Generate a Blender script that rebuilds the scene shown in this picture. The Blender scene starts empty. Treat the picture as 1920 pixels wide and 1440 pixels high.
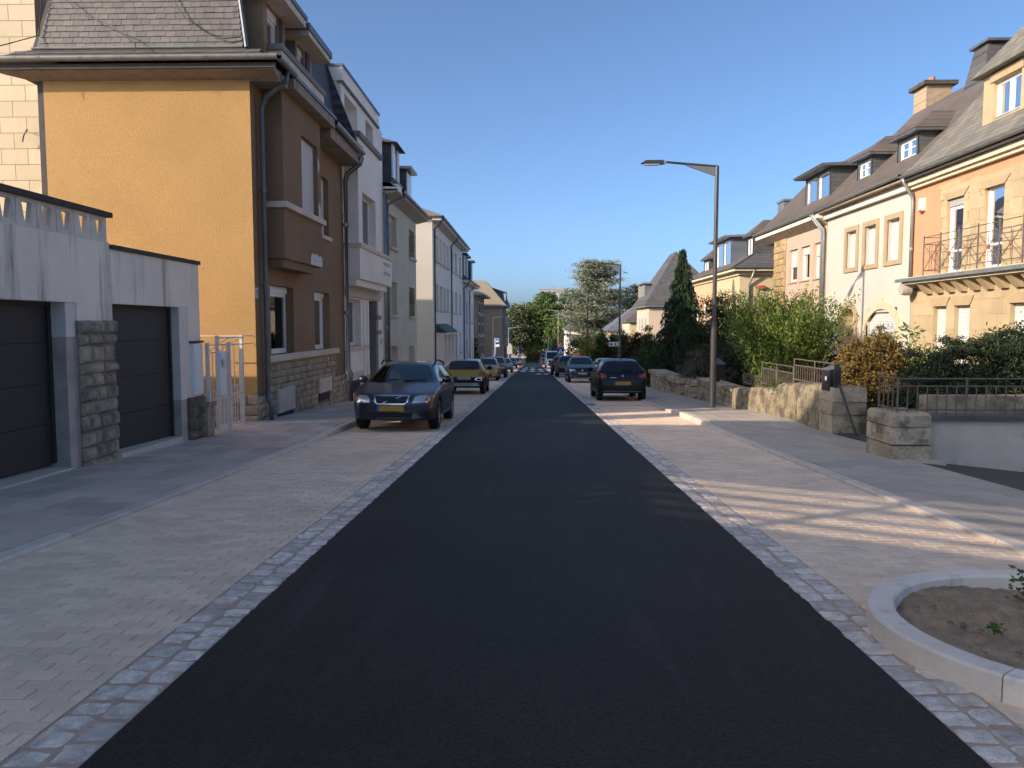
import bpy, bmesh, math, random
import numpy as np
from mathutils import Vector, Matrix, Euler
from mathutils.bvhtree import BVHTree
rnd = random.Random(7)
R = math.radians
scene = bpy.context.scene
col = scene.collection

# ------------------------------------------------------------------ camera
cd = bpy.data.cameras.new('camera'); cam = bpy.data.objects.new('camera', cd); col.objects.link(cam)
cam.location = (0, 0, 1.5)
cam.rotation_euler = (R(90) - math.atan(110/1442), 0, math.atan(38/1442))
cd.sensor_width = 36; cd.lens = 36*1442/1920
cd.clip_start = 0.05; cd.clip_end = 3000
scene.camera = cam

# ------------------------------------------------------------------ sky, sun, exposure
SUN_EL = R(22.5)
SUN_DIR = Vector((0.876, 0.482, -math.tan(SUN_EL))).normalized()      # the way the light travels
w = bpy.data.worlds.new('World'); scene.world = w; w.use_nodes = True
nt = w.node_tree; nt.nodes.clear()
sky = nt.nodes.new('ShaderNodeTexSky'); sky.sky_type = 'NISHITA'; sky.sun_disc = False
sky.sun_elevation = SUN_EL
sky.sun_rotation = math.atan2(-SUN_DIR.x, -SUN_DIR.y)
sky.altitude = 200; sky.air_density = 0.5; sky.dust_density = 2.8; sky.ozone_density = 6.0
bg = nt.nodes.new('ShaderNodeBackground'); bg.inputs['Strength'].default_value = 0.088
wo = nt.nodes.new('ShaderNodeOutputWorld')
tint = nt.nodes.new('ShaderNodeMix'); tint.data_type = 'RGBA'; tint.blend_type = 'MULTIPLY'; tint.inputs[0].default_value = 1.0
tint.inputs[7].default_value = (1.05, 0.97, 0.80, 1)                  # white balance of the whole sky
nt.links.new(sky.outputs[0], tint.inputs[6]); nt.links.new(tint.outputs[2], bg.inputs[0]); nt.links.new(bg.outputs[0], wo.inputs[0])
sd = bpy.data.lights.new('sun', 'SUN'); sd.energy = 1.42; sd.angle = R(0.55); sd.color = (1.0, 0.86, 0.68)
so = bpy.data.objects.new('sun', sd); col.objects.link(so); so.location = (-40, -40, 30)
so.rotation_euler = SUN_DIR.to_track_quat('-Z', 'Y').to_euler()
scene.view_settings.view_transform = 'Standard'; scene.view_settings.look = 'None'
scene.view_settings.exposure = 2.0; scene.view_settings.gamma = 1.0
scene.view_settings.use_curve_mapping = False
scene.render.engine = 'CYCLES'
scene.cycles.max_bounces = 6; scene.cycles.transparent_max_bounces = 8

# ------------------------------------------------------------------ materials
MATS = {}
def mat(name, c, rough=0.85, var=0.12, scale=3.0, bump=0.0, bscale=60.0, isl=0.0, rnd_obj=0.0, metal=0.0, spec=0.5,
        c2=None, fine=0.0, fscale=120.0, coat=0.0, stain=None, stretch=None, transl=0.0):
    """procedural material: base colour with broad noise (var), fine grain, per island or per object variation, bump"""
    if name in MATS: return MATS[name]
    m = bpy.data.materials.new(name); m.use_nodes = True; t = m.node_tree; n = t.nodes; L = t.links
    b = n['Principled BSDF']
    b.inputs['Roughness'].default_value = rough; b.inputs['Metallic'].default_value = metal
    b.inputs['Specular IOR Level'].default_value = spec
    if coat: b.inputs['Coat Weight'].default_value = coat; b.inputs['Coat Roughness'].default_value = 0.04
    geo = n.new('ShaderNodeNewGeometry')
    vec = geo.outputs['Position']
    if stretch:
        mp = n.new('ShaderNodeMapping'); mp.inputs['Scale'].default_value = stretch
        L.new(vec, mp.inputs['Vector']); vecs = mp.outputs[0]
    else: vecs = vec
    def noise(sc, det=4, v=None, ro=0.6):
        k = n.new('ShaderNodeTexNoise'); k.inputs['Scale'].default_value = sc; k.inputs['Detail'].default_value = det
        k.inputs['Roughness'].default_value = ro
        L.new(v or vecs, k.inputs['Vector']); return k.outputs['Fac']
    def mix(a, bb, f, mode='MIX'):
        k = n.new('ShaderNodeMix'); k.data_type = 'RGBA'; k.blend_type = mode
        for s, i in ((a, 6), (bb, 7)):
            if isinstance(s, tuple): k.inputs[i].default_value = s if len(s) == 4 else (*s, 1)
            else: L.new(s, k.inputs[i])
        if isinstance(f, float): k.inputs[0].default_value = f
        else: L.new(f, k.inputs[0])
        return k.outputs[2]
    def ramp(f, lo, hi, a=0.0, bb=1.0):
        k = n.new('ShaderNodeMapRange'); k.inputs['From Min'].default_value = lo; k.inputs['From Max'].default_value = hi
        k.inputs['To Min'].default_value = a; k.inputs['To Max'].default_value = bb
        L.new(f, k.inputs['Value']); return k.outputs[0]
    dark = tuple(x*(1-var) for x in c); light = tuple(min(1, x*(1+var)) for x in c)
    cur = mix((*dark, 1), (*light, 1), ramp(noise(scale), 0.3, 0.7)) if var else None
    if cur is None:
        k = n.new('ShaderNodeRGB'); k.outputs[0].default_value = (*c, 1); cur = k.outputs[0]
    if c2 is not None:
        if isl: f = geo.outputs['Random Per Island']
        elif rnd_obj:
            oi = n.new('ShaderNodeObjectInfo'); f = oi.outputs['Random']
        else: f = ramp(noise(scale*2.3, 5), 0.42, 0.62)
        cur = mix(cur, (*c2, 1), f)
    if isl or rnd_obj:
        if isl: f = geo.outputs['Random Per Island']; a = isl
        else:
            oi = n.new('ShaderNodeObjectInfo'); f = oi.outputs['Random']; a = rnd_obj
        s = ramp(f, 0, 1, 1-a, 1+a)
        k = n.new('ShaderNodeVectorMath'); k.operation = 'SCALE'; L.new(cur, k.inputs[0]); L.new(s, k.inputs['Scale']); cur = k.outputs[0]
    if fine:
        s = ramp(noise(fscale, 3, vec), 0.25, 0.75, 1-fine, 1+fine)
        k = n.new('ShaderNodeVectorMath'); k.operation = 'SCALE'; L.new(cur, k.inputs[0]); L.new(s, k.inputs['Scale']); cur = k.outputs[0]
    if stain:
        scol, ssc, lo, hi, amt = stain[:5]
        st = stain[5] if len(stain) > 5 else (1, 1, 0.25)
        mp = n.new('ShaderNodeMapping'); mp.inputs['Scale'].default_value = st; L.new(vec, mp.inputs['Vector'])
        f = ramp(noise(ssc, 6, mp.outputs[0], 0.7), lo, hi, 0, amt); cur = mix(cur, (*scol, 1), f)
    L.new(cur, b.inputs['Base Color'])
    if bump:
        bp = n.new('ShaderNodeBump'); bp.inputs['Strength'].default_value = min(1, bump); bp.inputs['Distance'].default_value = 0.02
        L.new(noise(bscale, 4, vec), bp.inputs['Height']); L.new(bp.outputs[0], b.inputs['Normal'])
    if transl:
        out = n['Material Output']; tr = n.new('ShaderNodeBsdfTranslucent'); ms = n.new('ShaderNodeMixShader')
        ms.inputs[0].default_value = transl
        L.new(cur, tr.inputs[0]); L.new(b.outputs[0], ms.inputs[1]); L.new(tr.outputs[0], ms.inputs[2]); L.new(ms.outputs[0], out.inputs[0])
    MATS[name] = m; return m

def course_mat(name, c, bw, bh, axis, mortar=0.4, msize=0.008, off=0.5, var=0.18, rough=0.75, bump=0.5, shift=0.0):
    """far surfaces laid in courses (slates, pavers): brick texture on a plane given by axis ('xz','yz','xy')"""
    if name in MATS: return MATS[name]
    m = bpy.data.materials.new(name); m.use_nodes = True; t = m.node_tree; n = t.nodes; L = t.links
    b = n['Principled BSDF']; b.inputs['Roughness'].default_value = rough
    g = n.new('ShaderNodeNewGeometry'); s = n.new('ShaderNodeSeparateXYZ'); L.new(g.outputs['Position'], s.inputs[0])
    cb = n.new('ShaderNodeCombineXYZ')
    for i, a in enumerate(axis): L.new(s.outputs['xyz'.index(a)], cb.inputs[i])
    br = n.new('ShaderNodeTexBrick'); L.new(cb.outputs[0], br.inputs['Vector'])
    br.inputs['Scale'].default_value = 1; br.inputs['Brick Width'].default_value = bw; br.inputs['Row Height'].default_value = bh
    br.inputs['Mortar Size'].default_value = msize; br.inputs['Mortar Smooth'].default_value = 0.2; br.offset = off
    br.inputs['Color1'].default_value = (*[x*(1-var) for x in c], 1); br.inputs['Color2'].default_value = (*[x*(1+var) for x in c], 1)
    br.inputs['Mortar'].default_value = (*[x*mortar for x in c], 1)
    no = n.new('ShaderNodeTexNoise'); no.inputs['Scale'].default_value = 1.3; no.inputs['Detail'].default_value = 6
    L.new(g.outputs['Position'], no.inputs['Vector'])
    mr = n.new('ShaderNodeMapRange'); mr.inputs['To Min'].default_value = 0.72; mr.inputs['To Max'].default_value = 1.28
    L.new(no.outputs['Fac'], mr.inputs['Value'])
    v = n.new('ShaderNodeVectorMath'); v.operation = 'SCALE'; L.new(br.outputs['Color'], v.inputs[0]); L.new(mr.outputs[0], v.inputs['Scale'])
    L.new(v.outputs[0], b.inputs['Base Color'])
    if bump:
        bp = n.new('ShaderNodeBump'); bp.inputs['Strength'].default_value = bump; bp.inputs['Distance'].default_value = 0.01; bp.invert = True
        L.new(br.outputs['Fac'], bp.inputs['Height']); L.new(bp.outputs[0], b.inputs['Normal'])
    MATS[name] = m; return m

def glass_mat(name, tint=(0.75, 0.8, 0.8), rough=0.02, clear=0.75):
    if name in MATS: return MATS[name]
    m = bpy.data.materials.new(name); m.use_nodes = True; t = m.node_tree; n = t.nodes; L = t.links; n.remove(n['Principled BSDF'])
    out = n['Material Output']
    tr = n.new('ShaderNodeBsdfTransparent'); tr.inputs[0].default_value = (*[x*clear for x in tint], 1)
    gl = n.new('ShaderNodeBsdfGlossy'); gl.inputs['Roughness'].default_value = rough; gl.inputs[0].default_value = (0.95, 0.97, 1, 1)
    lw = n.new('ShaderNodeFresnel'); lw.inputs['IOR'].default_value = 1.75
    ge = n.new('ShaderNodeNewGeometry')
    no = n.new('ShaderNodeTexNoise'); no.inputs['Scale'].default_value = 1.7; L.new(ge.outputs['Position'], no.inputs['Vector'])
    bp = n.new('ShaderNodeBump'); bp.inputs['Strength'].default_value = 0.04; bp.inputs['Distance'].default_value = 0.05
    L.new(no.outputs['Fac'], bp.inputs['Height']); L.new(bp.outputs[0], gl.inputs['Normal'])
    ms = n.new('ShaderNodeMixShader'); L.new(lw.outputs[0], ms.inputs[0]); L.new(tr.outputs[0], ms.inputs[1]); L.new(gl.outputs[0], ms.inputs[2])
    L.new(ms.outputs[0], out.inputs[0]); MATS[name] = m; return m

ASPHALT = mat('asphalt', (0.027, 0.0215, 0.0165), 0.7, 0.25, 0.55, bump=0.6, bscale=110, fine=0.85, fscale=60, spec=0.28, stain=((0.065, 0.058, 0.05), 1.6, 0.57, 0.72, 0.5, (2.2, 0.22, 1)))
PAVER = mat('paver', (0.82, 0.61, 0.44), 0.9, 0.10, 1.1, bump=0.25, bscale=150, rnd_obj=0.10, fine=0.14, fscale=90, stain=((0.44, 0.34, 0.25), .9, .52, .75, .4, (1, 1, 1)))
PAVER_J = mat('paver_joined', (0.82, 0.61, 0.44), 0.9, 0.10, 1.1, bump=0.25, bscale=150, isl=0.10, fine=0.14, fscale=90, stain=((0.44, 0.34, 0.25), .9, .52, .75, .4, (1, 1, 1)))
SAND = mat('joint_sand', (0.15, 0.115, 0.085), 0.95, 0.2, 6, bump=0.3, bscale=200)
PAVER_FAR = course_mat('paver_far', (0.82, 0.61, 0.44), 0.2, 0.1, 'xy', mortar=0.62, msize=0.004, var=0.05, bump=0.15)
COBBLE = mat('cobble', (0.66, 0.56, 0.48), 0.8, 0.3, 14, bump=0.6, bscale=70, rnd_obj=0.22, fine=0.25, fscale=150, stain=((0.05, 0.05, 0.055), 9, 0.62, 0.72, 0.8, (1, 1, 1)))
COBBLE_J = mat('cobble_joined', (0.66, 0.56, 0.48), 0.8, 0.3, 14, bump=0.6, bscale=70, isl=0.22, fine=0.25, fscale=150)
MORTAR = mat('pink_mortar', (0.52, 0.36, 0.27), 0.92, 0.2, 9, bump=0.4, bscale=120)
SLAB = mat('slab', (0.58, 0.46, 0.375), 0.85, 0.12, 1.4, bump=0.2, bscale=140, rnd_obj=0.14, fine=0.12, fscale=90, stain=((0.12, 0.12, 0.12), 1.5, 0.56, 0.75, 0.35, (1, 1, 1)))
SLAB_J = mat('slab_joined', (0.58, 0.46, 0.375), 0.85, 0.12, 1.4, bump=0.2, bscale=140, isl=0.07, fine=0.1)
SLABR = mat('slab_pale', (0.44, 0.37, 0.30), 0.85, 0.10, 1.4, bump=0.2, bscale=140, rnd_obj=0.10, fine=0.12, fscale=90, stain=((0.2, 0.19, 0.18), 1.2, 0.58, 0.75, 0.3, (1, 1, 1)))
SLABR_J = mat('slab_pale_joined', (0.44, 0.37, 0.30), 0.85, 0.10, 1.4, bump=0.2, bscale=140, isl=0.05, fine=0.1)
KERB = mat('kerb_granite', (0.64, 0.53, 0.44), 0.8, 0.12, 5, bump=0.2, bscale=160, rnd_obj=0.10, fine=0.18, fscale=320)
GRANITE = mat('planter_granite', (0.78, 0.66, 0.55), 0.75, 0.10, 4, bump=0.2, bscale=160, fine=0.2, fscale=380, rnd_obj=0.06, stain=((0.22, 0.21, 0.2), 5, 0.55, 0.75, 0.5, (1, 1, 1)))
SOIL = mat('soil', (0.36, 0.24, 0.145), 0.95, 0.3, 7, bump=1.0, bscale=45, fine=0.3, fscale=90)
EARTH = mat('earth', (0.10, 0.10, 0.055), 0.95, 0.35, 1.5, bump=0.6, bscale=20)
WHITEP = mat('road_white', (0.72, 0.72, 0.70), 0.7, 0.10, 3)

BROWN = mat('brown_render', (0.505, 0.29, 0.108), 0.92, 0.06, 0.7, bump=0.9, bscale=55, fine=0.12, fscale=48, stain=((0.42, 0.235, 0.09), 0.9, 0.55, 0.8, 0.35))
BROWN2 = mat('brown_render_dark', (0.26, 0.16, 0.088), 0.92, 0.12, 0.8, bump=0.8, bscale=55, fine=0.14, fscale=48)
CREAMW = mat('cream_block', (0.62, 0.50, 0.34), 0.9, 0.08, 1.2, bump=0.15, bscale=80, rnd_obj=0.06)
CREAMJ = mat('cream_joint', (0.36, 0.22, 0.12), 0.9, 0.1, 3)
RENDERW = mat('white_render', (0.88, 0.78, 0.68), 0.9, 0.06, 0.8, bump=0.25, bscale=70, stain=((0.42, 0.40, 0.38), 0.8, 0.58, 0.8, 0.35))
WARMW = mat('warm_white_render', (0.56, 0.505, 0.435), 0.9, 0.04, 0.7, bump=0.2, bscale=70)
BEIGE = mat('beige_render', (0.62, 0.55, 0.42), 0.92, 0.08, 0.8, bump=0.7, bscale=35, fine=0.08, fscale=30)
PINK = mat('pink_render', (0.54, 0.385, 0.285), 0.9, 0.06, 0.8, bump=0.25, bscale=70, stain=((0.48, 0.30, 0.2), 1, 0.55, 0.8, 0.3))
GREYR = mat('grey_render', (0.15, 0.125, 0.105), 0.92, 0.1, 0.7, bump=0.4, bscale=40)
ORANGE = mat('orange_render', (0.54, 0.28, 0.155), 0.9, 0.06, 0.8, bump=0.2, bscale=70)
YELLOW = mat('yellow_render', (0.62, 0.49, 0.30), 0.9, 0.06, 0.8)
PEACH = mat('peach_render', (0.66, 0.40, 0.24), 0.9, 0.06, 0.8)
SANDST = mat('sandstone', (0.46, 0.345, 0.205), 0.9, 0.10, 1.3, bump=0.25, bscale=60, rnd_obj=0.08)
SANDST2 = mat('sandstone_trim', (0.42, 0.305, 0.18), 0.9, 0.08, 2.0, bump=0.2, bscale=60)
STONEL = mat('rubble_stone', (0.34, 0.275, 0.20), 0.92, 0.25, 5, bump=1.0, bscale=22, rnd_obj=0.22, fine=0.2, fscale=40, stain=((0.06, 0.055, 0.05), 2.2, 0.56, 0.72, 0.7, (1, 1, 1)))
STONEL2 = mat('plinth_stone', (0.40, 0.31, 0.215), 0.92, 0.2, 5, bump=1.0, bscale=24, rnd_obj=0.20, fine=0.2, fscale=40)
STONEY = mat('quoin_stone', (0.40, 0.27, 0.13), 0.92, 0.25, 4, bump=1.0, bscale=18, rnd_obj=0.2, fine=0.2, fscale=40)
WALLST = mat('garden_wall_stone', (0.27, 0.215, 0.135), 0.95, 0.3, 4, bump=1.0, bscale=14, fine=0.4, fscale=22, stain=((0.07, 0.06, 0.048), 2.4, 0.45, 0.62, 0.85, (1, 1, 1.3)))
WALLD = mat('dark_wall_stone', (0.42, 0.33, 0.23), 0.95, 0.25, 2.2, bump=1.0, bscale=16, rnd_obj=0.25, fine=0.3, fscale=30, stain=((0.05, 0.045, 0.04), 1.8, 0.48, 0.66, 0.9, (1, 1, 1)))
CONC = mat('garage_concrete', (0.90, 0.765, 0.625), 0.92, 0.10, 0.9, bump=0.3, bscale=60, fine=0.08, stain=((0.075, 0.07, 0.065), 1.7, 0.53, 0.72, 0.75, (1, 1.6, 0.14)))
CONC2 = mat('cast_concrete', (0.72, 0.62, 0.52), 0.92, 0.12, 3, bump=0.3, bscale=80, rnd_obj=0.08, fine=0.12, stain=((0.1, 0.095, 0.085), 3, 0.58, 0.75, 0.5, (1, 1, 0.4)))
WALLG = mat('grey_cement', (0.50, 0.43, 0.36), 0.92, 0.15, 1.5, bump=0.4, bscale=40, stain=((0.08, 0.075, 0.07), 1.3, 0.55, 0.7, 0.6, (1, 1, 1)))
COPING = mat('dark_coping', (0.075, 0.062, 0.052), 0.9, 0.3, 6, bump=0.5, bscale=60)
TRIMST = mat('pale_stone_trim', (0.64, 0.54, 0.43), 0.9, 0.12, 3, bump=0.2, bscale=80, stain=((0.15, 0.14, 0.12), 2.5, 0.58, 0.75, 0.5))
GTRIM = mat('grey_stone_trim', (0.23, 0.21, 0.19), 0.9, 0.15, 3, bump=0.3, bscale=60)
SLATE = mat('slate', (0.135, 0.115, 0.105), 0.6, 0.14, 6, bump=0.3, bscale=60, rnd_obj=0.16, fine=0.1)
SLATE_J = mat('slate_joined', (0.135, 0.115, 0.105), 0.6, 0.14, 6, bump=0.3, bscale=60, isl=0.16)
SLATE_YZ = course_mat('slate_roof_street', (0.085, 0.083, 0.09), 0.26, 0.14, 'yz', mortar=0.55, var=0.10)
SLATE_XZ = course_mat('slate_roof_gable', (0.21, 0.18, 0.155), 0.26, 0.14, 'xz', mortar=0.5, var=0.15)
SLATE_R = course_mat('slate_roof_brown', (0.125, 0.097, 0.08), 0.28, 0.16, 'yz', mortar=0.6, var=0.12, bump=0.3)
SLATE_O = course_mat('slate_roof_olive', (0.19, 0.172, 0.14), 0.30, 0.15, 'yz', mortar=0.4, var=0.2)
SLATE_D = course_mat('slate_cladding', (0.095, 0.09, 0.09), 0.25, 0.15, 'xz', mortar=0.55, var=0.2)
SLATE_B = course_mat('slate_blue', (0.135, 0.15, 0.18), 0.25, 0.15, 'yz', mortar=0.6, var=0.15)
BRICKC = course_mat('chimney_brick', (0.34, 0.25, 0.16), 0.24, 0.075, 'xz', mortar=1.2, var=0.15)
ZINC = mat('zinc', (0.30, 0.31, 0.30), 0.45, 0.15, 4, metal=0.55, fine=0.08)
ZINCD = mat('zinc_dark', (0.14, 0.145, 0.155), 0.5, 0.2, 4, metal=0.4)
SOFFIT = mat('soffit_paint', (0.30, 0.235, 0.17), 0.8, 0.12, 3, stain=((0.08, 0.06, 0.05), 4, 0.5, 0.7, 0.6, (1, 1, 1)))
WHITEF = mat('white_frame', (0.78, 0.77, 0.75), 0.4, 0.03, 3)
CREAMF = mat('cream_cornice', (0.72, 0.61, 0.43), 0.7, 0.04, 3)
SHUT = mat('shutter_white', (0.60, 0.58, 0.55), 0.55, 0.05, 3)
SHUTG = mat('shutter_grey', (0.38, 0.37, 0.35), 0.55, 0.05, 3)
DARKIN = mat('dark_interior', (0.03, 0.028, 0.026), 0.9, 0.3, 2)
CURT = mat('curtain', (0.50, 0.47, 0.43), 0.9, 0.15, 6, stretch=(6, 6, 0.4))
CURTR = mat('red_curtain', (0.35, 0.05, 0.07), 0.9, 0.15, 6)
GARD = mat('garage_door', (0.026, 0.025, 0.025), 0.6, 0.12, 2, bump=0.1, bscale=120)
BLACKM = mat('black_metal', (0.022, 0.023, 0.026), 0.5, 0.15, 8)
LAMPM = mat('lamp_metal', (0.062, 0.06, 0.062), 0.38, 0.08, 4, metal=0.3)
RUSTW = mat('rusty_white_metal', (0.66, 0.62, 0.58), 0.6, 0.08, 9, stain=((0.25, 0.16, 0.11), 7, 0.60, 0.72, 0.55, (1, 1, 0.5)))
IRON = mat('brown_iron', (0.135, 0.10, 0.085), 0.6, 0.2, 9)
WOODD = mat('dark_wood', (0.06, 0.05, 0.045), 0.8, 0.2, 5)
GLASS = glass_mat('window_glass')
CARGLASS = glass_mat('car_glass', (0.62, 0.68, 0.68), 0.01, 0.75)
BLUEP = mat('sign_blue', (0.015, 0.06, 0.36), 0.4, 0.03)
REDP = mat('sign_red', (0.55, 0.03, 0.03), 0.4, 0.03)
YELP = mat('sign_yellow', (0.62, 0.48, 0.05), 0.4, 0.03)
WHITES = mat('sign_white', (0.78, 0.78, 0.78), 0.4, 0.03)
BLACKS = mat('sign_black', (0.015, 0.015, 0.015), 0.5, 0.03)
TERRA = mat('terracotta', (0.42, 0.16, 0.08), 0.85, 0.15, 5)
COPPERG = mat('green_copper', (0.05, 0.085, 0.072), 0.7, 0.25, 4)

# ------------------------------------------------------------------ mesh helpers
class MB:
    def __init__(s): s.v = []; s.f = []; s.smooth = False
    def quad(s, *p):
        i = len(s.v); s.v += [tuple(q) for q in p]; s.f.append(tuple(range(i, i+len(p))))
        return s
    def box(s, x0, x1, y0, y1, z0, z1):
        i = len(s.v)
        s.v += [(x0,y0,z0),(x1,y0,z0),(x1,y1,z0),(x0,y1,z0),(x0,y0,z1),(x1,y0,z1),(x1,y1,z1),(x0,y1,z1)]
        s.f += [tuple(i+k for k in q) for q in ((0,3,2,1),(4,5,6,7),(0,1,5,4),(1,2,6,5),(2,3,7,6),(3,0,4,7))]
        return s
    def hexa(s, b, t):
        """bottom loop and top loop of equal length: a closed prism between them"""
        n = len(b); i = len(s.v); s.v += [tuple(q) for q in b] + [tuple(q) for q in t]
        s.f.append(tuple(range(i+n-1, i-1, -1))); s.f.append(tuple(range(i+n, i+2*n)))
        for k in range(n): s.f.append((i+k, i+(k+1) % n, i+n+(k+1) % n, i+n+k))
        return s
    def tube(s, pts, r, n=8, cap=True):
        pts = [Vector(p) for p in pts]; rings = []
        rs = r if isinstance(r, (list, tuple)) else [r]*len(pts)
        ref = Vector((0, 0, 1)); d0 = (pts[1]-pts[0]).normalized()
        if abs(d0.dot(ref)) > 0.95: ref = Vector((1, 0, 0))
        for k, p in enumerate(pts):
            d = (pts[min(k+1, len(pts)-1)] - pts[max(k-1, 0)]).normalized()
            a = d.cross(ref)
            if a.length < 1e-4: a = d.cross(Vector((0, 1, 0)))
            a.normalize(); b = d.cross(a).normalized()
            i = len(s.v)
            for q in range(n):
                t = 2*math.pi*q/n; s.v.append(tuple(p + (a*math.cos(t)+b*math.sin(t))*rs[k]))
            rings.append(i)
        for k in range(len(rings)-1):
            for q in range(n): s.f.append((rings[k]+q, rings[k]+(q+1) % n, rings[k+1]+(q+1) % n, rings[k+1]+q))
        if cap:
            s.f.append(tuple(rings[0]+q for q in range(n))); s.f.append(tuple(rings[-1]+q for q in range(n-1, -1, -1)))
        return s
    def lathe(s, c, prof, n=16, axis='z'):
        """profile of (radius, height) turned about an axis through c"""
        i0 = len(s.v); c = Vector(c)
        for r, h in prof:
            for q in range(n):
                t = 2*math.pi*q/n; a, b = r*math.cos(t), r*math.sin(t)
                p = {'z': (a, b, h), 'x': (h, a, b), 'y': (a, h, b)}[axis]; s.v.append(tuple(c+Vector(p)))
        for k in range(len(prof)-1):
            for q in range(n): s.f.append((i0+k*n+q, i0+k*n+(q+1) % n, i0+(k+1)*n+(q+1) % n, i0+(k+1)*n+q))
        return s
    def disc(s, c, r, n, axis='y', ry=None):
        i = len(s.v); c = Vector(c); ry = ry or r
        for q in range(n):
            t = 2*math.pi*q/n; a, b = r*math.cos(t), ry*math.sin(t)
            s.v.append(tuple(c+Vector({'z': (a, b, 0), 'x': (0, a, b), 'y': (a, 0, b)}[axis])))
        s.f.append(tuple(range(i, i+n))); return s
    def mesh(s, name, base=(0, 0, 0)):
        me = bpy.data.meshes.new(name); b = base
        me.from_pydata([(x-b[0], y-b[1], z-b[2]) for x, y, z in s.v], [], s.f); me.update()
        bm = bmesh.new(); bm.from_mesh(me); bmesh.ops.recalc_face_normals(bm, faces=bm.faces); bm.to_mesh(me); bm.free()
        if s.smooth:
            for p in me.polygons: p.use_smooth = True
        return me

def link(name, me, m, parent=None, loc=(0, 0, 0), rot=None):
    o = bpy.data.objects.new(name, me); col.objects.link(o); o.location = loc
    if rot: o.rotation_euler = rot
    if m is not None and me is not None and not me.materials: me.materials.append(m)
    if parent is not None: o.parent = parent
    return o

class Thing:
    def __init__(s, name, label, cat, base, group=None):
        s.o = bpy.data.objects.new(name, None); col.objects.link(s.o); s.o.location = base; s.b = tuple(base)
        s.o.empty_display_size = 0.2
        s.o['label'] = label; s.o['category'] = cat
        if group: s.o['group'] = group
    def add(s, name, mb, m, parent=None, label=None, kind=None):
        o = link(name, mb.mesh(name, s.b), m, parent or s.o)
        if label: o['label'] = label
        if kind: o['kind'] = kind
        return o
    def piece(s, name, me, m, p, parent=None, rot=None):
        return link(name, me, m, parent or s.o, (p[0]-s.b[0], p[1]-s.b[1], p[2]-s.b[2]), rot)

def solo(name, mb, m, label, cat, group=None, base=None):
    base = base or (0, 0, 0)
    o = link(name, mb.mesh(name, base), m, None, base); o['label'] = label; o['category'] = cat
    if group: o['group'] = group
    return o
def struct(name, mb, m):
    o = link(name, mb.mesh(name), m); o['kind'] = 'structure'; return o

def copy_thing(src, loc, label, group=None, rotz=None):
    c = src.copy(); col.objects.link(c); c.location = loc; c['label'] = label
    if rotz is not None: c.rotation_euler = (0, 0, rotz)
    if group: c['group'] = group
    for ch in list(src.children):
        d = ch.copy(); col.objects.link(d); d.parent = c
        for g in list(ch.children):
            e = g.copy(); col.objects.link(e); e.parent = d
    return c

# ------------------------------------------------------------------ the lie of the land
S = 60/1442
def gz(y):
    """street level: an even fall away from the camera that flattens out in the distance"""
    if y < 150: return -S*y
    if y < 210:
        t = (y-150)/60; return -S*150 - S*60*(t - t*t/2)
    return -S*150 - S*30
TILT = -math.atan(S)
# ================================================================== GROUND AND STREET
def strip(x0, x1, ys, off=0.0, mb=None, xs=None):
    mb = mb or MB()
    f = off if callable(off) else (lambda x, y: off)
    for a, b in zip(ys[:-1], ys[1:]):
        mb.quad((x0, a, gz(a)+f(x0, a)), (x1, a, gz(a)+f(x1, a)), (x1, b, gz(b)+f(x1, b)), (x0, b, gz(b)+f(x0, b)))
    return mb
FARY = [-60, 0, 40, 80, 120, 150, 160, 170, 180, 190, 200, 210, 300, 900]
STY = [-40, 0, 40, 80, 120, 150, 158, 166, 174, 182, 190, 200, 210, 236]
def smooth(a, b, x): t = min(1, max(0, (x-a)/(b-a))); return t*t*(3-2*t)
def hL(y): return 0.035 + 0.085*smooth(12.5, 16.2, y)
def hR(y): return 0.035 + 0.085*(smooth(15.4, 17.4, y) - smooth(20.0, 22.2, y))

mb = MB()
for a, b in zip(FARY[:-1], FARY[1:]):
    for x0, x1 in ((-500, -60), (-60, -8), (-8, 8), (8, 60), (60, 500)):
        mb.quad((x0, a, gz(a)-0.35), (x1, a, gz(a)-0.35), (x1, b, gz(b)-0.35), (x0, b, gz(b)-0.35))
ground = struct('ground', mb, EARTH)

# carriageway: ragged edges where it laps on the cobbles
mb = MB(); ys = []
y = -40.0
while y < 236:
    ys.append(y); y += 0.045 if 2.2 < y < 9 else (0.12 if 1 < y < 25 else 4.0)
er = random.Random(3); prev = None
for y in ys:
    k = 0.009 if y < 30 else 0
    e0, e1 = -1.65+er.uniform(-k, k), 1.68+er.uniform(-k, k)
    cur = [(e0-0.012, y, gz(y)-0.03), (e0, y, gz(y)+0.008), (-0.6, y, gz(y)+0.022), (0.6, y, gz(y)+0.022), (e1, y, gz(y)+0.008), (e1+0.012, y, gz(y)-0.03)]
    if prev:
        for i in range(5): mb.quad(prev[i], prev[i+1], cur[i+1], cur[i])
    prev = cur
road = struct('road', mb, ASPHALT)

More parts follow.
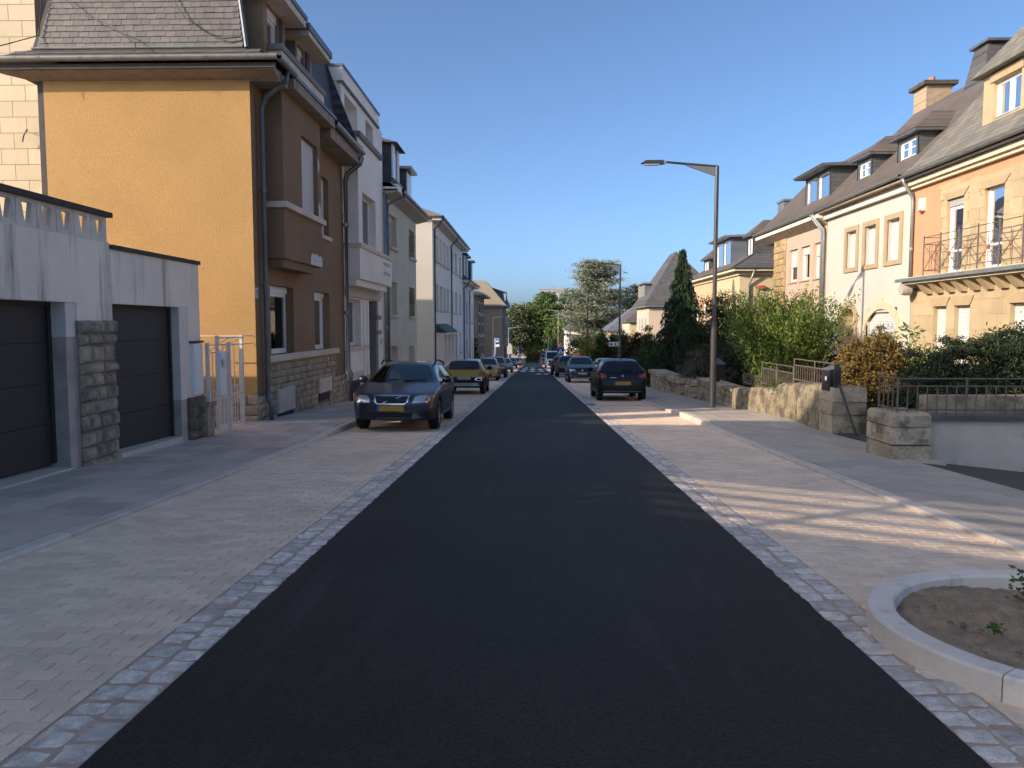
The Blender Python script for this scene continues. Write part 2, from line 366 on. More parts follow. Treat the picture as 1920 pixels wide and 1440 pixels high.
def chamf(name, lx, ly, h=0.06, c=0.006, seed=None):
    mb = MB(); a, b = lx/2, ly/2; q = random.Random(seed) if seed is not None else None
    j = (lambda k: q.uniform(-k, k)) if q else (lambda k: 0)
    lo = [(-a, -b, -h), (a, -b, -h), (a, b, -h), (-a, b, -h)]
    mid = [(x, y, -c) for x, y, z in lo]; top = [(x*(1-c/a), y*(1-c/b), j(c*0.2)) for x, y, z in lo]
    mb.v = lo+mid+top; mb.f = [(8, 9, 10, 11)]
    for k in range(4):
        n = (k+1) % 4; mb.f += [(k, n, 4+n, 4+k), (4+k, 4+n, 8+n, 8+k)]
    return mb
PIECES = {}
def piece_mesh(name, lx, ly, h, c):
    k = (name, round(lx, 3), round(ly, 3), h, c)
    if k not in PIECES: PIECES[k] = chamf(name, lx, ly, h, c).mesh(name)
    return PIECES[k]
def in_view(x, y, m=0.02): return y > 2.3 and -0.692-m < x/y < 0.64+m and y > 2.55 - 0.0*abs(x)

def lay(parent, name, stuff_name, m, mj, x0, x1, y0, y1, lx, ly, gap, off, limit=300, h=0.06, c=0.006, skip=None, along='x', jz=0.0015, seed=1):
    """lay courses of pieces: long side along x (or y), every other course shifted by half a piece"""
    q = random.Random(seed); items = []
    if along == 'x':
        n = int((y1-y0)/ly)
        for r_ in range(n):
            y = y0 + (r_+0.5)*ly; x = x0 - (lx/2 if r_ % 2 else 0)
            while x < x1 - 0.02:
                a, b = max(x, x0), min(x+lx, x1)
                if b-a > 0.03: items.append(((a+b)/2, y, b-a-gap, ly-gap))
                x += lx
    else:
        n = max(1, round((x1-x0)/lx)); lx = (x1-x0)/n
        for r_ in range(n):
            x = x0 + (r_+0.5)*lx; y = y0 - (ly/2 if r_ % 2 else 0)
            while y < y1 - 0.02:
                a, b = max(y, y0), min(y+ly, y1)
                if b-a > 0.05: items.append((x, (a+b)/2, lx-gap, b-a-gap))
                y += ly
    if skip: items = [i for i in items if not skip(i[0], i[1])]
    items.sort(key=lambda i: (not in_view(i[0], i[1]), i[1]))
    mb = MB()
    for k, (x, y, a, b) in enumerate(items):
        dz = q.uniform(-jz, jz); z = gz(y)+off(y)+dz
        if k < limit and in_view(x, y):
            link(name, piece_mesh(name, a, b, h, c), m, parent, (x, y, z), (math.atan((gz(y+.2)+off(y+.2)-gz(y-.2)-off(y-.2))/.4)+q.uniform(-.003, .003), q.uniform(-.004, .004), q.uniform(-.004, .004)))
        else:
            a2, b2, i = a/2, b/2, len(mb.v); s = gz(y+b2)+off(y+b2)-gz(y)-off(y)
            for (fx, fy, dzz) in ((1, 1, -h), (1, 1, -c), (1-c/a2, 1-c/b2, 0)):
                for sx, sy in ((-1, -1), (1, -1), (1, 1), (-1, 1)): mb.v.append((x+sx*a2*fx, y+sy*b2*fy, z+dzz+sy*s))
            mb.f.append((i+8, i+9, i+10, i+11))
            for e in range(4):
                n_ = (e+1) % 4; mb.f += [(i+4+e, i+4+n_, i+8+n_, i+8+e), (i+e, i+n_, i+4+n_, i+4+e)]
    if mb.f:
        o = link(stuff_name, mb.mesh(stuff_name), mj, parent); o['kind'] = 'stuff'
    return items

# parking strips of small concrete pavers
PL0, PL1, PR0, PR1 = -3.83, -1.965, 1.99, 3.74
PLC = (2.88, 3.93)                                             # centre of the rounded planter end
for nm, a, b, seed in (('parking_strip', PL0, PL1, 1), ('parking_strip', PR0, PR1, 2)):
    st = struct(nm, strip(a, b, [-6, 0, 2, 6, 12, 24.0], -0.012), SAND)
    sk = (lambda x, y: math.hypot(x-PLC[0], y-PLC[1]) < .93 or (x > PLC[0] and abs(y-PLC[1]) < .93)) if a > 0 else None
    lay(st, 'paver', 'paver_field', PAVER, PAVER_J, a, b, 1.8, 24.0, 0.2, 0.1, 0.0055, lambda y: 0.0, skip=sk, c=0.004, seed=seed)
    mb = strip(a, b, [y for y in STY if y < 24] and [24.0]+[y for y in STY if y > 24], 0.0)
    o = link('paver_field', mb.mesh('paver_field'), PAVER_FAR, st); o['kind'] = 'stuff'

# cobbled gutters, two rows of rough setts in pink mortar
def sett(seed):
    q = random.Random(seed); n = 9; mb = MB(); lo = []; mid = []; top = []
    for k in range(n):
        t = 2*math.pi*(k+q.uniform(-.2, .2))/n
        ex = abs(math.cos(t))**0.34*math.copysign(1, math.cos(t)); ey = abs(math.sin(t))**0.34*math.copysign(1, math.sin(t))
        s = q.uniform(.86, 1.06); x, y = 0.5*ex*s, 0.5*ey*s
        lo.append((x, y, -0.05)); mid.append((x*.97, y*.97, -0.008+q.uniform(-.003, .003))); top.append((x*.82, y*.82, q.uniform(-.0045, .0045)))
    mb.v = lo+mid+top+[(q.uniform(-.1, .1), q.uniform(-.1, .1), q.uniform(0, .005))]
    for k in range(n):
        m_ = (k+1) % n; mb.f += [(k, m_, n+m_, n+k), (n+k, n+m_, 2*n+m_, 2*n+k), (2*n+k, 2*n+m_, 3*n)]
    return mb
SETTS = [sett(s) for s in range(9)]; SETTM = [s.mesh('cobble') for s in SETTS]
for x0, x1, rows in ((-1.96, -1.60, (-1.885, -1.725)), (1.63, 1.985, (1.755, 1.912))):
    st = struct('gutter', strip(x0, x1, [-6, 0, 4, 12, 40, 80, 120, 150, 160, 170, 180, 200, 236], -0.003), MORTAR)
    q = random.Random(int(x0*100)); its = []
    for rx in rows:
        y = 1.7
        while y < 60:
            ly = q.uniform(.125, .185); its.append((rx+q.uniform(-.008, .008), y+ly/2, q.uniform(.140, .162), ly-.008)); y += ly
    its.sort(key=lambda i: (i[1] < 2.5, i[1])); mb = MB()
    for k, (x, y, a, b) in enumerate(its):
        v = q.randrange(9); z = gz(y)+0.003+q.uniform(-.003, .003)
        if k < 300 and y > 2.5:
            o = link('cobble', SETTM[v], COBBLE, st, (x, y, z), (TILT, 0, q.choice((0, math.pi))+q.uniform(-.06, .06))); o.scale = (a, b, 1)
        else:
            i = len(mb.v); mb.v += [(x+p[0]*a, y+p[1]*b, z+p[2]-S*p[1]*b) for p in SETTS[v].v]; mb.f += [tuple(i+k2 for k2 in f) for f in SETTS[v].f]
    o = link('cobble_row', mb.mesh('cobble_row'), COBBLE_J, st); o['kind'] = 'stuff'

# kerbs and pavements
def kerb(x0, x1, hf, seed):
    st = struct('kerb', strip(x0+.01, x1-.01, [-6, 0, 4, 12, 40, 80, 120, 150, 160, 170, 180, 200, 236], -0.02), SAND)
    q = random.Random(seed); y = 1.2; me = {}
    far = MB()
    while y < 150:
        a, b = y+.006, y+.994; z0, z1 = gz(a)+hf(a), gz(b)+hf(b); mb = MB(); c = .014
        dx = q.uniform(-.003, .003); dz = q.uniform(-.003, .003)
        lo = lambda yy, zz: [(x0+dx, yy, zz-.2), (x0+dx, yy, zz-c), (x0+dx+c, yy, zz), (x1+dx-c, yy, zz), (x1+dx, yy, zz-c), (x1+dx, yy, zz-.2)]
        mb.hexa(lo(a, z0+dz), lo(b, z1+dz))
        if y < 60: link('kerb_stone', mb.mesh('kerb_stone'), KERB, st)
        else:
            i = len(far.v); far.v += mb.v; far.f += [tuple(i+k for k in f) for f in mb.f]
        y += 1.0
    o = link('kerb_run', far.mesh('kerb_run'), KERB, st); o['kind'] = 'stuff'
    return st
kerb(-3.99, -3.835, hL, 5); kerb(3.745, 3.90, hR, 6)
PYS = [-6, 0, 4, 8, 12]+[12+.25*k for k in range(1, 45)]+[ 30, 40, 80, 120, 150, 160, 170, 180, 190, 200, 236]
sl = struct('pavement', strip(-6.35, -3.99, PYS, lambda x, y: hL(y)-0.02), SAND)
lay(sl, 'paving_slab', 'paving_slab_field', SLAB, SLAB_J, -6.25, -3.995, 1.8, 60, 0.38, 0.6, 0.008, hL, along='y', h=.05, c=.003, jz=.001, seed=8)
sr = struct('pavement', strip(3.90, 5.41, PYS, lambda x, y: hR(y)-0.02), SAND)
lay(sr, 'paving_slab', 'paving_slab_field', SLABR, SLABR_J, 3.905, 5.8, 3.0, 60, 0.38, 0.6, 0.007, hR, skip=lambda x, y: x > 5.3 and y < 10.95, along='y', h=.05, c=.003, jz=.0008, seed=9)
struct('pavement', strip(-6.2, -3.99, [60, 80, 120, 150, 160, 170, 180, 190, 200, 236], 0.12), SLAB_J)
mb = strip(5.41, 5.85, [10.95]+[y for y in PYS if y > 10.95], lambda x, y: hR(y)-0.02); struct('pavement', mb, SAND)
struct('pavement', strip(3.90, 5.8, [60, 80, 120, 150, 160, 170, 180, 190, 200, 236], 0.03), SLABR_J)

# rounded planter bed with granite ring
def planter():
    cx, cy = PLC
    def outline(r):
        p = [(4.35, cy+r)]
        for k in range(25):
            t = math.pi/2 + math.pi*k/24; p.append((cx+r*math.cos(t)*1.0, cy+r*math.sin(t)))
        return p+[(4.35, cy-r)]
    T = Thing('planter', 'rounded granite-edged planting bed with bare soil jutting into the parking strip', 'planter', (cx, cy, gz(cy)))
    o_, i_ = outline(1.05), outline(0.91)
    segs = [(0, 3), (3, 8), (8, 13), (13, 18), (18, 23), (23, len(o_)-1)]
    for a, b in segs:
        mb = MB()
        g = 0.004
        O = o_[a:b+1]; I = i_[a:b+1]
        def lp(p, z): return (p[0], p[1], gz(p[1])+z)
        n = len(O); base = len(mb.v)
        def lerp(p, q_, t): return (p[0]+(q_[0]-p[0])*t, p[1]+(q_[1]-p[1])*t)
        O = [lerp(O[0], O[1], .02)]+O[1:-1]+[lerp(O[-1], O[-2], .02)]; I = [lerp(I[0], I[1], .02)]+I[1:-1]+[lerp(I[-1], I[-2], .02)]
        prof = []
        for p, q_ in zip(O, I):
            prof.append([lp(p, -.1), lp(p, .108), lp(lerp(p, q_, .09), .122), lp(lerp(p, q_, .91), .122), lp(q_, .108), lp(q_, -.1)])
        for r0, r1 in zip(prof[:-1], prof[1:]):
            for k in range(5): mb.quad(r0[k], r0[k+1], r1[k+1], r1[k])
        mb.quad(*prof[0]); mb.quad(*prof[-1])
        T.add('kerb_stone', mb, GRANITE)
    mb = MB(); q = random.Random(4); N = 34
    def inside(x, y): return (x > cx and abs(y-cy) < .965) or math.hypot(x-cx, y-cy) < .965
    g = {}
    for i in range(N*2):
        for j in range(N):
            x, y = cx-1.04+i*.0436, cy-1.04+j*2.08/(N-1)
            g[i, j] = len(mb.v); mb.v.append((x, y, gz(y)+.05+q.uniform(-.012, .012)+.02*math.sin(x*5+y*3)))
    for i in range(N*2-1):
        for j in range(N-1):
            x, y = cx-1.04+(i+.5)*.0436, cy-1.04+(j+.5)*2.08/(N-1)
            if inside(x, y) and x < 4.34: mb.f.append((g[i, j], g[i+1, j], g[i+1, j+1], g[i, j+1]))
    so_ = T.add('soil', mb, SOIL)
    mb = MB()
    for k in range(260):
        x, y = q.uniform(cx-.9, 4.2), q.uniform(cy-.9, cy+.9)
        if not inside(x, y): continue
        r = q.choice((.006, .008, .012, .02)); z = gz(y)+.055
        a = [(x+r*math.cos(t+q.random()), y+r*math.sin(t), z+q.uniform(-.3, .3)*r) for t in (0, 1.57, 3.14, 4.7)]
        mb.v += a+[(x, y, z+r*.8)]; i = len(mb.v)-5; mb.f += [(i+e, i+(e+1) % 4, i+4) for e in range(4)]
    o = T.add('soil_clod', mb, mat('soil_clods', (0.15, 0.12, 0.09), 0.95, 0.3, 20, isl=0.4), parent=so_); o['kind'] = 'stuff'
    return T
planter()
WEED = mat('weed', (0.075, 0.125, 0.025), 0.8, 0.3, 20, isl=0.35, transl=0.25)
def weed(x, y, r, h, n, label, seed):
    mb = MB(); q = random.Random(seed)
    for k in range(n):
        t = q.uniform(0, 6.28); d = q.uniform(0, r); s = q.uniform(.012, .03); z = gz(y)+.07+q.uniform(0, h)
        c = Vector((x+d*math.cos(t), y+d*math.sin(t), z)); a = Vector((q.gauss(0, 1), q.gauss(0, 1), q.gauss(0, .6))).normalized(); b = a.orthogonal().normalized()
        mb.quad(c-a*s, c-b*s*.45, c+a*s, c+b*s*.45)
    mb.tube([(x, y, gz(y)+.05), (x+.01, y, gz(y)+.07+h*.8)], .004, 5)
    solo('weed', mb, WEED, label, 'weed', 'weeds in the planting bed', (x, y, gz(y)+.06))
weed(2.86, 4.42, .10, .22, 90, 'tallest green weed at the back of the planting bed', 1)
weed(2.93, 4.10, .13, .06, 70, 'low spreading weed in front of the tallest weed in the bed', 2)
weed(2.42, 3.98, .05, .035, 26, 'small weed seedling on the left of the bare soil', 3)
weed(2.62, 3.62, .06, .03, 22, 'small weed seedling in the middle of the bare soil', 4)

# road markings far down the street
def marks(pairs, parent=road):
    for x0, x1, y0, y1 in pairs:
        mb = MB(); z = 0.026
        mb.quad((x0, y0, gz(y0)+z), (x1, y0, gz(y0)+z), (x1, y1, gz(y1)+z), (x0, y1, gz(y1)+z))
        link('road_marking', mb.mesh('road_marking'), WHITEP, parent)
for k in range(5): marks([(-1.25+k*.98, -.72+k*.98, 80.0, 84.5)])
for k in range(4): marks([(-1.2+k*.98, -.66+k*.98, 93.0, 98.5)])
for k in range(5): marks([(-1.4+k*.62, -1.1+k*.62, 160, 168)])
for x in (.55, 1.25):                                         # two white speed-hump triangles
    mb = MB(); mb.quad((x-.33, 66.5, gz(66.5)+.026), (x+.33, 66.5, gz(66.5)+.026), (x+.05, 71, gz(71)+.026), (x-.05, 71, gz(71)+.026))
    link('road_marking', mb.mesh('road_marking'), WHITEP, road)
marks([(-1.0, -.6, 104, 112), (-.2, .2, 104, 112)])
# manhole / drain covers at the right gutter
mb = MB(); mb.box(1.66, 2.0, 24.0, 24.55, gz(24.3)-.05, gz(24.3)+.012)
solo('drain_cover', mb, mat('cast_iron', (0.09, 0.09, 0.09), 0.6, 0.2, 9), 'square cast-iron drain cover set in the right-hand cobbled gutter', 'drain cover')

# ground of the right-hand gardens, garden path, sunken driveway, yard between the left houses
def plane(nm, m, pts):
    mb = MB(); mb.quad(*pts); return struct(nm, mb, m)
mb = MB(); mb.box(6.25, 12.1, 14.75, 23.0, -3, -0.35); mb.box(6.4, 12.1, 23.0, 45, -3, -0.95); mb.box(6.5, 12.1, 45, 90, -5.0, -2.3); mb.box(6.25, 12.1, 11.5, 13.2, -2, 0.0)
struct('garden', mb, EARTH)
PATHM = mat('garden_path', (0.075, 0.068, 0.06), 0.9, 0.2, 4, bump=.4, bscale=60)
plane('path', PATHM, [(5.8, 12.3, gz(12.3)+.045), (5.8, 15.2, gz(15.2)+.045), (12.2, 15.2, gz(15.2)+.1), (12.2, 12.3, gz(12.3)+.1)])
plane('driveway', PATHM, [(5.412, -8, gz(-8)+.03), (5.412, 11.2, gz(11.2)+.03), (14, 11.2, gz(11.2)-.9), (14, -8, gz(-8)-.9)])
plane('yard', PATHM, [(-12, 13.2, gz(13.2)+.02), (-5.95, 13.2, gz(13.2)+.045), (-5.95, 16.6, gz(16.6)+.11), (-12, 16.6, gz(16.6)+.1)])
# pale square at the far end of the street
plane('square', mat('pale_gravel', (0.45, 0.41, 0.35), 0.9, 0.1, 1), [(-24, 236, gz(236)+.03), (20, 236, gz(236)+.03), (30, 275, gz(250)+.5), (-30, 275, gz(250)+.5)])
# ================================================================== BUILDINGS
class Fac:
    """a vertical facade: u runs along it, v is height, d is distance out of the wall"""
    def __init__(s, kind, c): s.k = kind; s.c = c
    def P(s, u, v, d=0.0):
        if s.k == 'L': return (s.c+d, u, v)
        if s.k == 'R': return (s.c-d, u, v)
        return (u, s.c-d, v)
    def box(s, mb, u0, u1, v0, v1, d0, d1):
        lo = [s.P(u0, v0, d0), s.P(u1, v0, d0), s.P(u1, v0, d1), s.P(u0, v0, d1)]
        hi = [s.P(u0, v1, d0), s.P(u1, v1, d0), s.P(u1, v1, d1), s.P(u0, v1, d1)]
        return mb.hexa(lo, hi)
    def quad(s, mb, u0, u1, v0, v1, d):
        return mb.quad(s.P(u0, v0, d), s.P(u1, v0, d), s.P(u1, v1, d), s.P(u0, v1, d))
    def poly(s, mb, pts, d0, d1):
        return mb.hexa([s.P(u, v, d0) for u, v in pts], [s.P(u, v, d1) for u, v in pts])
    def wall(s, mb, u0, u1, v0, v1, ops=(), dep=0.2):
        us = sorted({u0, u1, *[o[0] for o in ops], *[o[1] for o in ops]}); vs = sorted({v0, v1, *[o[2] for o in ops], *[o[3] for o in ops]})
        us = [u for u in us if u0 <= u <= u1]; vs = [v for v in vs if v0 <= v <= v1]
        for a, b in zip(us[:-1], us[1:]):
            for c, d in zip(vs[:-1], vs[1:]):
                mu, mv = (a+b)/2, (c+d)/2
                if not any(o[0] < mu < o[1] and o[2] < mv < o[3] for o in ops): s.quad(mb, a, b, c, d, 0)
        for o in ops:
            a, b, c, d = o[:4]; e = o[4] if len(o) > 4 else dep
            mb.quad(s.P(a, c), s.P(a, d), s.P(a, d, -e), s.P(a, c, -e)); mb.quad(s.P(b, c), s.P(b, d), s.P(b, d, -e), s.P(b, c, -e))
            mb.quad(s.P(a, d), s.P(b, d), s.P(b, d, -e), s.P(a, d, -e)); mb.quad(s.P(a, c), s.P(b, c), s.P(b, c, -e), s.P(a, c, -e))
        return mb

def slats(F, u0, u1, v0, v1, d, pitch=0.055, depth=0.012):
    mb = MB(); v = v1
    while v > v0+.002:
        b = max(v0, v-pitch)
        p0, p1, p2 = (v, d), ((v+b)/2, d+depth), (b, d)
        for (va, da), (vb, db) in ((p0, p1), (p1, p2)):
            mb.quad(F.P(u0, va, da), F.P(u1, va, da), F.P(u1, vb, db), F.P(u0, vb, db))
        v = b
    return mb

def window(T, F, u0, u1, v0, v1, dep=0.16, fw=0.06, cas=1, shut=0.0, box=0.0, cur=None, fmat=None, smat=None, bars=0, rail=0.0):
    """frame, panes, roller shutter (shut = fraction let down), curtain; the frame's front face stands dep inside the wall"""
    fmat = fmat or WHITEF; smat = smat or SHUT
    d = -dep
    if box:
        mb = MB(); F.box(mb, u0, u1, v1-box, v1, d-.05, d+.04)
        T.add('shutter_box', mb, smat); v1 = v1-box
    if shut > 0.01:
        vb = v1-(v1-v0)*shut
        T.add('roller_shutter', slats(F, u0, u1, vb, v1, d+.01), smat)
        if shut > .97: return
    else: vb = v1
    mb = MB()
    F.box(mb, u0, u0+fw, v0, v1, d-.06, d); F.box(mb, u1-fw, u1, v0, v1, d-.06, d)
    F.box(mb, u0+fw, u1-fw, v0, v0+fw*1.3, d-.06, d-.002); F.box(mb, u0+fw, u1-fw, v1-fw, v1, d-.06, d-.002)
    w_ = (u1-u0-2*fw)
    for k in range(1, cas):
        c = u0+fw+w_*k/cas; F.box(mb, c-fw*.8, c+fw*.8, v0+fw*1.3, v1-fw, d-.06, d-.004)
    for k in range(1, bars+1):
        c = v0+(v1-v0)*k/(bars+1); F.box(mb, u0+fw, u1-fw, c-.015, c+.015, d-.045, d-.008)
    if rail: F.box(mb, u0+fw, u1-fw, v0+rail, v0+rail+.07, d-.06, d-.006)
    f = T.add('window', mb, fmat)
    for k in range(cas):
        a = u0+fw+w_*k/cas+(fw*.8 if k else 0); b = u0+fw+w_*(k+1)/cas-(fw*.8 if k < cas-1 else 0)
        m = MB(); F.quad(m, a-.004, b+.004, v0+fw*1.3-.004, v1-fw+.004, d-.035); T.add('pane', m, GLASS, parent=f)
    if cur:
        m = MB(); n = 26
        c0, c1 = (cur[1], cur[2]) if isinstance(cur, tuple) else (0, 1); cm = cur[0] if isinstance(cur, tuple) else cur
        for k in range(n):
            if not (c0 <= (k+.5)/n <= c1): continue
            a, b = u0+(u1-u0)*k/n, u0+(u1-u0)*(k+1)/n
            e = lambda i: d-.12-.022*math.sin(i*1.9)
            m.quad(F.P(a, v0, e(k)), F.P(b, v0, e(k+1)), F.P(b, v1, e(k+1)), F.P(a, v1, e(k)))
        T.add('curtain', m, cm, parent=f)

def sill(T, F, u0, u1, v, h=.09, out=.08, m=None, name='window_sill', over=.06):
    mb = MB(); F.box(mb, u0-over, u1+over, v-h, v, -.14, out); T.add(name, mb, m or TRIMST)

def gutter(T, pts, r=0.075, m=None, name='gutter', rings=True):
    """half round gutter along a line with its joints"""
    m = m or ZINC; mb = MB(); pts = [Vector(p) for p in pts]
    for a, b in zip(pts[:-1], pts[1:]):
        d = (b-a).normalized(); s = d.cross(Vector((0, 0, 1))).normalized()
        n = 8; ra = []; rb = []
        for k in range(n+1):
            t = math.pi*k/n; o = s*math.cos(t)*r + Vector((0, 0, -math.sin(t)*r)); ra.append(a+o); rb.append(b+o)
        for k in range(n): mb.quad(ra[k], ra[k+1], rb[k+1], rb[k])
        mb.quad(ra[0], ra[-1], rb[-1], rb[0])
        if rings:
            L = (b-a).length; k = .45
            while k < L:
                c = a+d*k; q = [c+s*math.cos(math.pi*i/n)*r*1.1+Vector((0, 0, -math.sin(math.pi*i/n)*r*1.1)) for i in range(n+1)]
                q2 = [p+d*.03 for p in q]
                for i in range(n): mb.quad(q[i], q[i+1], q2[i+1], q2[i])
                k += .85
    T.add(name, mb, m)

def downpipe(T, pts, r=0.05, m=None, joints=()):
    mb = MB(); mb.tube(pts, r, 10); mb.smooth = True; p = T.add('downpipe', mb, m or ZINCD)
    if joints:
        mb = MB()
        for c in joints: mb.tube([(c[0], c[1], c[2]-.045), (c[0], c[1], c[2]+.045)], r*1.35, 10)
        T.add('pipe_collar', mb, m or ZINCD, parent=p)

def stones(T, F, u0, u1, v0f, v1, m, row=(.15, .2), wid=(.14, .3), skip=(), proud=(.015, .055), seed=1, name='stone', gap=.012, limit=300, parent=None):
    """rough-faced stones laid in rows on a facade; v0f(u) is the ground line"""
    q = random.Random(seed); v = v1; n = 0; rest = MB()
    while v > min(v0f(u0), v0f(u1))-.05:
        h = q.uniform(*row); u = u0-q.uniform(0, .1)
        while u < u1-.02:
            w_ = q.uniform(*wid); a, b = max(u, u0)+gap/2, min(u+w_, u1)-gap/2; u += w_
            if b-a < .05: continue
            c, d = v-h+gap/2, v-gap/2; mu, mv = (a+b)/2, (c+d)/2
            if d < v0f(mu)-.05 or any(s[0] < mu < s[1] and s[2] < mv < s[3] for s in skip): continue
            for s in skip:
                if s[2] < mv < s[3]:
                    if a < s[0] < b: b = s[0]
                    if a < s[1] < b: a = s[1]
            if b-a < .04: continue
            mb = MB(); p = q.uniform(*proud); k = min(.035, (b-a)*.25, (d-c)*.25)
            j = lambda: q.uniform(-.008, .008)
            bs = [F.P(a, c, -.03), F.P(b, c, -.03), F.P(b, d, -.03), F.P(a, d, -.03)]
            md = [F.P(a+j(), c+j(), .005), F.P(b+j(), c+j(), .005), F.P(b+j(), d+j(), .005), F.P(a+j(), d+j(), .005)]
            tp = [F.P(a+k+j(), c+k+j(), p+j()), F.P(b-k+j(), c+k+j(), p+j()), F.P(b-k+j(), d-k+j(), p+j()), F.P(a+k+j(), d-k+j(), p+j())]
            cen = F.P(mu+j()*2, mv+j()*2, p*1.25)
            mb.v = bs+md+tp+[cen]
            for e in range(4):
                f = (e+1) % 4; mb.f += [(e, f, 4+f, 4+e), (4+e, 4+f, 8+f, 8+e), (8+e, 8+f, 12)]
            n += 1
            if n <= limit: T.add(name, mb, m, parent=parent)
            else:
                i = len(rest.v); rest.v += mb.v; rest.f += [tuple(i+z for z in t) for t in mb.f]
        v -= h
    if rest.f: T.add(name+'_field', rest, m, parent=parent, kind='stuff')

def core(T, x0, x1, y0, y1, z0, z1):
    T.add('interior', MB().box(x0, x1, y0, y1, z0, z1), DARKIN)

LX = -5.9
# ---------------------------------------------------------------- the garages on the left
def garages():
    F = Fac('L', -6.0)
    # nearer garage with balustrade
    T = Thing('garage', 'rendered garage with pierced concrete balustrade on its roof terrace', 'garage', (-6, 9, gz(9)))
    wmb = MB(); y0, y1 = 3.0, 10.87
    ops = [(7.0, 10.02, -2, 1.80, .32)]
    F.wall(wmb, y0, y1, -1.2, 2.66, ops, .32)
    wmb.quad(F.P(y1, -1, 0), F.P(y1, -1, -6), F.P(y1, 2.66, -6), F.P(y1, 2.66, 0))
    wmb.quad(F.P(y0, 2.66, 0), F.P(y1, 2.66, 0), F.P(y1, 2.66, -6), F.P(y0, 2.66, -6))
    wmb.quad(F.P(y0, -1, 0), F.P(y0, -1, -6), F.P(y0, 2.66, -6), F.P(y0, 2.66, 0))
    T.add('wall', wmb, CONC)
    def door(T, u0, u1, v0, v1, d, npan):
        mb = MB(); F.box(mb, u0, u1, v0-.02, v1, d-.1, d-.06); fr = T.add('garage_door', mb, GARD)
        h = (v1-v0)/npan
        for k in range(npan):
            mb = MB(); a, b = v0+k*h+.003, v0+(k+1)*h-.003
            F.poly(mb, [(u0+.07, a), (u1-.07, a), (u1-.07, b), (u0+.07, b)], d-.06, d-.02)
            T.add('door_panel', mb, GARD, parent=fr)
        mb = MB(); F.box(mb, u0, u0+.07, v0, v1, d-.06, d+.01); F.box(mb, u1-.07, u1, v0, v1, d-.06, d+.01); F.box(mb, u0+.07, u1-.07, v1-.05, v1, d-.06, d+.01)
        T.add('door_frame', mb, GARD, parent=fr)
    door(T, 7.0, 9.80, gz(8.4)+.06, 1.80, -.22, 4)
    mb = MB(); F.box(mb, 7.0, 9.83, -1, gz(8.6)+.05, -.35, .10)
    mb = MB().hexa([F.P(7.0, -1, -.35), F.P(9.83, -1, -.35), F.P(9.83, -1, .02), F.P(7.0, -1, .22)], [F.P(7.0, gz(7)+.06, -.35), F.P(9.83, gz(9.83)+.06, -.35), F.P(9.83, gz(9.83)+.06, .02), F.P(7.0, gz(7)+.05, .22)])
    T.add('threshold', mb, mat('threshold', (0.58, 0.50, 0.43), 0.9, 0.1, 3))
    # jamb, white above and stone below
    mb = MB(); F.box(mb, 9.80, 10.02, 1.35, 1.80, -.3, -.02); T.add('door_jamb', mb, mat('white_plaster', (0.74, 0.65, 0.57), 0.9, .06, 2))
    mb = MB(); F.box(mb, 9.80, 10.02, -1, 1.35, -.3, -.03); T.add('door_jamb', mb, mat('grey_plaster', (0.42, 0.36, 0.31), 0.9, .2, 4))
    pier = MB(); F.box(pier, 10.02, 10.87, -1, 1.56, -.02, .03); pr = T.add('pier', pier, mat('pier_mortar', (0.15, 0.13, 0.11), 0.95, 0.3, 4, bump=.6))
    F2 = Fac('L', -5.975)
    stones(T, F2, 10.0, 10.86, lambda u: gz(u), 1.57, STONEL, (.12, .26), (.16, .34), proud=(.03, .085), seed=11, parent=pr)
    F3 = Fac('G', 10.0)
    # balustrade of pierced blocks
    bal = T.add('balustrade', MB().box(-6.14, -6.02, y0, y1, 2.655, 2.68), CONC2)
    u = y1-.385
    while u > y0:
        mb = MB(); a, b = u+.006, u+.385-.006; v0, v1 = 2.68, 3.02
        tl, tr, bl, br = (a+.10, v1-.05), (b-.075, v1-.05), (a+.155, v0+.055), (b-.125, v0+.055)
        for d in (-.03, -.095):
            for quad in (((a, v0), (b, v0), br, bl), ((b, v0), (b, v1), tr, br), ((b, v1), (a, v1), tl, tr), ((a, v1), (a, v0), bl, tl)):
                mb.quad(*[F.P(x, z, d) for x, z in quad])
        for p, q_ in ((bl, br), (br, tr), (tr, tl), (tl, bl), ((a, v0), (b, v0)), ((b, v0), (b, v1)), ((b, v1), (a, v1)), ((a, v1), (a, v0))):
            mb.quad(F.P(*p, -.03), F.P(*q_, -.03), F.P(*q_, -.095), F.P(*p, -.095))
        T.add('balustrade_block', mb, CONC2, parent=bal); u -= .385
    cp = MB(); F.box(cp, y0, y1+.05, 3.02, 3.09, -.24, .04); T.add('coping', cp, COPING, parent=bal)
    # lower garage
    T = Thing('garage', 'lower rain-streaked garage with narrow dark door beside white gate', 'garage', (-6, 12.3, gz(12.3)))
    wmb = MB(); ops = [(10.88, 13.28, -2, 1.81, .28)]
    F.wall(wmb, 10.87, 13.77, -1.2, 2.58, ops, .28)
    wmb.quad(F.P(13.77, -1, 0), F.P(13.77, -1, -10.5), F.P(13.77, 2.58, -10.5), F.P(13.77, 2.58, 0))
    wmb.quad(F.P(10.87, 2.57, 0), F.P(13.77, 2.57, 0), F.P(13.77, 2.57, -10.5), F.P(10.87, 2.57, -10.5))
    T.add('wall', wmb, CONC)
    cp = MB(); F.box(cp, 10.87, 13.80, 2.58, 2.645, -.24, .035); T.add('coping', cp, COPING)
    door(T, 10.88, 12.98, gz(11.9)+.11, 1.81, -.16, 4)
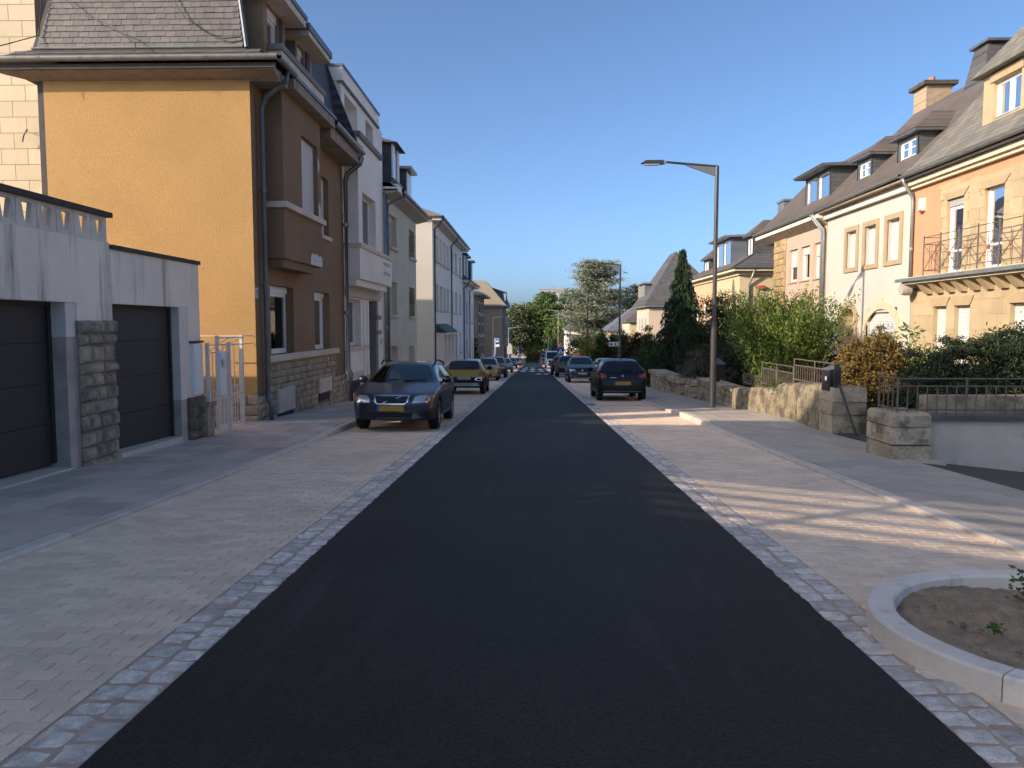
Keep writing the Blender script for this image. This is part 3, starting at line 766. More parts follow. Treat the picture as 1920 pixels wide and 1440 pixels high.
    mb = MB().hexa([F.P(10.88, -1, -.3), F.P(12.95, -1, -.3), F.P(12.95, -1, .0), F.P(10.88, -1, .06)], [F.P(10.88, gz(10.9)+.12, -.3), F.P(12.95, gz(12.95)+.14, -.3), F.P(12.95, gz(12.95)+.14, .0), F.P(10.88, gz(10.9)+.10, .06)])
    T.add('threshold', mb, mat('threshold', (0.58, 0.50, 0.43)))
    mb = MB(); F.box(mb, 12.98, 13.28, .22, 1.81, -.27, -.012); T.add('door_jamb', mb, mat('white_plaster', (0.74, 0.65, 0.57)))
    mb = MB(); F.box(mb, 12.98, 13.28, -1, .22, -.27, -.02); T.add('door_jamb', mb, mat('grey_plaster', (0.42, 0.36, 0.31)))
    pb = MB(); F.box(pb, 13.25, 13.76, -1.2, .22, -.1, .03); pr = T.add('pier', pb, mat('pier_mortar', (0.15, 0.13, 0.11)))
    stones(T, F2, 13.2, 13.78, lambda u: gz(u), .24, mat('sooty_stone', (0.17, 0.135, 0.10), 0.95, 0.3, 4, bump=1, bscale=20, rnd_obj=.25), (.14, .24), (.16, .3), proud=(.03, .09), seed=12, parent=pr)
    # little stone step stub and white meter box
    st = MB(); st.box(-5.98, -5.84, 13.62, 13.9, -1, gz(13.7)+.62); st.box(-5.98, -5.80, 13.6, 13.93, gz(13.7)+.62, gz(13.7)+.68)
    solo('stone_post', st, WALLD, 'short blackened stone post with flat cap between lower garage and white gate', 'stone post')
    M = Thing('meter_cabinet', 'slim white meter cabinet fixed on garage corner beside gate', 'meter cabinet', (-6, 13.5, .3))
    mb = MB(); F.box(mb, 13.33, 13.72, .28, 1.18, .002, .06); M.add('cabinet_body', mb, WHITEF)
    for a, b in ((.33, .80), (.82, 1.15)):
        mb = MB(); F.box(mb, 13.36, 13.69, a, b, .06, .072); M.add('cabinet_door', mb, WHITEF)
    mb = MB(); F.box(mb, 13.30, 13.75, 1.19, 1.225, .0, .075); M.add('cabinet_cap', mb, COPING)
    # white gates
    def gate(label, A, B, z0, z1, post=True, seed=1):
        A, B = Vector(A), Vector(B); d = (B-A); L = d.length; d.normalize(); n = Vector((-d.y, d.x, 0))
        G = Thing('iron_gate', label, 'gate', (A.x, A.y, z0), 'white iron gates of the yard')
        def bar(name, p, q_, w_=.012):
            mb = MB(); mb.tube([p, q_], w_, 6); G.add(name, mb, RUSTW)
        P_ = lambda t, z: tuple(A+d*(t*L))[:2]+(z,)
        for t in (0, 1): 
            mb = MB(); c = A+d*(t*L); mb.box(c.x-.03, c.x+.03, c.y-.03, c.y+.03, z0-.03, z1+.08); G.add('gate_post', mb, RUSTW)
        for z in (z1+.04, z1-.10, z0+.62, z0+.78, z0+.04): bar('rail', P_(0, z), P_(1, z), .014)
        nb = 9
        for k in range(1, nb):
            t = k/nb
            bar('bar', P_(t, z0+.04), P_(t, z1-.10 if k % 2 == 0 else z0+.78), .0095)
        for k in range(2): bar('brace', P_(k*.5, z1-.1), P_(k*.5+.5, z1+.04), .008)
        return G
    gate('white iron gate leaf carrying a letterbox beside the garage', (-5.9, 13.82, 0), (-5.78, 14.5, 0), gz(14.3)+.10, 1.10)
    gate('taller white iron gate leaf standing against the brown house', (-6.05, 14.62, 0), (-5.95, 15.6, 0), gz(15)+.14, 1.22)
    B = Thing('letterbox', 'white metal letterbox with a leaflet hung on the white gate', 'letterbox', (-5.84, 14.1, .4))
    mb = MB(); mb.box(-5.80, -5.73, 13.95, 14.25, .22, 1.02); B.add('letterbox_body', mb, WHITEF)
    mb = MB(); mb.box(-5.728, -5.71, 13.99, 14.22, .86, .99); B.add('flap', mb, WHITES)
    mb = MB(); mb.box(-5.712, -5.69, 14.03, 14.14, .74, .88); B.add('leaflet', mb, mat('paper', (0.62, 0.6, 0.66), .8, .1, 20))
    # railing on the wall behind the gate
    Rl = Thing('handrail', 'white handrail running to the corner of the brown house', 'handrail', (-5.93, 15.6, 1.1))
    for z in (1.12, 1.28):
        mb = MB(); mb.tube([(-5.95, 15.6, z), (-5.97, 16.28, z)], .012, 6); Rl.add('rail', mb, RUSTW)
    mb = MB(); mb.tube([(-7.6, 15.62, 1.28), (-5.95, 15.6, 1.28)], .012, 6); Rl.add('rail', mb, RUSTW)
garages()

# ---------------------------------------------------------------- cream blockwork house behind
def cream_house():
    T = Thing('house', 'tall cream house of large blocks rising behind the brown house', 'house', (-14, 18.4, gz(18)))
    Y = 18.4; xr = -11.72
    w_ = T.add('wall', MB().box(-22, xr, Y+.02, Y+7, -1, 12), CREAMJ)
    F = Fac('G', Y+.02); v = 2.0; r_ = 0; k = 0
    while v < 11.4:
        u = xr-(.32 if r_ % 2 else .64)
        right = xr
        while right > -16:
            left = (xr-(.32 if r_ % 2 else .64)) if right == xr else right-.645
            mb = MB(); a, b = left+.006, right-(.006 if right != xr else 0)
            F.poly(mb, [(a, v+.006), (b, v+.006), (b, v+.364), (a, v+.364)], -.005, .012)
            T.add('block', mb, CREAMW, parent=w_); right = left; k += 1
        v += .37; r_ += 1
    mb = MB(); mb.tube([(xr-.28, Y-.05, 6.1), (xr-.22, Y-.14, 6.12), (xr-.3, Y-.16, 5.95), (xr-.34, Y-.14, 5.82)], .015, 6)
    T.add('cable_end', mb, BLACKM)
cream_house()

# ---------------------------------------------------------------- brown rendered house
def brown_house():
    GY = 16.3; F = Fac('L', LX); G = Fac('G', GY); xl = -10.27
    T = Thing('house', 'brown rendered corner house with slate mansard roof and boxy oriel', 'house', (LX, 20, gz(20)))
    y1 = 24.05; EZ = 6.62
    ow1, ow2 = (17.25, 18.95, .83, 2.42, .24), (20.78, 22.32, .83, 2.42, .24)
    up1, up2 = (18.0, 20, 4.3, 6.0), (21.5, 22.42, 4.02, 5.68, .2)
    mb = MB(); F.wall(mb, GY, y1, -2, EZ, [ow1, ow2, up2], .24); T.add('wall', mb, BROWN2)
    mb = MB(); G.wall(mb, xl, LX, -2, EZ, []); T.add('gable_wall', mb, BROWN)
    mb = MB(); mb.box(xl-.14, xl, GY+.02, GY+.2, -1.5, EZ); T.add('wall_edge', mb, WOODD)
    core(T, xl+.1, LX-.55, GY+.3, y1-.02, -2, 7.0)
    T.add('back_wall', MB().box(xl, xl+.08, GY+.02, y1, -2, EZ), BROWN2)
    window(T, F, *ow1[:4], dep=.2, fw=.09, box=.15, cur=(CURT, .0, .12), smat=WHITEF)
    window(T, F, *ow2[:4], dep=.2, fw=.09, box=.13, cur=(CURT, .45, 1), smat=WHITEF)
    window(T, F, *up2[:4], dep=.16, shut=1.0)
    sill(T, F, up2[0], up2[1], up2[2], .1, .08)
    # long ledge over the plinth
    mb = MB(); F.box(mb, 16.86, 22.95, .68, .83, -.1, .12); T.add('ledge', mb, TRIMST)
    mb = MB(); F.box(mb, 16.95, 22.8, .62, .68, -.1, .05); T.add('ledge_moulding', mb, mat('ochre_moulding', (0.36, 0.26, 0.12), .9, .1, 3))
    pl = MB(); F.box(pl, 16.95, 22.75, -2, .62, -.1, .015); F.box(pl, GY-.02, 16.948, -2, .02, -.1, .015); F.box(pl, 22.75, y1, -2, .0, -.1, .015); p = T.add('plinth', pl, mat('plinth_mortar', (0.17, 0.145, 0.115), .95, .2, 5, bump=.5))
    plg = MB(); G.box(plg, xl, LX+.02, -2, .02, -.1, .02); T.add('plinth', plg, mat('plinth_mortar', (0.17, 0.145, 0.115)))
    F2 = Fac('L', LX+.02)
    sk = [(17.45, 18.75, -.60, .04), (17.55, 18.7, -1, -.55), (20.85, 22.2, -.44, .02), (20.9, 22.1, -.75, -.4), (22.75, 25, .0, 1), (15, 16.95, .05, .7)]
    stones(T, F2, GY, y1, lambda u: gz(u)+.1, .61, STONEL2, (.155, .165), (.14, .26), skip=sk, proud=(.02, .055), seed=21, parent=p)
    G2 = Fac('G', GY-.02)
    stones(T, G2, xl+3.0, LX+.03, lambda u: gz(GY)+.0, .02, STONEL2, (.19, .24), (.3, .5), proud=(.02, .05), seed=22, parent=p)
    for (a, b, c, d) in ((17.5, 18.72, -.53, .03), (20.9, 22.2, -.37, .02)):
        mb = MB(); F2.box(mb, a, b, c, d, -.02, .05); T.add('vent_slab', mb, TRIMST, parent=p)
    for (a, b, c, d) in ((17.6, 18.65, -.78, -.54), (20.95, 22.05, -.60, -.38)):
        mb = MB(); F2.box(mb, a, b, c, d, -.02, .012); T.add('cellar_opening', mb, DARKIN, parent=p)
    # oriel
    ox = LX+.45; FO = Fac('L', ox)
    mb = MB(); FO.wall(mb, 16.98, 20.0, 2.98, 6.62, [(18.85, 20.6-.3, 4.22, 6.0, .22)] if 0 else [(18.35, 19.72, 4.24, 5.98, .22)], .22)
    for yy in (16.98, 20.0):
        mb.quad((LX, yy, 2.98), (ox, yy, 2.98), (ox, yy, 6.62), (LX, yy, 6.62))
    mb.quad((LX, 16.98, 2.98), (ox, 16.98, 2.98), (ox, 20.0, 2.98), (LX, 20.0, 2.98))
    o = T.add('oriel', mb, BROWN2)
    mb = MB(); mb.box(LX+.005, ox-.07, 17.06, 19.5, 2.79, 2.975); T.add('oriel_base', mb, BROWN2, parent=o)
    mb = MB(); mb.hexa([(LX, 17.0, 3.0), (LX+.05, 17.0, 3.0), (LX+.05, 17.1, 3.0), (LX, 17.1, 3.0)], [(LX, 17.0, 3.1), (LX+.05, 17.0, 3.1), (LX+.05, 17.1, 3.1), (LX, 17.1, 3.1)])
    window(T, FO, 18.35, 19.72, 4.24, 5.98, dep=.13, shut=1.0)
    mb = MB(); FO.box(mb, 16.92, 20.12, 4.08, 4.21, -.12, .09); mb.box(LX+.003, ox-.12, 16.92, 17.0, 4.08, 4.21); T.add('window_sill', mb, TRIMST, parent=o)
    def patch(pts, nm='bare_plaster'):
        mb = MB(); FO.poly(mb, pts, .001, .006); T.add(nm, mb, mat('bare_plaster', (0.62, 0.6, 0.58), .9, .1, 8), parent=o)
    patch([(18.95, 3.0), (19.98, 3.0), (19.98, 3.22), (19.85, 3.27), (19.7, 3.24), (19.5, 3.29), (19.3, 3.26), (19.1, 3.28), (18.98, 3.2)])
    patch([(19.74, 5.35), (19.82, 5.42), (19.86, 5.55), (19.8, 5.7), (19.74, 5.72)]); patch([(19.74, 4.25), (19.95, 4.25), (19.93, 4.5), (19.82, 4.62), (19.74, 4.55)])
    # eaves: soffit box and gutters
    gzv = 6.86
    mb = MB()
    mb.hexa([(xl-.85, GY-.36, 6.70), (-5.28, GY-.36, 6.70), (-5.28, GY+.0, 6.60), (xl-.2, GY+.0, 6.60)], [(xl-.85, GY-.36, 6.78), (-5.28, GY-.36, 6.78), (-5.28, GY, 6.78), (xl-.2, GY, 6.78)])
    T.add('soffit', mb, SOFFIT)
    T.add('soffit', MB().box(LX-.02, -5.28, GY+.002, 16.9, 6.58, 6.78), SOFFIT); T.add('soffit', MB().box(LX-.02, -5.28, 20.42, y1, 6.40, 6.74), SOFFIT)
    mb = MB(); mb.box(xl-.92, -5.22, GY-.40, GY-.37, 6.72, 6.82); T.add('fascia', mb, WOODD)
    gutter(T, [(xl-1.05, GY-.48, 6.93), (-5.14, GY-.48, 6.93), (-5.14, 16.95, 6.93)], .085)
    gutter(T, [(-5.16, 20.40, 6.80), (-5.16, y1-.3, 6.74)], .09)
    downpipe(T, [(-5.16, 16.5, 6.82), (-5.2, 16.52, 6.62), (-5.66, 16.62, 6.34), (-5.78, 16.64, 6.1), (-5.78, 16.64, .2), (-5.78, 16.64, -.1), (-5.70, 16.6, -.25), (-5.70, 16.6, gz(16.6)+.1)], .05, None, [(-5.78, 16.64, z) for z in (2.35, 4.4)])
    for dy, mm in ((-.14, ZINC), (.06, ZINCD)):
        yy = y1+dy
        downpipe(T, [(-5.2, yy-.25, 6.62), (-5.28, yy-.2, 6.42), (-5.7, yy-.05, 6.15), (-5.78, yy, 5.95), (-5.78, yy, .15), (-5.70, yy-.02, .0), (-5.70, yy-.02, gz(yy)+.1)], .048, mm, [(-5.78, yy, z) for z in (1.9, 4.6)])
    # oriel cornice and balcony parapet above
    mb = MB(); mb.box(LX, -5.16, 16.95, 20.40, 6.62, 6.84); T.add('oriel_cornice', mb, SOFFIT)
    mb = MB(); mb.box(-5.9, -5.12, 16.97, 20.44, 6.84, 6.92); T.add('cornice_flashing', mb, ZINCD)
    mb = MB(); mb.box(-5.56, -5.42, 16.95, 20.35, 6.92, 7.42); mb.box(-5.9, -5.56, 16.95, 17.07, 6.92, 7.42); mb.box(-5.9, -5.56, 20.23, 20.35, 6.92, 7.42)
    T.add('balcony_parapet', mb, TRIMST)
    mb = MB(); mb.box(-5.60, -5.38, 16.90, 20.42, 7.42, 7.55); mb.box(-5.92, -5.60, 16.90, 17.12, 7.42, 7.55); T.add('parapet_coping', mb, GTRIM)
    # roof: skirt and steep faces with individually laid slates on the gable side
    z0, z1, z2 = 6.92, 7.22, 9.6
    def lerp(a, b, t): return a+(b-a)*t
    rb = MB()
    E0 = [(xl-.95, GY-.44), (-5.2, GY-.44), (-5.2, y1), (xl-.95, y1)]
    E1 = [(xl-.15, GY-.08), (-5.99, GY-.08), (-5.99, y1), (xl-.15, y1)]
    E2 = [(xl+.45, GY+.3), (-6.35, GY+.3), (-6.35, y1), (xl+.45, y1)]
    rb.quad((*E0[1], z0), (*E0[2], z0), (*E1[2], z1), (*E1[1], z1)); rb.quad((*E1[1], z1), (*E1[2], z1), (*E2[2], z2), (*E2[1], z2))
    rb.quad((*E0[0], z0), (*E0[3], z0), (*E1[3], z1), (*E1[0], z1)); rb.quad((*E1[0], z1), (*E1[3], z1), (*E2[3], z2), (*E2[0], z2))
    rb.quad((*E2[0], z2), (*E2[1], z2), (*E2[2], z2), (*E2[3], z2)); rb.quad((*E0[3], z0-.3), (*E0[2], z0-.3), (*E2[2], z2), (*E2[3], z2))
    rf = T.add('roof', rb, SLATE_YZ)
    und = MB(); und.quad((E0[0][0], E0[0][1], z0), (E0[1][0], E0[1][1], z0), (E1[1][0], E1[1][1], z1), (E1[0][0], E1[0][1], z1)); und.quad((*E1[0], z1), (*E1[1], z1), (*E2[1], z2), (*E2[0], z2))
    T.add('roof_lining', und, WOODD, parent=rf)
    n = [0]; rest = MB()
    def lay_slates(A0, A1, B0, B1, rowh, wid, seed):
        A0, A1, B0, B1 = map(Vector, (A0, A1, B0, B1)); q = random.Random(seed)
        H = ((B0+B1)/2-(A0+A1)/2).length; rows = int(H/rowh); up = ((B0+B1)/2-(A0+A1)/2).normalized(); nn = (A1-A0).cross(up).normalized()
        if nn.y > 0: nn = -nn
        for r_ in range(rows+1):
            t = r_/rows; L, Rr = A0.lerp(B0, t), A1.lerp(B1, t); W = (Rr-L).length; d = (Rr-L).normalized()
            x = -(wid*.5 if r_ % 2 else 0)
            while x < W:
                ww = wid*q.uniform(.93, 1.07); a, b = max(0, x)+.003, min(W, x+ww)-.003; x += ww
                if b-a < .04: continue
                th = .008; o1 = nn*(.018+q.uniform(0, .005)); o2 = nn*.003; hh = rowh*1.25; j = q.uniform(-.006, .006)
                p = [L+d*a+o1+up*j, L+d*b+o1+up*j, L+d*b+o2+up*hh, L+d*a+o2+up*hh]
                mb = MB().hexa([tuple(v) for v in p], [tuple(v-nn*th) for v in p])
                n[0] += 1
                if n[0] <= 300: T.add('slate', mb, SLATE, parent=rf)
                else:
                    i = len(rest.v); rest.v += mb.v; rest.f += [tuple(i+k for k in f) for f in mb.f]
    lay_slates((E1[0][0]+.1, E1[0][1], z1), (*E1[1], z1), (E2[0][0]+.1, E2[0][1], z2), (*E2[1], z2), .125, .205, 31)
    lay_slates((E0[0][0]+.05, E0[0][1], z0), (E0[1][0], E0[1][1], z0), (E1[0][0]+.05, E1[0][1], z1-.02), (E1[1][0], E1[1][1], z1-.02), .16, .205, 32)
    if rest.f: T.add('slate_field', rest, SLATE_J, parent=rf, kind='stuff')
    mb = MB(); mb.tube([(E1[0][0], E1[0][1]-.02, z1+.02), (E1[1][0], E1[1][1]-.02, z1+.02)], .022, 6); T.add('flashing', mb, ZINC, parent=rf)
    mb = MB(); mb.tube([(-5.9, GY-.1, z1), (-6.3, GY+.28, z2)], .045, 6); T.add('hip_flashing', mb, ZINCD, parent=rf)
    # dormers toward the street
    D1 = MB(); D1.box(-7, -5.72, 16.72, 18.15, 7.2, 8.42); FD = Fac('L', -5.72)
    D1 = MB(); FD.wall(D1, 16.72, 18.15, 7.2, 8.42, [(16.95, 17.75, 7.4, 8.4, .14)], .14); D1.quad((-7, 16.72, 7.2), (-5.72, 16.72, 7.2), (-5.72, 16.72, 8.42), (-7, 16.72, 8.42)); D1.quad((-7, 18.15, 7.2), (-5.72, 18.15, 7.2), (-5.72, 18.15, 8.42), (-7, 18.15, 8.42))
    d1 = T.add('dormer', D1, mat('dormer_render', (0.30, 0.19, 0.11), .9, .1, 2, bump=.5))
    window(T, FD, 16.95, 17.75, 7.4, 8.4, dep=.1, box=.17, fw=.07, smat=WHITEF)
    mb = MB(); FD.box(mb, 17.76, 17.94, 7.4, 8.4, -.1, .03); T.add('dormer_pier', mb, WOODD, parent=d1)
    mb = MB(); mb.box(-7, -5.3, 16.45, 18.4, 8.42, 8.58); T.add('dormer_roof', mb, TRIMST, parent=d1)
    mb = MB(); mb.box(-7.5, -5.26, 16.41, 18.44, 8.58, 8.68); T.add('dormer_flashing', mb, ZINCD, parent=d1)
    D2 = MB(); FD.wall(D2, 18.95, 20.35, 7.2, 8.34, [(19.1, 19.65, 7.4, 8.3, .14)], .14); D2.quad((-7, 18.95, 7.2), (-5.72, 18.95, 7.2), (-5.72, 18.95, 8.34), (-7, 18.95, 8.34)); D2.quad((-7, 20.35, 7.2), (-5.72, 20.35, 7.2), (-5.72, 20.35, 8.34), (-7, 20.35, 8.34))
    d2 = T.add('dormer', D2, GTRIM)
    window(T, FD, 19.1, 19.65, 7.4, 8.3, dep=.1, box=.15, fw=.07, smat=WHITEF)
    mb = MB(); FD.box(mb, 19.72, 20.0, 7.2, 8.34, -.1, .04); T.add('dormer_pier', mb, WOODD, parent=d2)
    mb = MB(); mb.box(-7, -5.3, 18.62, 20.6, 8.34, 8.46); T.add('dormer_roof', mb, TRIMST, parent=d2)
    mb = MB(); mb.box(-7.5, -5.26, 18.58, 20.64, 8.46, 8.62); T.add('dormer_flashing', mb, ZINCD, parent=d2)
    # number plate and cable
    mb = MB(); mb.box(-5.9, -5.885, 16.33, 16.47, 2.08, 2.30)
    N = solo('house_number', mb, WHITES, 'small house number plate reading 1 on brown house corner', 'number plate', None, (-5.88, 16.4, 2.08))
    m2 = MB(); m2.box(-5.884, -5.882, 16.345, 16.455, 2.10, 2.28); link('plate_face', m2.mesh('plate_face', (-5.88, 16.4, 2.08)), mat('plate_face', (0.45, 0.5, 0.6), .5, .02), N)
    m2 = MB(); m2.box(-5.881, -5.879, 16.39, 16.415, 2.12, 2.26); m2.box(-5.881, -5.879, 16.37, 16.39, 2.215, 2.24); link('digit', m2.mesh('digit', (-5.88, 16.4, 2.08)), BLUEP, N)
    for pts, lab in (([(-9.75, GY-.05, 8.3), (-9.3, GY-.2, 7.9), (-8.6, GY-.3, 7.6), (-8.0, GY-.55, 7.15), (-7.9, GY-.75, 6.95)], 'black cable hanging over the left of the slate mansard'),
                     ([(-7.55, GY+.0, 8.4), (-7.2, GY-.08, 7.85), (-6.7, GY-.15, 7.5), (-6.35, GY-.15, 7.38), (-6.0, GY-.12, 7.42)], 'thin black cable looping across the right of the slate mansard'),
                     ([(-10.2, GY-.0, 8.4), (-10.25, GY-.1, 7.5), (-10.6, GY-.6, 7.15), (-10.95, GY-.85, 6.95)], 'black cable dropping along the left edge of the slate roof')):
        mb = MB(); mb.tube(pts, .011, 5); mb.smooth = True; solo('cable', mb, BLACKM, lab, 'cable', 'cables on the brown house roof')
brown_house()
# ---------------------------------------------------------------- white house with oriel
def white_house():
    F = Fac('L', LX); y0, y1 = 24.12, 30.6
    T = Thing('house', 'white flat-topped town house with tall oriel and slotted balcony', 'house', (LX, 27, gz(27)))
    gw = (24.5, 26.4, .82, 2.36, .3); dr = (27.75, 29.4, -2, 2.40, .5); t1 = (24.55, 26.3, 7.5, 8.75, .5); t2 = (27.6, 28.9, 7.5, 8.75, .5)
    side = (29.0, 29.5, 4.3, 6)
    mb = MB(); F.wall(mb, y0, y1, -2.2, 9.0, [gw, dr, t1, t2], .3)
    for yy in (y0, y1): mb.quad((LX, yy, 5), (LX-6, yy, 5), (LX-6, yy, 9.0), (LX, yy, 9.0))
    T.add('wall', mb, RENDERW); core(T, LX-7, LX-.62, y0+.05, y1-.05, -2, 9.0)
    mb = MB(); mb.box(LX-6, LX+.06, y0-.03, y1-.9, 9.0, 9.42); T.add('parapet', mb, RENDERW)
    mb = MB(); mb.box(LX-6, LX+.10, y0-.06, y1-.86, 9.42, 9.50); T.add('parapet_flashing', mb, ZINCD)
    mb = MB(); mb.box(LX-.1, LX+.09, y0-.05, y1-.86, 8.94, 9.0); T.add('string_course', mb, GTRIM)
    window(T, F, *gw[:4], dep=.24, fw=.08, cas=2, cur=CURT)
    window(T, F, *t1[:4], dep=.42, fw=.08, cas=3, cur=CURT); window(T, F, *t2[:4], dep=.42, fw=.08, cas=2)
    sill(T, F, 24.4, 27.2, .82, .14, .10)
    for a in (26.75, 27.3):
        mb = MB(); F.box(mb, a, a+.22, -.4, 2.36, .003, .05); T.add('pilaster', mb, RENDERW)
    mb = MB(); F.box(mb, y0+.05, 29.5, 2.42, 2.52, .003, .09); F.box(mb, y0+.05, 29.9, 2.52, 2.75, .003, .05); T.add('frieze', mb, mat('frieze', (0.50, 0.45, 0.36), .9, .08, 3))
    mb = MB(); F.box(mb, 29.0, 29.4, -1.2, 2.4, -.5, -.001); T.add('door_surround', mb, mat('taupe_stone', (0.24, 0.225, 0.205), .9, .1, 2))
    for v in (1.72, 1.15):
        mb = MB(); F.box(mb, 28.95, 29.75, v, v+.16, -.5, .06); T.add('quoin_band', mb, mat('taupe_stone', (0.24, 0.225, 0.205)))
    mb = MB(); F.box(mb, 27.8, 29.0, -1.2, 2.4, -.5, -.42); d = T.add('front_door', mb, WOODD)
    mb = MB(); F.box(mb, y0+.05, 27.7, -2.2, -.05, .003, .03); F.box(mb, 29.45, y1, -2.2, -.25, .003, .03); p = T.add('plinth', mb, TRIMST)
    for a, b in ((24.2, 24.62), (26.9, 27.6)):
        mb = MB(); F.box(mb, a, b, -1.2, -.25, .03, .055); T.add('plinth_stone', mb, STONEL2, parent=p)
    mb = MB(); F.box(mb, 24.9, 26.0, -.72, -.32, .02, .045); c = T.add('cellar_window', mb, DARKIN, parent=p)
    # oriel shaft and balcony
    FO = Fac('L', LX+.45); ow = (24.85, 26.95, 4.15, 5.76, .34)
    mb = MB(); FO.wall(mb, 24.3, 27.65, 4.02, 7.36, [ow], .34)
    for yy in (24.3, 27.65): mb.quad((LX, yy, 4.02), (LX+.45, yy, 4.02), (LX+.45, yy, 7.36), (LX, yy, 7.36))
    o = T.add('oriel', mb, RENDERW)
    T.add('interior', MB().box(LX-.6, LX+.05, 24.4, 27.5, 4.1, 7.3), DARKIN, parent=o)
    window(T, FO, *ow[:4], dep=.24, fw=.08, cas=2, cur=CURT)
    mb = MB(); mb.box(LX, LX+.55, 24.22, 27.85, 7.36, 7.52); T.add('oriel_ledge', mb, GTRIM)
    mb = MB(); mb.box(LX, LX+.56, 24.12, 29.75, 3.94, 4.07); T.add('balcony_coping', mb, TRIMST)
    vents = [(a, a+.32, v, v+.14, .12) for v in (3.32, 3.66) for a in (28.05, 28.5, 28.95)]
    mb = MB(); FB = Fac('L', LX+.50); FB.wall(mb, 24.18, 29.65, 2.97, 3.94, vents, .12); mb.quad((LX, 24.18, 2.97), (LX+.5, 24.18, 2.97), (LX+.5, 24.18, 3.94), (LX, 24.18, 3.94)); mb.quad((LX, 29.65, 2.97), (LX+.5, 29.65, 2.97), (LX+.5, 29.65, 3.94), (LX, 29.65, 3.94)); mb.quad((LX, 24.18, 2.97), (LX+.5, 24.18, 2.97), (LX+.5, 29.65, 2.97), (LX, 29.65, 2.97))
    T.add('balcony_front', mb, RENDERW); T.add('interior', MB().box(LX+.01, LX+.37, 27.9, 29.5, 3.1, 3.85), DARKIN)
    mb = MB(); mb.box(LX, LX+.38, 24.2, 29.2, 2.75, 2.965); T.add('balcony_corbel', mb, RENDERW)
    mb = MB(); F.box(mb, 29.8, 29.92, .75, 1.0, .003, .02); T.add('number_plate', mb, GTRIM)
    for yy, m in ((30.45, ZINC), (30.8, ZINCD)): downpipe(T, [(LX+.1, yy, 6.7), (LX+.1, yy, gz(yy)+.1)], .05, m, [(LX+.1, yy, 1.4)])
white_house()

def roof_slope(T, F, u0, u1, pts, m, name='roof', ends=True, parent=None):
    """roof planes swept along u through profile points (v, d)"""
    mb = MB()
    for (va, da), (vb, db) in zip(pts[:-1], pts[1:]):
        mb.quad(F.P(u0, va, da), F.P(u1, va, da), F.P(u1, vb, db), F.P(u0, vb, db))
    if ends:
        for u in (u0, u1): mb.quad(*[F.P(u, v, d) for v, d in pts], F.P(u, pts[0][0], pts[-1][1]))
    return T.add(name, mb, m, parent=parent)

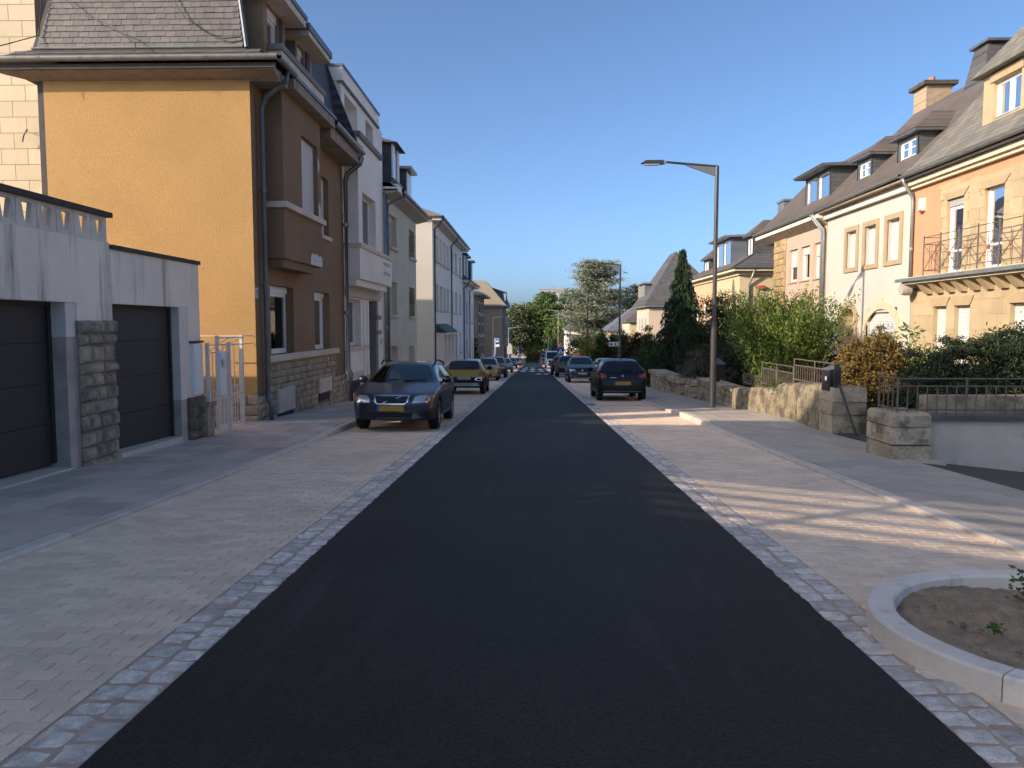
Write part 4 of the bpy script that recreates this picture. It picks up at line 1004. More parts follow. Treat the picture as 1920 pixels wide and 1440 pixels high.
# ---------------------------------------------------------------- beige house with mansard dormer
def beige_house():
    F = Fac('L', LX); y0, y1 = 30.62, 39.2
    T = Thing('house', 'beige roughcast house with deep eaves and stone window reveals', 'house', (LX, 35, gz(35)))
    a1, a2, b1, b2 = (31.95, 33.65, 4.76, 6.1, .3), (36.95, 38.7, 4.76, 6.1, .3), (31.95, 33.6, 1.94, 3.33, .3), (36.9, 38.6, 1.94, 3.33, .3)
    g1, g2 = (31.4, 33.6, -2, .62, .35), (36.75, 38.3, -2, .50, .35)
    mb = MB(); F.wall(mb, y0, y1, -2.4, 6.75, [a1, a2, b1, b2, g1, g2], .3); mb.quad((LX, y1, -3), (LX-9, y1, -3), (LX-9, y1, 6.75), (LX, y1, 6.75))
    T.add('wall', mb, BEIGE); core(T, LX-9, LX-.6, y0+.05, y1-.05, -2, 6.9)
    for o in (a1, a2, b1, b2):
        window(T, F, *o[:4], dep=.24, fw=.08, box=.14, cas=1, cur=CURT, smat=WHITEF); sill(T, F, o[0], o[1], o[2], .1, .12)
    for o in (a2, b2):
        v = o[2]
        while v < o[3]-.1:
            mb = MB(); F.box(mb, o[1]-.2, o[1]+.03, v+.005, min(v+.2, o[3])-.005, -.22, .012); T.add('reveal_stone', mb, STONEL2); v += .2
    for o in (g1, g2):
        mb = MB(); F.box(mb, o[0], o[1], gz(32)+.1, o[3], -.3, -.26); d = T.add('garage_door', mb, SHUT)
        for k in range(4):
            m = MB(); F.box(m, o[0]+.05, o[1]-.05, o[3]-.35*(k+1)+.01, o[3]-.35*k-.01, -.26, -.25); T.add('door_panel', m, SHUT, parent=d)
    # eaves
    mb = MB(); mb.hexa([(LX, y0, 6.62), (-5.32, y0, 6.78), (-5.32, y1+.35, 6.78), (LX, y1+.35, 6.62)], [(LX, y0, 6.86), (-5.32, y0, 6.86), (-5.32, y1+.35, 6.86), (LX, y1+.35, 6.86)]); T.add('soffit', mb, mat('pale_soffit', (0.42, 0.38, 0.32), .8, .06, 3))
    gutter(T, [(-5.26, y0+.9, 6.95), (-5.26, y1+.4, 6.95)], .085)
    mb = MB(); mb.box(LX, -5.30, y0, y0+1.0, 6.80, 7.05); T.add('eave_box', mb, RENDERW); mb = MB(); mb.box(LX-.1, -5.28, y0, y0+1.05, 7.05, 7.12); T.add('flashing', mb, ZINCD)
    downpipe(T, [(-5.26, y0+1.4, 6.9), (-5.3, y0+1.4, 6.7), (-5.8, y0+.6, 6.35), (-5.82, y0+.55, 6.2), (-5.82, y0+.55, gz(31)+.1)], .05)
    rf = roof_slope(T, F, y0, y1, [(6.95, .55), (7.3, -.15), (9.25, -.75), (9.7, -2.6), (6.6, -9.3)], SLATE_YZ)
    FD = Fac('L', -5.78)
    mb = MB(); mb.box(-7.4, -5.78, 31.95, 33.6, 7.3, 8.92); d = T.add('dormer', mb, SLATE_YZ)
    mb = MB(); FD.box(mb, 31.95, 32.5, 7.55, 8.9, 0, .06); T.add('dormer_pier', mb, WHITEF, parent=d)
    mb = MB(); FD.box(mb, 33.1, 33.6, 7.4, 8.9, 0, .04); T.add('dormer_pier', mb, RENDERW, parent=d)
    mb = MB(); FD.box(mb, 32.5, 33.1, 7.6, 8.85, 0, .01); T.add('dormer_window', mb, GLASS, parent=d)
    mb = MB(); mb.hexa([(-7.6, 31.7, 8.92), (-5.5, 31.7, 8.92), (-5.5, 33.9, 8.92), (-7.6, 33.9, 8.92)], [(-7.6, 31.9, 9.2), (-6.2, 31.9, 9.15), (-6.2, 33.7, 9.15), (-7.6, 33.7, 9.2)]); T.add('dormer_roof', mb, SLATE_YZ, parent=d)
    mb = MB(); mb.box(-7.4, -5.78, 35.6, 37.0, 7.3, 8.6); d = T.add('dormer', mb, SLATE_YZ)
    mb = MB(); mb.box(-7.6, -5.5, 35.4, 37.2, 8.6, 8.72); T.add('dormer_roof', mb, ZINC, parent=d)
    mb = MB(); FD.box(mb, 35.7, 36.9, 7.5, 8.5, 0, .04); T.add('dormer_window', mb, WHITEF, parent=d)
beige_house()

# ---------------------------------------------------------------- the white terrace beyond
def terrace():
    F = Fac('L', LX); q = random.Random(5)
    def house(label, y0, y1, top, wm, rows, cols, gable=False, canopy=False, mansard=False, base=-4.0, door=None):
        T = Thing('house', label, 'house', (LX, (y0+y1)/2, gz((y0+y1)/2)))
        ops = []
        n = len(cols)
        for v0, v1 in rows:
            for a, b in cols:
                if door and v0 == rows[-1][0] and a == door: ops.append((a, b, base, v1, .2)); continue
                ops.append((a, b, v0, v1, .2))
        mb = MB(); F.wall(mb, y0, y1, base, top, ops, .2)
        T.add('wall', mb, wm)
        for yy in (y0, y1):
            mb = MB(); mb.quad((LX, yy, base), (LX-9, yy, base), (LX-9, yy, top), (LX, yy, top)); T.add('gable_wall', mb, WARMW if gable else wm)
        core(T, LX-8.9, LX-.5, y0+.1, y1-.1, base, top)
        for i, o in enumerate(ops):
            if o[2] == base:
                m = MB(); F.box(m, o[0], o[1], base, o[3], -.2, -.15); T.add('front_door', m, WOODD); continue
            window(T, F, *o[:4], dep=.14, fw=.09, cas=1, cur=CURT if i % 3 else None); sill(T, F, o[0], o[1], o[2], .1, .1, None)
        mb = MB(); F.box(mb, y0, y1, base, gz(y1)+.75, .003, .05); T.add('plinth', mb, STONEL2)
        mb = MB(); mb.box(LX, -5.35, y0-.2, y1, top-.05, top+.12); T.add('soffit', mb, mat('white_soffit', (0.58, 0.55, 0.5), .8, .05, 3))
        gutter(T, [(-5.28, y0-.25, top+.2), (-5.28, y1+.05, top+.2)], .09, rings=False)
        if gable: gutter(T, [(LX-4, y0-.3, top+.2), (-5.28, y0-.3, top+.2)], .08)
        if mansard:
            rf = roof_slope(T, F, y0, y1, [(top+.2, .55), (top+.6, -.1), (top+2.6, -.6), (top+3.2, -4)], SLATE_YZ)
            FD = Fac('L', LX+.05)
            for a in mansard:
                mb = MB(); mb.box(LX-2, LX+.05, a, a+1.5, top+.5, top+2.35); d = T.add('dormer', mb, SLATE_YZ)
                mb = MB(); FD.box(mb, a+.1, a+.45, top+.6, top+2.3, 0, .05); FD.box(mb, a+1.05, a+1.4, top+.6, top+2.3, 0, .05); T.add('dormer_window', mb, WHITEF, parent=d)
                mb = MB(); mb.box(LX-2.2, LX+.35, a-.15, a+1.65, top+2.35, top+2.5); T.add('dormer_roof', mb, SLATE_YZ, parent=d)
        else:
            r0 = y0-.35 if gable else y0
            mb = MB(); p = [(-5.2, r0, top+.2), (-5.2, y1, top+.2), (LX-9, y1, top+.2), (LX-9, r0, top+.2)]; rz = top+2.3
            if gable: a_, b_ = (LX-4, y0+4.5, rz), (LX-4, y1, rz); mb.quad(p[0], p[1], b_, a_); mb.quad(p[3], p[2], b_, a_); mb.quad(p[0], a_, p[3])
            else: a_, b_ = (LX-4, y0, rz), (LX-4, y1, rz); mb.quad(p[0], p[1], b_, a_); mb.quad(p[3], p[2], b_, a_)
            T.add('roof', mb, mat('brown_tile_roof', (0.20, 0.15, 0.125), .8, .15, 5))
        downpipe(T, [(-5.28, y0+.35, top+.12), (-5.5, y0+.3, top-.25), (-5.8, y0+.3, top-.5), (-5.8, y0+.3, gz(y0)+.1)], .06)
        if canopy:
            a, b, v = canopy
            mb = MB(); mb.hexa([(LX, a, v), (-5.15, a-.1, v), (-5.15, b+.1, v), (LX, b, v)], [(LX, a+.2, v+.55), (LX+.12, a+.3, v+.5), (LX+.12, b-.3, v+.5), (LX, b-.2, v+.55)]); c = T.add('canopy', mb, COPPERG)
            mb = MB(); F.box(mb, a, b, v-.12, v, .0, .68); T.add('canopy_edge', mb, RENDERW, parent=c)
            for k in range(4):
                u = a+.15+k*(b-a-.4)/3; mb = MB(); F.box(mb, u, u+.16, gz(a)+1.0, v-.12, .02, .5); T.add('bay_post', mb, RENDERW, parent=c)
            mb = MB(); F.box(mb, a, b, gz(a)+.2, gz(a)+1.0, .02, .5); T.add('bay_wall', mb, RENDERW, parent=c)
        return T
    rows = [(5.45, 7.0), (2.45, 4.0), (-.7, .9)]
    house('white terrace house with sunlit gable and green copper canopy', 45.7, 55.2, 7.7, RENDERW, rows, [(47.2, 48.5), (49.2, 50.5), (51.2, 52.5), (53.2, 54.5)], gable=True, canopy=(46.6, 53.6, 1.05))
    house('white terrace house right of the canopy house with three windows a floor', 55.2, 65.2, 7.7, RENDERW, rows, [(56.2, 57.6), (59.0, 60.4), (62.4, 63.8)], door=59.0)
    mw = mat('pinkish_white_render', (0.62, 0.55, 0.53), .9, .05, 1)
    house('lower pinkish white terrace house with two slate dormers', 65.2, 71.2, 5.15, mw, [(1.7, 3.6), (-1.7, .3)], [(66.2, 67.4), (68.9, 70.1)], mansard=(65.7, 68.4))
    house('last white terrace house before the grey blocks', 71.2, 77.4, 5.15, RENDERW, [(1.7, 3.6), (-1.7, .3)], [(72.2, 73.4), (74.9, 76.1)], mansard=(73.5,))
terrace()

def grey_blocks():
    # block with bluish flat roof
    T = Thing('house', 'narrow dark grey block under a flat blue-grey roof', 'house', (-7, 102, gz(102)))
    T.add('wall', MB().box(-14, -7.0, 98, 112, -6, 5.3), GREYR)
    mb = MB(); mb.box(-14.5, -6.1, 97.4, 112.5, 5.3, 5.55); T.add('roof', mb, ZINCD); mb = MB(); mb.hexa([(-14.4, 97.5, 5.55), (-6.2, 97.5, 5.55), (-6.2, 112, 5.55), (-14.4, 112, 5.55)], [(-13, 100, 6.4), (-8, 100, 6.4), (-8, 110, 6.4), (-13, 110, 6.4)]); T.add('roof_top', mb, SLATE_B)
    F = Fac('L', -7.0)
    for v in (3.0, 0.2, -2.6):
        for a in (100.0, 105.5):
            mb = MB(); F.box(mb, a, a+2.4, v, v+1.6, .003, .04); w_ = T.add('window', mb, TRIMST); mb = MB(); F.box(mb, a+.2, a+2.2, v+.2, v+1.4, .04, .05); T.add('pane', mb, DARKIN, parent=w_)
            mb = MB(); F.box(mb, a-.2, a+2.6, v-.25, v-.05, .003, .25); T.add('window_sill', mb, TRIMST)
    # big gable block
    T = Thing('house', 'large grey house with broad steep tiled roof and spiked dormer', 'house', (-6, 158, gz(158)))
    T.add('wall', MB().box(-17, -5.9, 152, 172, -9, 5.2), GREYR)
    T.add('eaves', MB().box(-18, -5.2, 151.2, 172.5, 5.2, 5.5), ZINCD)
    mb = MB(); e = [(-18, 151.2, 5.5), (-5.2, 151.2, 5.5), (-5.2, 172.5, 5.5), (-18, 172.5, 5.5)]; r0, r1 = (-14, 157, 10.6), (-9.6, 157, 10.6); r2, r3 = (-9.6, 168, 10.6), (-14, 168, 10.6)
    mb.quad(e[0], e[1], r1, r0); mb.quad(e[1], e[2], r2, r1); mb.quad(e[2], e[3], r3, r2); mb.quad(e[3], e[0], r0, r3); mb.quad(r0, r1, r2, r3)
    rf = T.add('roof', mb, mat('ochre_slate', (0.27, 0.215, 0.15), .8, .15, 3))
    mb = MB(); mb.hexa([(-9.5, 160, 6.5), (-5.9, 160, 6.5), (-5.9, 166, 6.5), (-9.5, 166, 6.5)], [(-9.5, 160, 9.4), (-6.2, 160, 8.3), (-6.2, 166, 8.3), (-9.5, 166, 9.4)]); T.add('dormer', mb, SLATE_B, parent=rf)
    mb = MB(); mb.hexa([(-9.6, 159.6, 9.5), (-5.6, 159.6, 8.2), (-5.6, 166.4, 8.2), (-9.6, 166.4, 9.5)], [(-9.6, 159.6, 9.7), (-5.6, 159.6, 8.4), (-5.6, 166.4, 8.4), (-9.6, 166.4, 9.7)]); T.add('dormer_roof', mb, mat('ochre_slate', (0.27, 0.215, 0.15)), parent=rf)
    mb = MB(); mb.tube([(-5.7, 170, 5.5), (-5.7, 170, 7.2), (-5.7, 170, 9)], [.9, .15, .05], 8); T.add('spire', mb, SLATE_B)
    F = Fac('L', -5.9)
    mb = MB(); F.box(mb, 156, 171, -9, 3.0, .003, .5); b = T.add('bay', mb, mat('dusty_pink_render', (0.36, 0.25, 0.22), .9, .05, 1)); F = Fac('L', -5.4)
    for v in (-.6, -4.4):
        for a in (157.5, 162, 166.5):
            mb = MB(); F.box(mb, a, a+2.6, v, v+2.0, .003, .05); T.add('window', mb, mat('bluish_window', (0.25, 0.28, 0.33), .2, .05), parent=b)
            mb = MB(); F.box(mb, a-.3, a+2.9, v-.3, v-.1, .003, .3); T.add('window_sill', mb, GTRIM, parent=b)
    for y0, lab, m, h in ((176, 'white house beyond the large grey house', RENDERW, 1.5), (192, 'far grey house at the left end of the street', GREYR, -.5)):
        T = Thing('house', lab, 'house', (-5.8, y0+7, gz(y0)))
        T.add('wall', MB().box(-15, -5.7, y0, y0+15, -10, h), m)
        mb = MB(); mb.quad((-5.2, y0-.4, h), (-5.2, y0+15, h), (-10, y0+15, h+4), (-10, y0-.4, h+4)); mb.quad((-15, y0-.4, h), (-15, y0+15, h), (-10, y0+15, h+4), (-10, y0-.4, h+4)); mb.quad((-5.2, y0-.4, h), (-10, y0-.4, h+4), (-15, y0-.4, h)); T.add('roof', mb, SLATE_B)
        F = Fac('L', -5.7)
        for v in (h-3, h-6.2):
            for a in range(3):
                mb = MB(); F.box(mb, y0+1.5+a*4.5, y0+3.6+a*4.5, v, v+2, .003, .05); T.add('window', mb, mat('bluish_window', (0.25, 0.28, 0.33)))
grey_blocks()

# ================================================================== RIGHT-HAND HOUSES
# built larger and farther out (facade line at x = 12) and then scaled down about the camera position, facade line at x = 10.6
RIGHT_FROM = len(col.objects)
RX = 12.0
def arch_pts(u0, u1, v0, vs, vt, n=12):
    """outline with a segmental arch: springing at vs, crown at vt"""
    p = [(u0, v0), (u1, v0)]; h = vt-vs; c = (u0+u1)/2; w_ = (u1-u0)/2; rr = (w_*w_+h*h)/(2*h); a = math.asin(min(1, w_/rr))
    for k in range(n+1):
        t = a-2*a*k/n; p.append((c+rr*math.sin(t), vt-rr+rr*math.cos(t)))
    return p

def dormer(T, F, u0, u1, v0, v1, d, hip=.75, n=1, m=SLATE_D, bars=2, cur=None, flat=False, fm=None, depth=3.0, rm=SLATE_R, back=None):
    D = Fac(F.k, F.P(0, 0, d)[0]); mb = MB(); out = .22
    F_ = fm or ZINCD
    a_, b_ = (u0, v0-.35, 0), (u1, v1, -depth)
    D.box(mb, u0+.001, u0+.06, v0-.35, v1, -depth, 0); dm = T.add('dormer', mb, m)
    mb = MB(); D.box(mb, u1-.06, u1-.001, v0-.35, v1, -depth, 0); T.add('dormer_cheek', mb, m, parent=dm)
    mb = MB(); fr = .17; pw = (u1-u0-fr)/n
    ops = [(u0+fr+k*pw, u0+(k+1)*pw, v0, v1-.12, .1) for k in range(n)]
    D.wall(mb, u0, u1, v0-.3, v1, ops, .1); T.add('dormer_front', mb, F_, parent=dm)
    T.add('interior', (lambda b: D.box(b, u0+.05, u1-.05, v0-.3, v1-.02, -.9, -.4) or b)(MB()), DARKIN, parent=dm)
    for o in ops: window(T, D, *o[:4], dep=.05, fw=.06, cas=2 if n == 1 else 1, bars=bars, cur=cur)
    mb = MB()
    if flat:
        mb.hexa([D.P(u0-.3, v1, .42), D.P(u1+.3, v1, .42), D.P(u1+.3, v1, -depth), D.P(u0-.3, v1, -depth)], [D.P(u0-.3, v1+.1, .48), D.P(u1+.3, v1+.1, .48), D.P(u1+.1, v1+.28, -depth), D.P(u0-.1, v1+.28, -depth)])
        T.add('dormer_roof', mb, rm, parent=dm)
    else:
        D.box(mb, u0-out, u1+out, v1, v1+.09, -depth, out); T.add('dormer_cornice', mb, ZINCD, parent=dm)
        mb = MB(); c = (u0+u1)/2; e = [D.P(u0-out-.02, v1+.09, out+.02), D.P(u1+out+.02, v1+.09, out+.02), D.P(u1+out+.02, v1+.09, -depth), D.P(u0-out-.02, v1+.09, -depth)]
        a, b = D.P(c, v1+.09+hip, -.75), D.P(c, v1+.09+hip, -depth)
        mb.quad(e[0], e[1], a); mb.quad(e[1], e[2], b, a); mb.quad(e[3], e[0], a, b); T.add('dormer_roof', mb, rm, parent=dm)
    return dm

def ochre_house():
    F = Fac('R', RX); y0, y1 = 13.5, 24.85
    T = Thing('house', 'ochre sandstone house with iron balcony and steep slate roof', 'house', (RX, 20, gz(20)))
    w1, w2, w0 = (22.0, 22.85, 2.96, 5.14, .12), (20.15, 21.0, 2.96, 5.14, .12), (18.3, 19.15, 2.96, 5.14, .12)
    g1, g2, g3 = (22.7, 23.42, .3, 2.06, .24), (21.5, 22.28, .3, 2.06, .24), (18.9, 19.72, .3, 2.06, .24)
    EZ = 5.74
    mb = MB(); F.wall(mb, y0, y1, 2.62, EZ, [w0, w1, w2], .26); T.add('upper_wall', mb, ORANGE)
    mb = MB(); F.wall(mb, y0, y1, -2, 2.62, [g1, g2, g3], .24); mb.quad(F.P(y0, -2), F.P(y0, -2, -9), F.P(y0, 9, -6), F.P(y0, EZ)); lw = T.add('wall', mb, SANDST)
    core(T, RX+.6, RX+10, y0+.2, y1-.05, -2, 6)
    # stone blocks
    q = random.Random(2)
    def block(a, b, c, d, dd=.03, m=SANDST, par=None):
        mb = MB(); F.poly(mb, [(a+.003, c+.003), (b-.003, c+.003), (b-.003, d-.003), (a+.003, d-.003)], -.01, dd); T.add('stone', mb, m, parent=par)
    v = -.6; r_ = 0
    while v < 2.5:
        h = .4; u = y1-.02
        while u > 17.0:
            ww = q.uniform(.55, .95); a, b = u-ww, u; u -= ww
            cuts = [(a, b)]
            for g in (g1, g2, g3):
                nc = []
                for (x, y) in cuts:
                    if v+h <= g[2]+.01 or v >= g[3]-.01 or y <= g[0] or x >= g[1]: nc.append((x, y)); continue
                    if x < g[0]: nc.append((x, g[0]))
                    if y > g[1]: nc.append((g[1], y))
                cuts = nc
            for (x, y) in cuts:
                if y-x > .06: block(x, y, v, min(v+h, 2.6), .008+q.uniform(0, .006), par=lw)
        v += h; r_ += 1
    # jagged window surrounds of the upper floor
    for w_ in (w1, w2, w0):
        v = 2.98; k = 0
        while v < 5.13:
            e = .34 if k % 2 else .22; hh = min(.33, 5.14-v)
            block(w_[0]-e, w_[0], v, v+hh, .03); block(w_[1], w_[1]+e, v, v+hh, .03); v += .33; k += 1
        block(w_[0]-.40, w_[1]+.40, 5.14, 5.46, .032)
        mb = MB(); F.poly(mb, [(w_[0]-.02, 5.1), (w_[1]+.02, 5.1), (w_[1]+.26, 5.30), (w_[0]-.26, 5.30)], .03, .06); T.add('lintel_keystone', mb, SANDST2)
    block(22.98-.8, 23.35, 5.46, 5.58, .028); 
    for a, b in ((19.4, 19.95), (21.25, 21.75)):
        v = 2.98
        while v < 5.3: block(a, b, v, v+.42, .026); v += .42
    window(T, F, *w1[:4], dep=.07, fw=.1, box=.25, cas=1, rail=.62, cur=CURT, smat=SHUTG); window(T, F, *w2[:4], dep=.07, fw=.1, cas=1, rail=.62, cur=CURT); window(T, F, *w0[:4], dep=.07, fw=.1, cas=1, rail=.62, cur=CURT)
    for g in (g1, g2, g3):
        window(T, F, *g[:4], dep=.14, shut=1.0)
        mb = MB(); F.poly(mb, [(g[0]-.02, g[3]+.0), (g[1]+.02, g[3]+.0), (g[1]+.2, g[3]+.26), (g[0]-.2, g[3]+.26)], .012, .05); T.add('lintel', mb, SANDST2)
    # cornice, gutter, pipe
    mb = MB(); F.box(mb, y0, y1, EZ, EZ+.10, -.2, .14); F.box(mb, y0, y1, EZ+.10, EZ+.24, -.2, .24); T.add('cornice', mb, CREAMF)
    mb = MB(); F.box(mb, y0, y1, EZ+.24, EZ+.32, -.2, .36); T.add('soffit', mb, WOODD)
    gutter(T, [(RX-.42, y1+.05, 6.16), (RX-.42, y0, 6.16)], .09)
    downpipe(T, [(RX-.42, y1-.05, 6.1), (RX-.38, y1-.05, 5.95), (RX-.1, y1-.05, 5.5), (RX-.08, y1-.05, 5.35), (RX-.08, y1-.05, 2.9)], .05, ZINC, [(RX-.08, y1-.05, 3.9)])
    roof_slope(T, F, y0, y1+.02, [(6.2, .44), (6.55, .02), (9.9, -3.05), (11.2, -4.3), (9.0, -8)], SLATE_O)
    # stone dormer
    FD = Fac('R', RX+.35); mb = MB(); o = (20.3, 21.5, 6.98, 7.98, .18)
    FD.wall(mb, 19.9, 21.95, 6.55, 8.25, [o], .18); mb.quad(FD.P(21.95, 6.55), FD.P(21.95, 8.25), FD.P(21.95, 8.25, -2.5), FD.P(21.95, 6.55, -2.5)); mb.quad(FD.P(19.9, 6.55), FD.P(19.9, 8.25), FD.P(19.9, 8.25, -2.5), FD.P(19.9, 6.55, -2.5))
    dm = T.add('dormer', mb, SANDST); T.add('interior', MB().box(RX+.8, RX+1.2, 20, 21.8, 6.6, 8.2), DARKIN, parent=dm)
    window(T, FD, *o[:4], dep=.12, fw=.09, cas=2, cur=CURT)
    mb = MB(); FD.box(mb, 20.2, 21.6, 7.99, 8.2, .003, .04); T.add('dormer_lintel', mb, SANDST2, parent=dm)
    mb = MB(); FD.box(mb, 19.8, 22.05, 6.5, 6.62, -.2, .1); T.add('dormer_sill', mb, GTRIM, parent=dm)
    mb = MB(); e = [FD.P(19.65, 8.25, .25), FD.P(22.2, 8.25, .25), FD.P(22.2, 8.25, -3), FD.P(19.65, 8.25, -3)]; t_ = [FD.P(20.4, 9.9, -1.1), FD.P(21.4, 9.9, -1.1), FD.P(21.4, 9.9, -3), FD.P(20.4, 9.9, -3)]; mb.hexa(e, t_); T.add('dormer_roof', mb, SLATE_O, parent=dm)
    # balcony
    bx = RX-.5
    mb = MB(); mb.box(bx-.04, RX+.02, 16.5, 24.6, 2.86, 2.96); bal = T.add('balcony', mb, mat('balcony_slab', (0.50, 0.42, 0.3), .8, .1, 3))
    mb = MB(); mb.box(bx-.1, bx-.04, 16.4, 24.7, 2.83, 2.93); T.add('balcony_gutter', mb, ZINC, parent=bal)
    mb = MB(); mb.box(bx+.02, RX+.02, 16.5, 24.5, 2.76, 2.86); T.add('balcony_beam', mb, mat('pale_beam', (0.62, 0.56, 0.45), .8, .08, 4), parent=bal)
    u = 23.75
    while u > 17.3:
        mb = MB(); mb.hexa([(bx+.08, u, 2.76), (RX, u, 2.76), (RX, u, 2.44), (RX-.12, u, 2.44)], [(bx+.08, u-.26, 2.76), (RX, u-.26, 2.76), (RX, u-.26, 2.44), (RX-.12, u-.26, 2.44)]); T.add('corbel', mb, SANDST, parent=bal); u -= .62
    def rod(p, q_, r=.011, nm='railing_bar'):
        mb = MB(); mb.tube([p, q_], r, 5); T.add(nm, mb, IRON, parent=bal)
    yy = [23.15-k*.92 for k in range(7)]
    for z in (4.06, 3.86, 3.10): rod((bx, yy[0], z), (bx, yy[-1], z), .013, 'railing_rail')
    for z in (4.06, 3.86, 3.10): rod((bx, yy[0], z), (RX, yy[0], z), .013, 'railing_rail')
    for k, y in enumerate(yy):
        rod((bx, y, 2.95), (bx, y, 4.12), .02, 'railing_post')
    for a, b in zip(yy[:-1], yy[1:]):
        m_ = (a+b)/2
        rod((bx, a, 3.10), (bx, b, 3.86)); rod((bx, a, 3.86), (bx, b, 3.10)); rod((bx, m_, 3.10), (bx, m_, 3.86), .008)
        for z in (3.35, 3.62): rod((bx, a, z), (bx, b, z), .007)
        mb = MB(); mb.lathe((bx, m_, 3.48), [(.0, -.03), (.055, -.02), (.055, .02), (.0, .03)], 8, 'x'); T.add('rosette', mb, mat('rust_iron', (0.28, 0.12, 0.06), .7, .2, 9), parent=bal)
    for k in range(1, 3): rod((bx+.5*k/3, yy[0], 3.10), (bx+.5*k/3, yy[0], 3.86), .009)
    rod((RX-.02, yy[0], 2.95), (RX-.02, yy[0], 4.1), .016, 'railing_post')
    # round lamp, alarm box
    mb = MB(); mb.lathe((RX-.34, 24.5, 2.62), [(.0, -.16), (.17, -.15), (.19, -.05), (.19, .12), (.0, .14)], 20, 'x'); mb.smooth = False
    T.add('drum_lamp', mb, mat('drum_lamp', (0.44, 0.38, 0.33), .6, .05)); mb = MB(); mb.tube([(RX-.22, 24.5, 2.62), (RX, 24.5, 2.62)], .03, 6); T.add('lamp_bracket', mb, BLACKM)
    mb = MB(); F.box(mb, 24.15, 24.4, 5.0, 5.38, .003, .1); T.add('alarm_box', mb, WHITEF); mb = MB(); F.box(mb, 24.2, 24.36, 4.96, 5.04, .02, .105); T.add('alarm_light', mb, REDP)
ochre_house()

